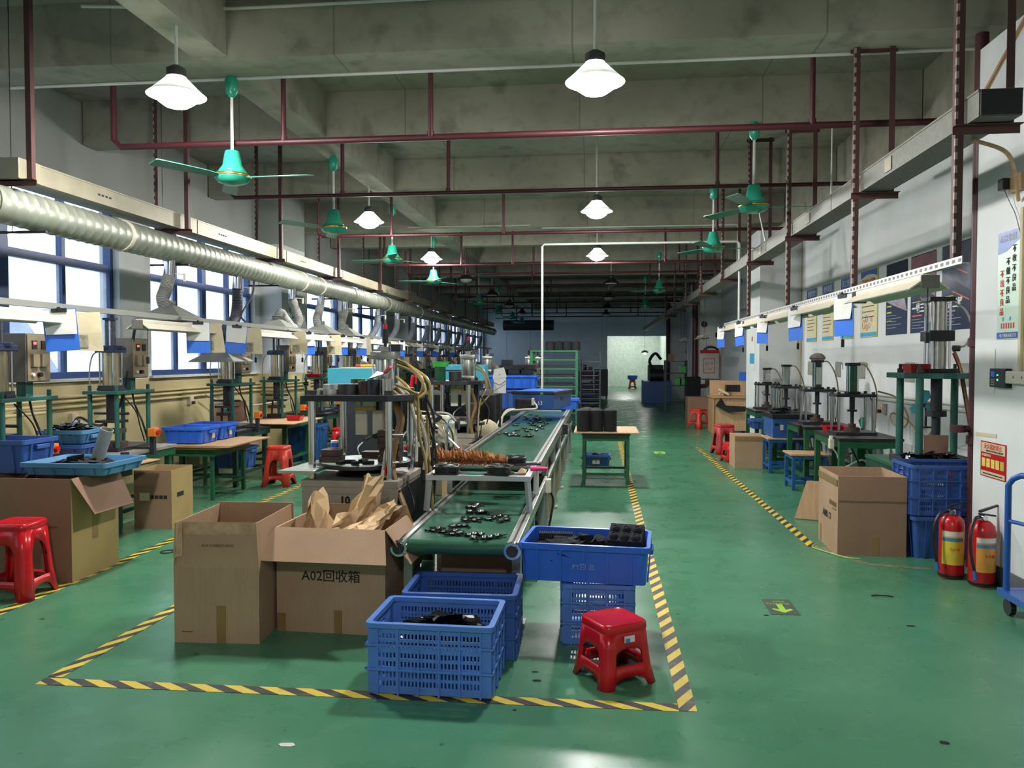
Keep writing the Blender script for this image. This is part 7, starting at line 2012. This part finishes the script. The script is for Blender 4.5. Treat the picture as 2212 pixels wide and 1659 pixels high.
t = thing('office_chair', 'black padded chair in front of the far pier', 'chair', (2.55, 20.6, 0), 30)
part('backrest', M_BLACKM, t, lambda b: b.box(-.24, .24, .2, .27, .5, 1.05), bevel=.04)
part('seat', M_BLACKM, t, lambda b: b.box(-.25, .25, -.25, .22, .42, .49), bevel=.03)
part('pedestal', M_BLACK, t, lambda b: b.cyl((0, 0, .06), (0, 0, .4195), .03, n=10))
for k in range(5):
    part('foot', M_BLACK, t, lambda b: b.tube([(0, 0, .08), (.28 * math.cos(k * 1.257), .28 * math.sin(k * 1.257), .04)], .02, 6))
carton('brown carton on the floor by the far rack', .5, .5, .6, M_CARD2, (2.35, 19.2, 0), 0, closed=True)
t = thing('far_machine', 'dark machine with motors at the far right of the aisle', 'machine', (1.95, 28.0, 0))
part('bench', M_BLUE5, t, lambda b: b.box(-.4, .5, -.9, .9, 0, .75), bevel=.01)
part('motor', M_DARK, t, lambda b: (b.cyl((-.2, -.6, .95), (.3, -.6, .95), .2, n=16), b.box(-.2, .3, -.2, .6, .7505, 1.3)), True)
part('arm', M_DARK, t, lambda b: b.tube(spline([(-.1, -.5, 1.15), (-.2, -.5, 1.45), (0, -.4, 1.7), (.2, -.3, 1.5)]), .05, 8), True)
tote('tote', 'blue tote on a stool at the lit passage', 'tote', .5, .4, .2, M_BLUE, (1.72, 40.6, .47), 0, 3, 2)
stool('plastic_stool', 'orange stool under a tote at the lit passage', .465, .14, .2, M_REDO, (1.72, 40.6, 0), 0, hole=(.3, .75, .5), notch=(.18, .6))
wlamp = thing('wall_lamp', 'glowing wall lamp at the lit passage', 'lamp', (1.75, 30.4, 1.74))
part('shade', M_SHADEI, wlamp, lambda b: b.lathe([(.14, 0), (.12, .05), (.05, .1), (.045, .1), (.115, .045), (.135, 0)], 18, cap=False), True)
part('bulb', mat('passage_bulb', (1, .98, .95, 1), .3, var=0, emit=60), wlamp, lambda b: b.lathe([(.02, -.06), (.05, -.03), (.05, .02), (.02, .06)], 14), True)
part('cord', M_BLACK, wlamp, lambda b: b.cyl((0, 0, .1), (0, 0, ZC - 1.75), .006, n=6))
o = copy_tree(lampL)  # unseen lamp, added to light the end wall of the passage
o.location = (1.4, 41.2, 3.36)
tag(o, 'added bright lamp lighting the passage beyond the far wall', 'lamp', 'lit lamps')
# green rack with trays and cone stacks
t = thing('storage_rack', 'green slotted-angle rack with shelves behind the conveyor', 'rack', (-.9, 16.3, 0))
M_RACK = mat('rack_green', '#1f6a44', .4, .1, var=.1)
for sx in (-.46, .46):
    for sy in (-.3, .3):
        part('upright', M_RACK, t, lambda b: b.box(sx - .025, sx + .025, sy - .025, sy + .025, 0, 1.68))
for k in range(8):
    z = .42 + .18 * k
    part('shelf', M_RACK, t, lambda b: b.box(-.485, .485, -.33, .33, z - .03, z))
for k in range(5):
    part('tray', M_BLACK, t, lambda b: b.box(-.38, .38, -.29, .25, .4205 + .18 * (k + 1), .47 + .18 * (k + 1)))
for k in range(7):
    part('side_bracket', M_RACK, t, lambda b: b.box(-.487, -.4855, -.27, .27, .5 + .16 * k, .53 + .16 * k))
for k in range(4):
    o = copy_tree(cs)
    o.scale = (1.15, 1.15, .7)
    o.location = (-1.0 + .155 * k * 1.15, 16.25, 1.681)
    tag(o, ['leftmost', 'second', 'third', 'rightmost'][k] + ' black cone stack on top of the green rack', 'stack', 'cone stacks on the rack')
t = thing('tray_trolley', 'black trolley loaded with thin trays beside the green rack', 'trolley', (-.17, 16.6, 0))
for sx in (-.2, .2):
    for sy in (-.3, .3):
        part('post', M_DARK, t, lambda b: b.box(sx - .015, sx + .015, sy - .015, sy + .015, .06, 1.64))
for k in range(14):
    part('tray', M_DARK if k % 3 else M_HOSED, t, lambda b: b.box(-.18, .18, -.28, .28, .3 + .095 * k, .318 + .095 * k))
for sx in (-.2, .2):
    part('wheel', M_BLACK, t, lambda b: b.cyl((sx - .02, -.3, .04), (sx + .02, -.3, .04), .039, n=12))
table('long dark bench behind the large cone stacks', -1.9, -1.17, 11.75, 12.7, .75, M_DARK, M_GREEND)
tote('tote', 'bright blue tote heaped with black foam behind the second machine', 'tote', .74, .5, .2, M_BLUE, (-1.31, 12.2, 1.055), 0, 5, 3)
tote('tote', 'dark tote under the heaped blue tote', 'tote', .7, .46, .28, M_BLUE3, (-1.31, 12.2, .752), 0, 4, 3)
for i in range(7):
    o = part('foam_slab', M_FOAM, None, lambda b: b.box(-.16, .16, -.12, .12, 0, .075), bevel=.008)
    o.location = (-1.5 + .2 * (i % 3) + .04 * (i // 3), 12.25, 1.262 + .077 * (i // 3) - (0.0 if i < 3 else 0))
    o.rotation_euler = (0, 0, .1 * (i % 4) - .15)
    o.scale.x = .55
    tag(o, ['lowest left', 'lowest middle', 'lowest right', 'second-row left', 'second-row middle', 'second-row right', 'topmost'][i] + ' dark foam slab heaped in the blue tote', 'foam', 'foam slabs')
for i, (x, y, z, mm) in enumerate(((-.55, 12.2, ZU + .022, M_BLUE), (-.7, 12.9, ZU + .022, M_BLUE))):
    tote('tote', ['blue tote at the far end of the raised conveyor', 'rear blue tote at the far end of the raised conveyor'][i], 'tote', .5, .4, .16, mm, (x, y, z), 0, 3, 2, card=(.0, -.19, .05, .012, .06))
for i, y in enumerate((12.9, 17.9, 20.6)):
    o = copy_tree(m2)
    o.location = (-1.75 if i else -2.1, y + (.0 if i else .6), 0)
    tag(o, ['third rotary press in the row behind the blue tote', 'fourth rotary press, beyond the green rack', 'farthest rotary press in the row'][i], 'machine')
t = thing('black_cabinet', 'tall black drawer cabinet by the far wall', 'cabinet', (.1, 29.9, 0))
part('body', M_DARK, t, lambda b: b.box(-.25, .25, -.3, .3, .12, 1.12), bevel=.005)
for k in range(8):
    part('drawer', M_DARK, t, lambda b: b.box(-.23, .23, -.315, -.301, .17 + .115 * k, .27 + .115 * k), bevel=.003)
for sx in (-.2, .2):
    part('foot', M_BLACK, t, lambda b: b.box(sx - .03, sx + .03, -.25, .25, 0, .1195))
t = thing('black_cabinet', 'low black machine cabinet left of the tall drawers', 'cabinet', (-.5, 29.6, 0))
part('body', M_DARK, t, lambda b: (b.box(-.3, .3, -.3, .3, .3, .62), b.box(-.28, .3, -.25, .3, .78, 1.05), b.box(-.3, -.26, -.3, .3, 0, .2995), b.box(.26, .3, -.3, .3, 0, .2995), b.box(-.28, -.2, .1, .3, .6205, .7795), b.box(.2, .28, .1, .3, .6205, .7795)))
part('bottle', M_BLACK, t, lambda b: (b.cyl((.0, 0, 1.0505), (0, 0, 1.3), .07, n=12), b.box(.12, .28, -.05, .1, 1.0505, 1.25)))
tote('tote', 'dark blue tote at the foot of the black cabinet', 'tote', .6, .5, .26, M_BLUE3, (-.45, 28.6, 0), 0, 3, 2)
# more far benches in the middle of the hall
for i, y in enumerate((18.4, 22.0, 25.6)):
    table(['nearest', 'middle', 'farthest'][i] + ' dark bench standing in the dim far hall', -3.4, -2.2, y, y + 2.4, .75, M_DARK, M_GREEND)
    tote('tote', 'blue tote on the %s dim bench' % ['nearest', 'middle', 'farthest'][i], 'tote', .6, .4, .22, M_BLUE3, (-2.7, y + .5, .752), 0, 4, 3)
    crate('blue perforated crate on the %s dim bench' % ['nearest', 'middle', 'farthest'][i], .58, .4, .32, M_BLUE3, (-2.8, y + 1.4, .752), 0, 'far crates')

o = tag(part('tape_residue', mat('old_tape_residue', '#7d7a5c', .6, var=.4, scale=25), floor, lambda b: (b.add([(1.74, 6.45, .0008), (1.80, 6.47, .0008), (1.98, 5.98, .0008), (1.93, 5.95, .0008)], [(0, 1, 2, 3)]), b.add([(1.93, 5.95, .0008), (1.98, 5.99, .0008), (2.36, 5.9, .0008), (2.36, 5.86, .0008)], [(0, 1, 2, 3)]))), 'worn beige trace of an old tape line')
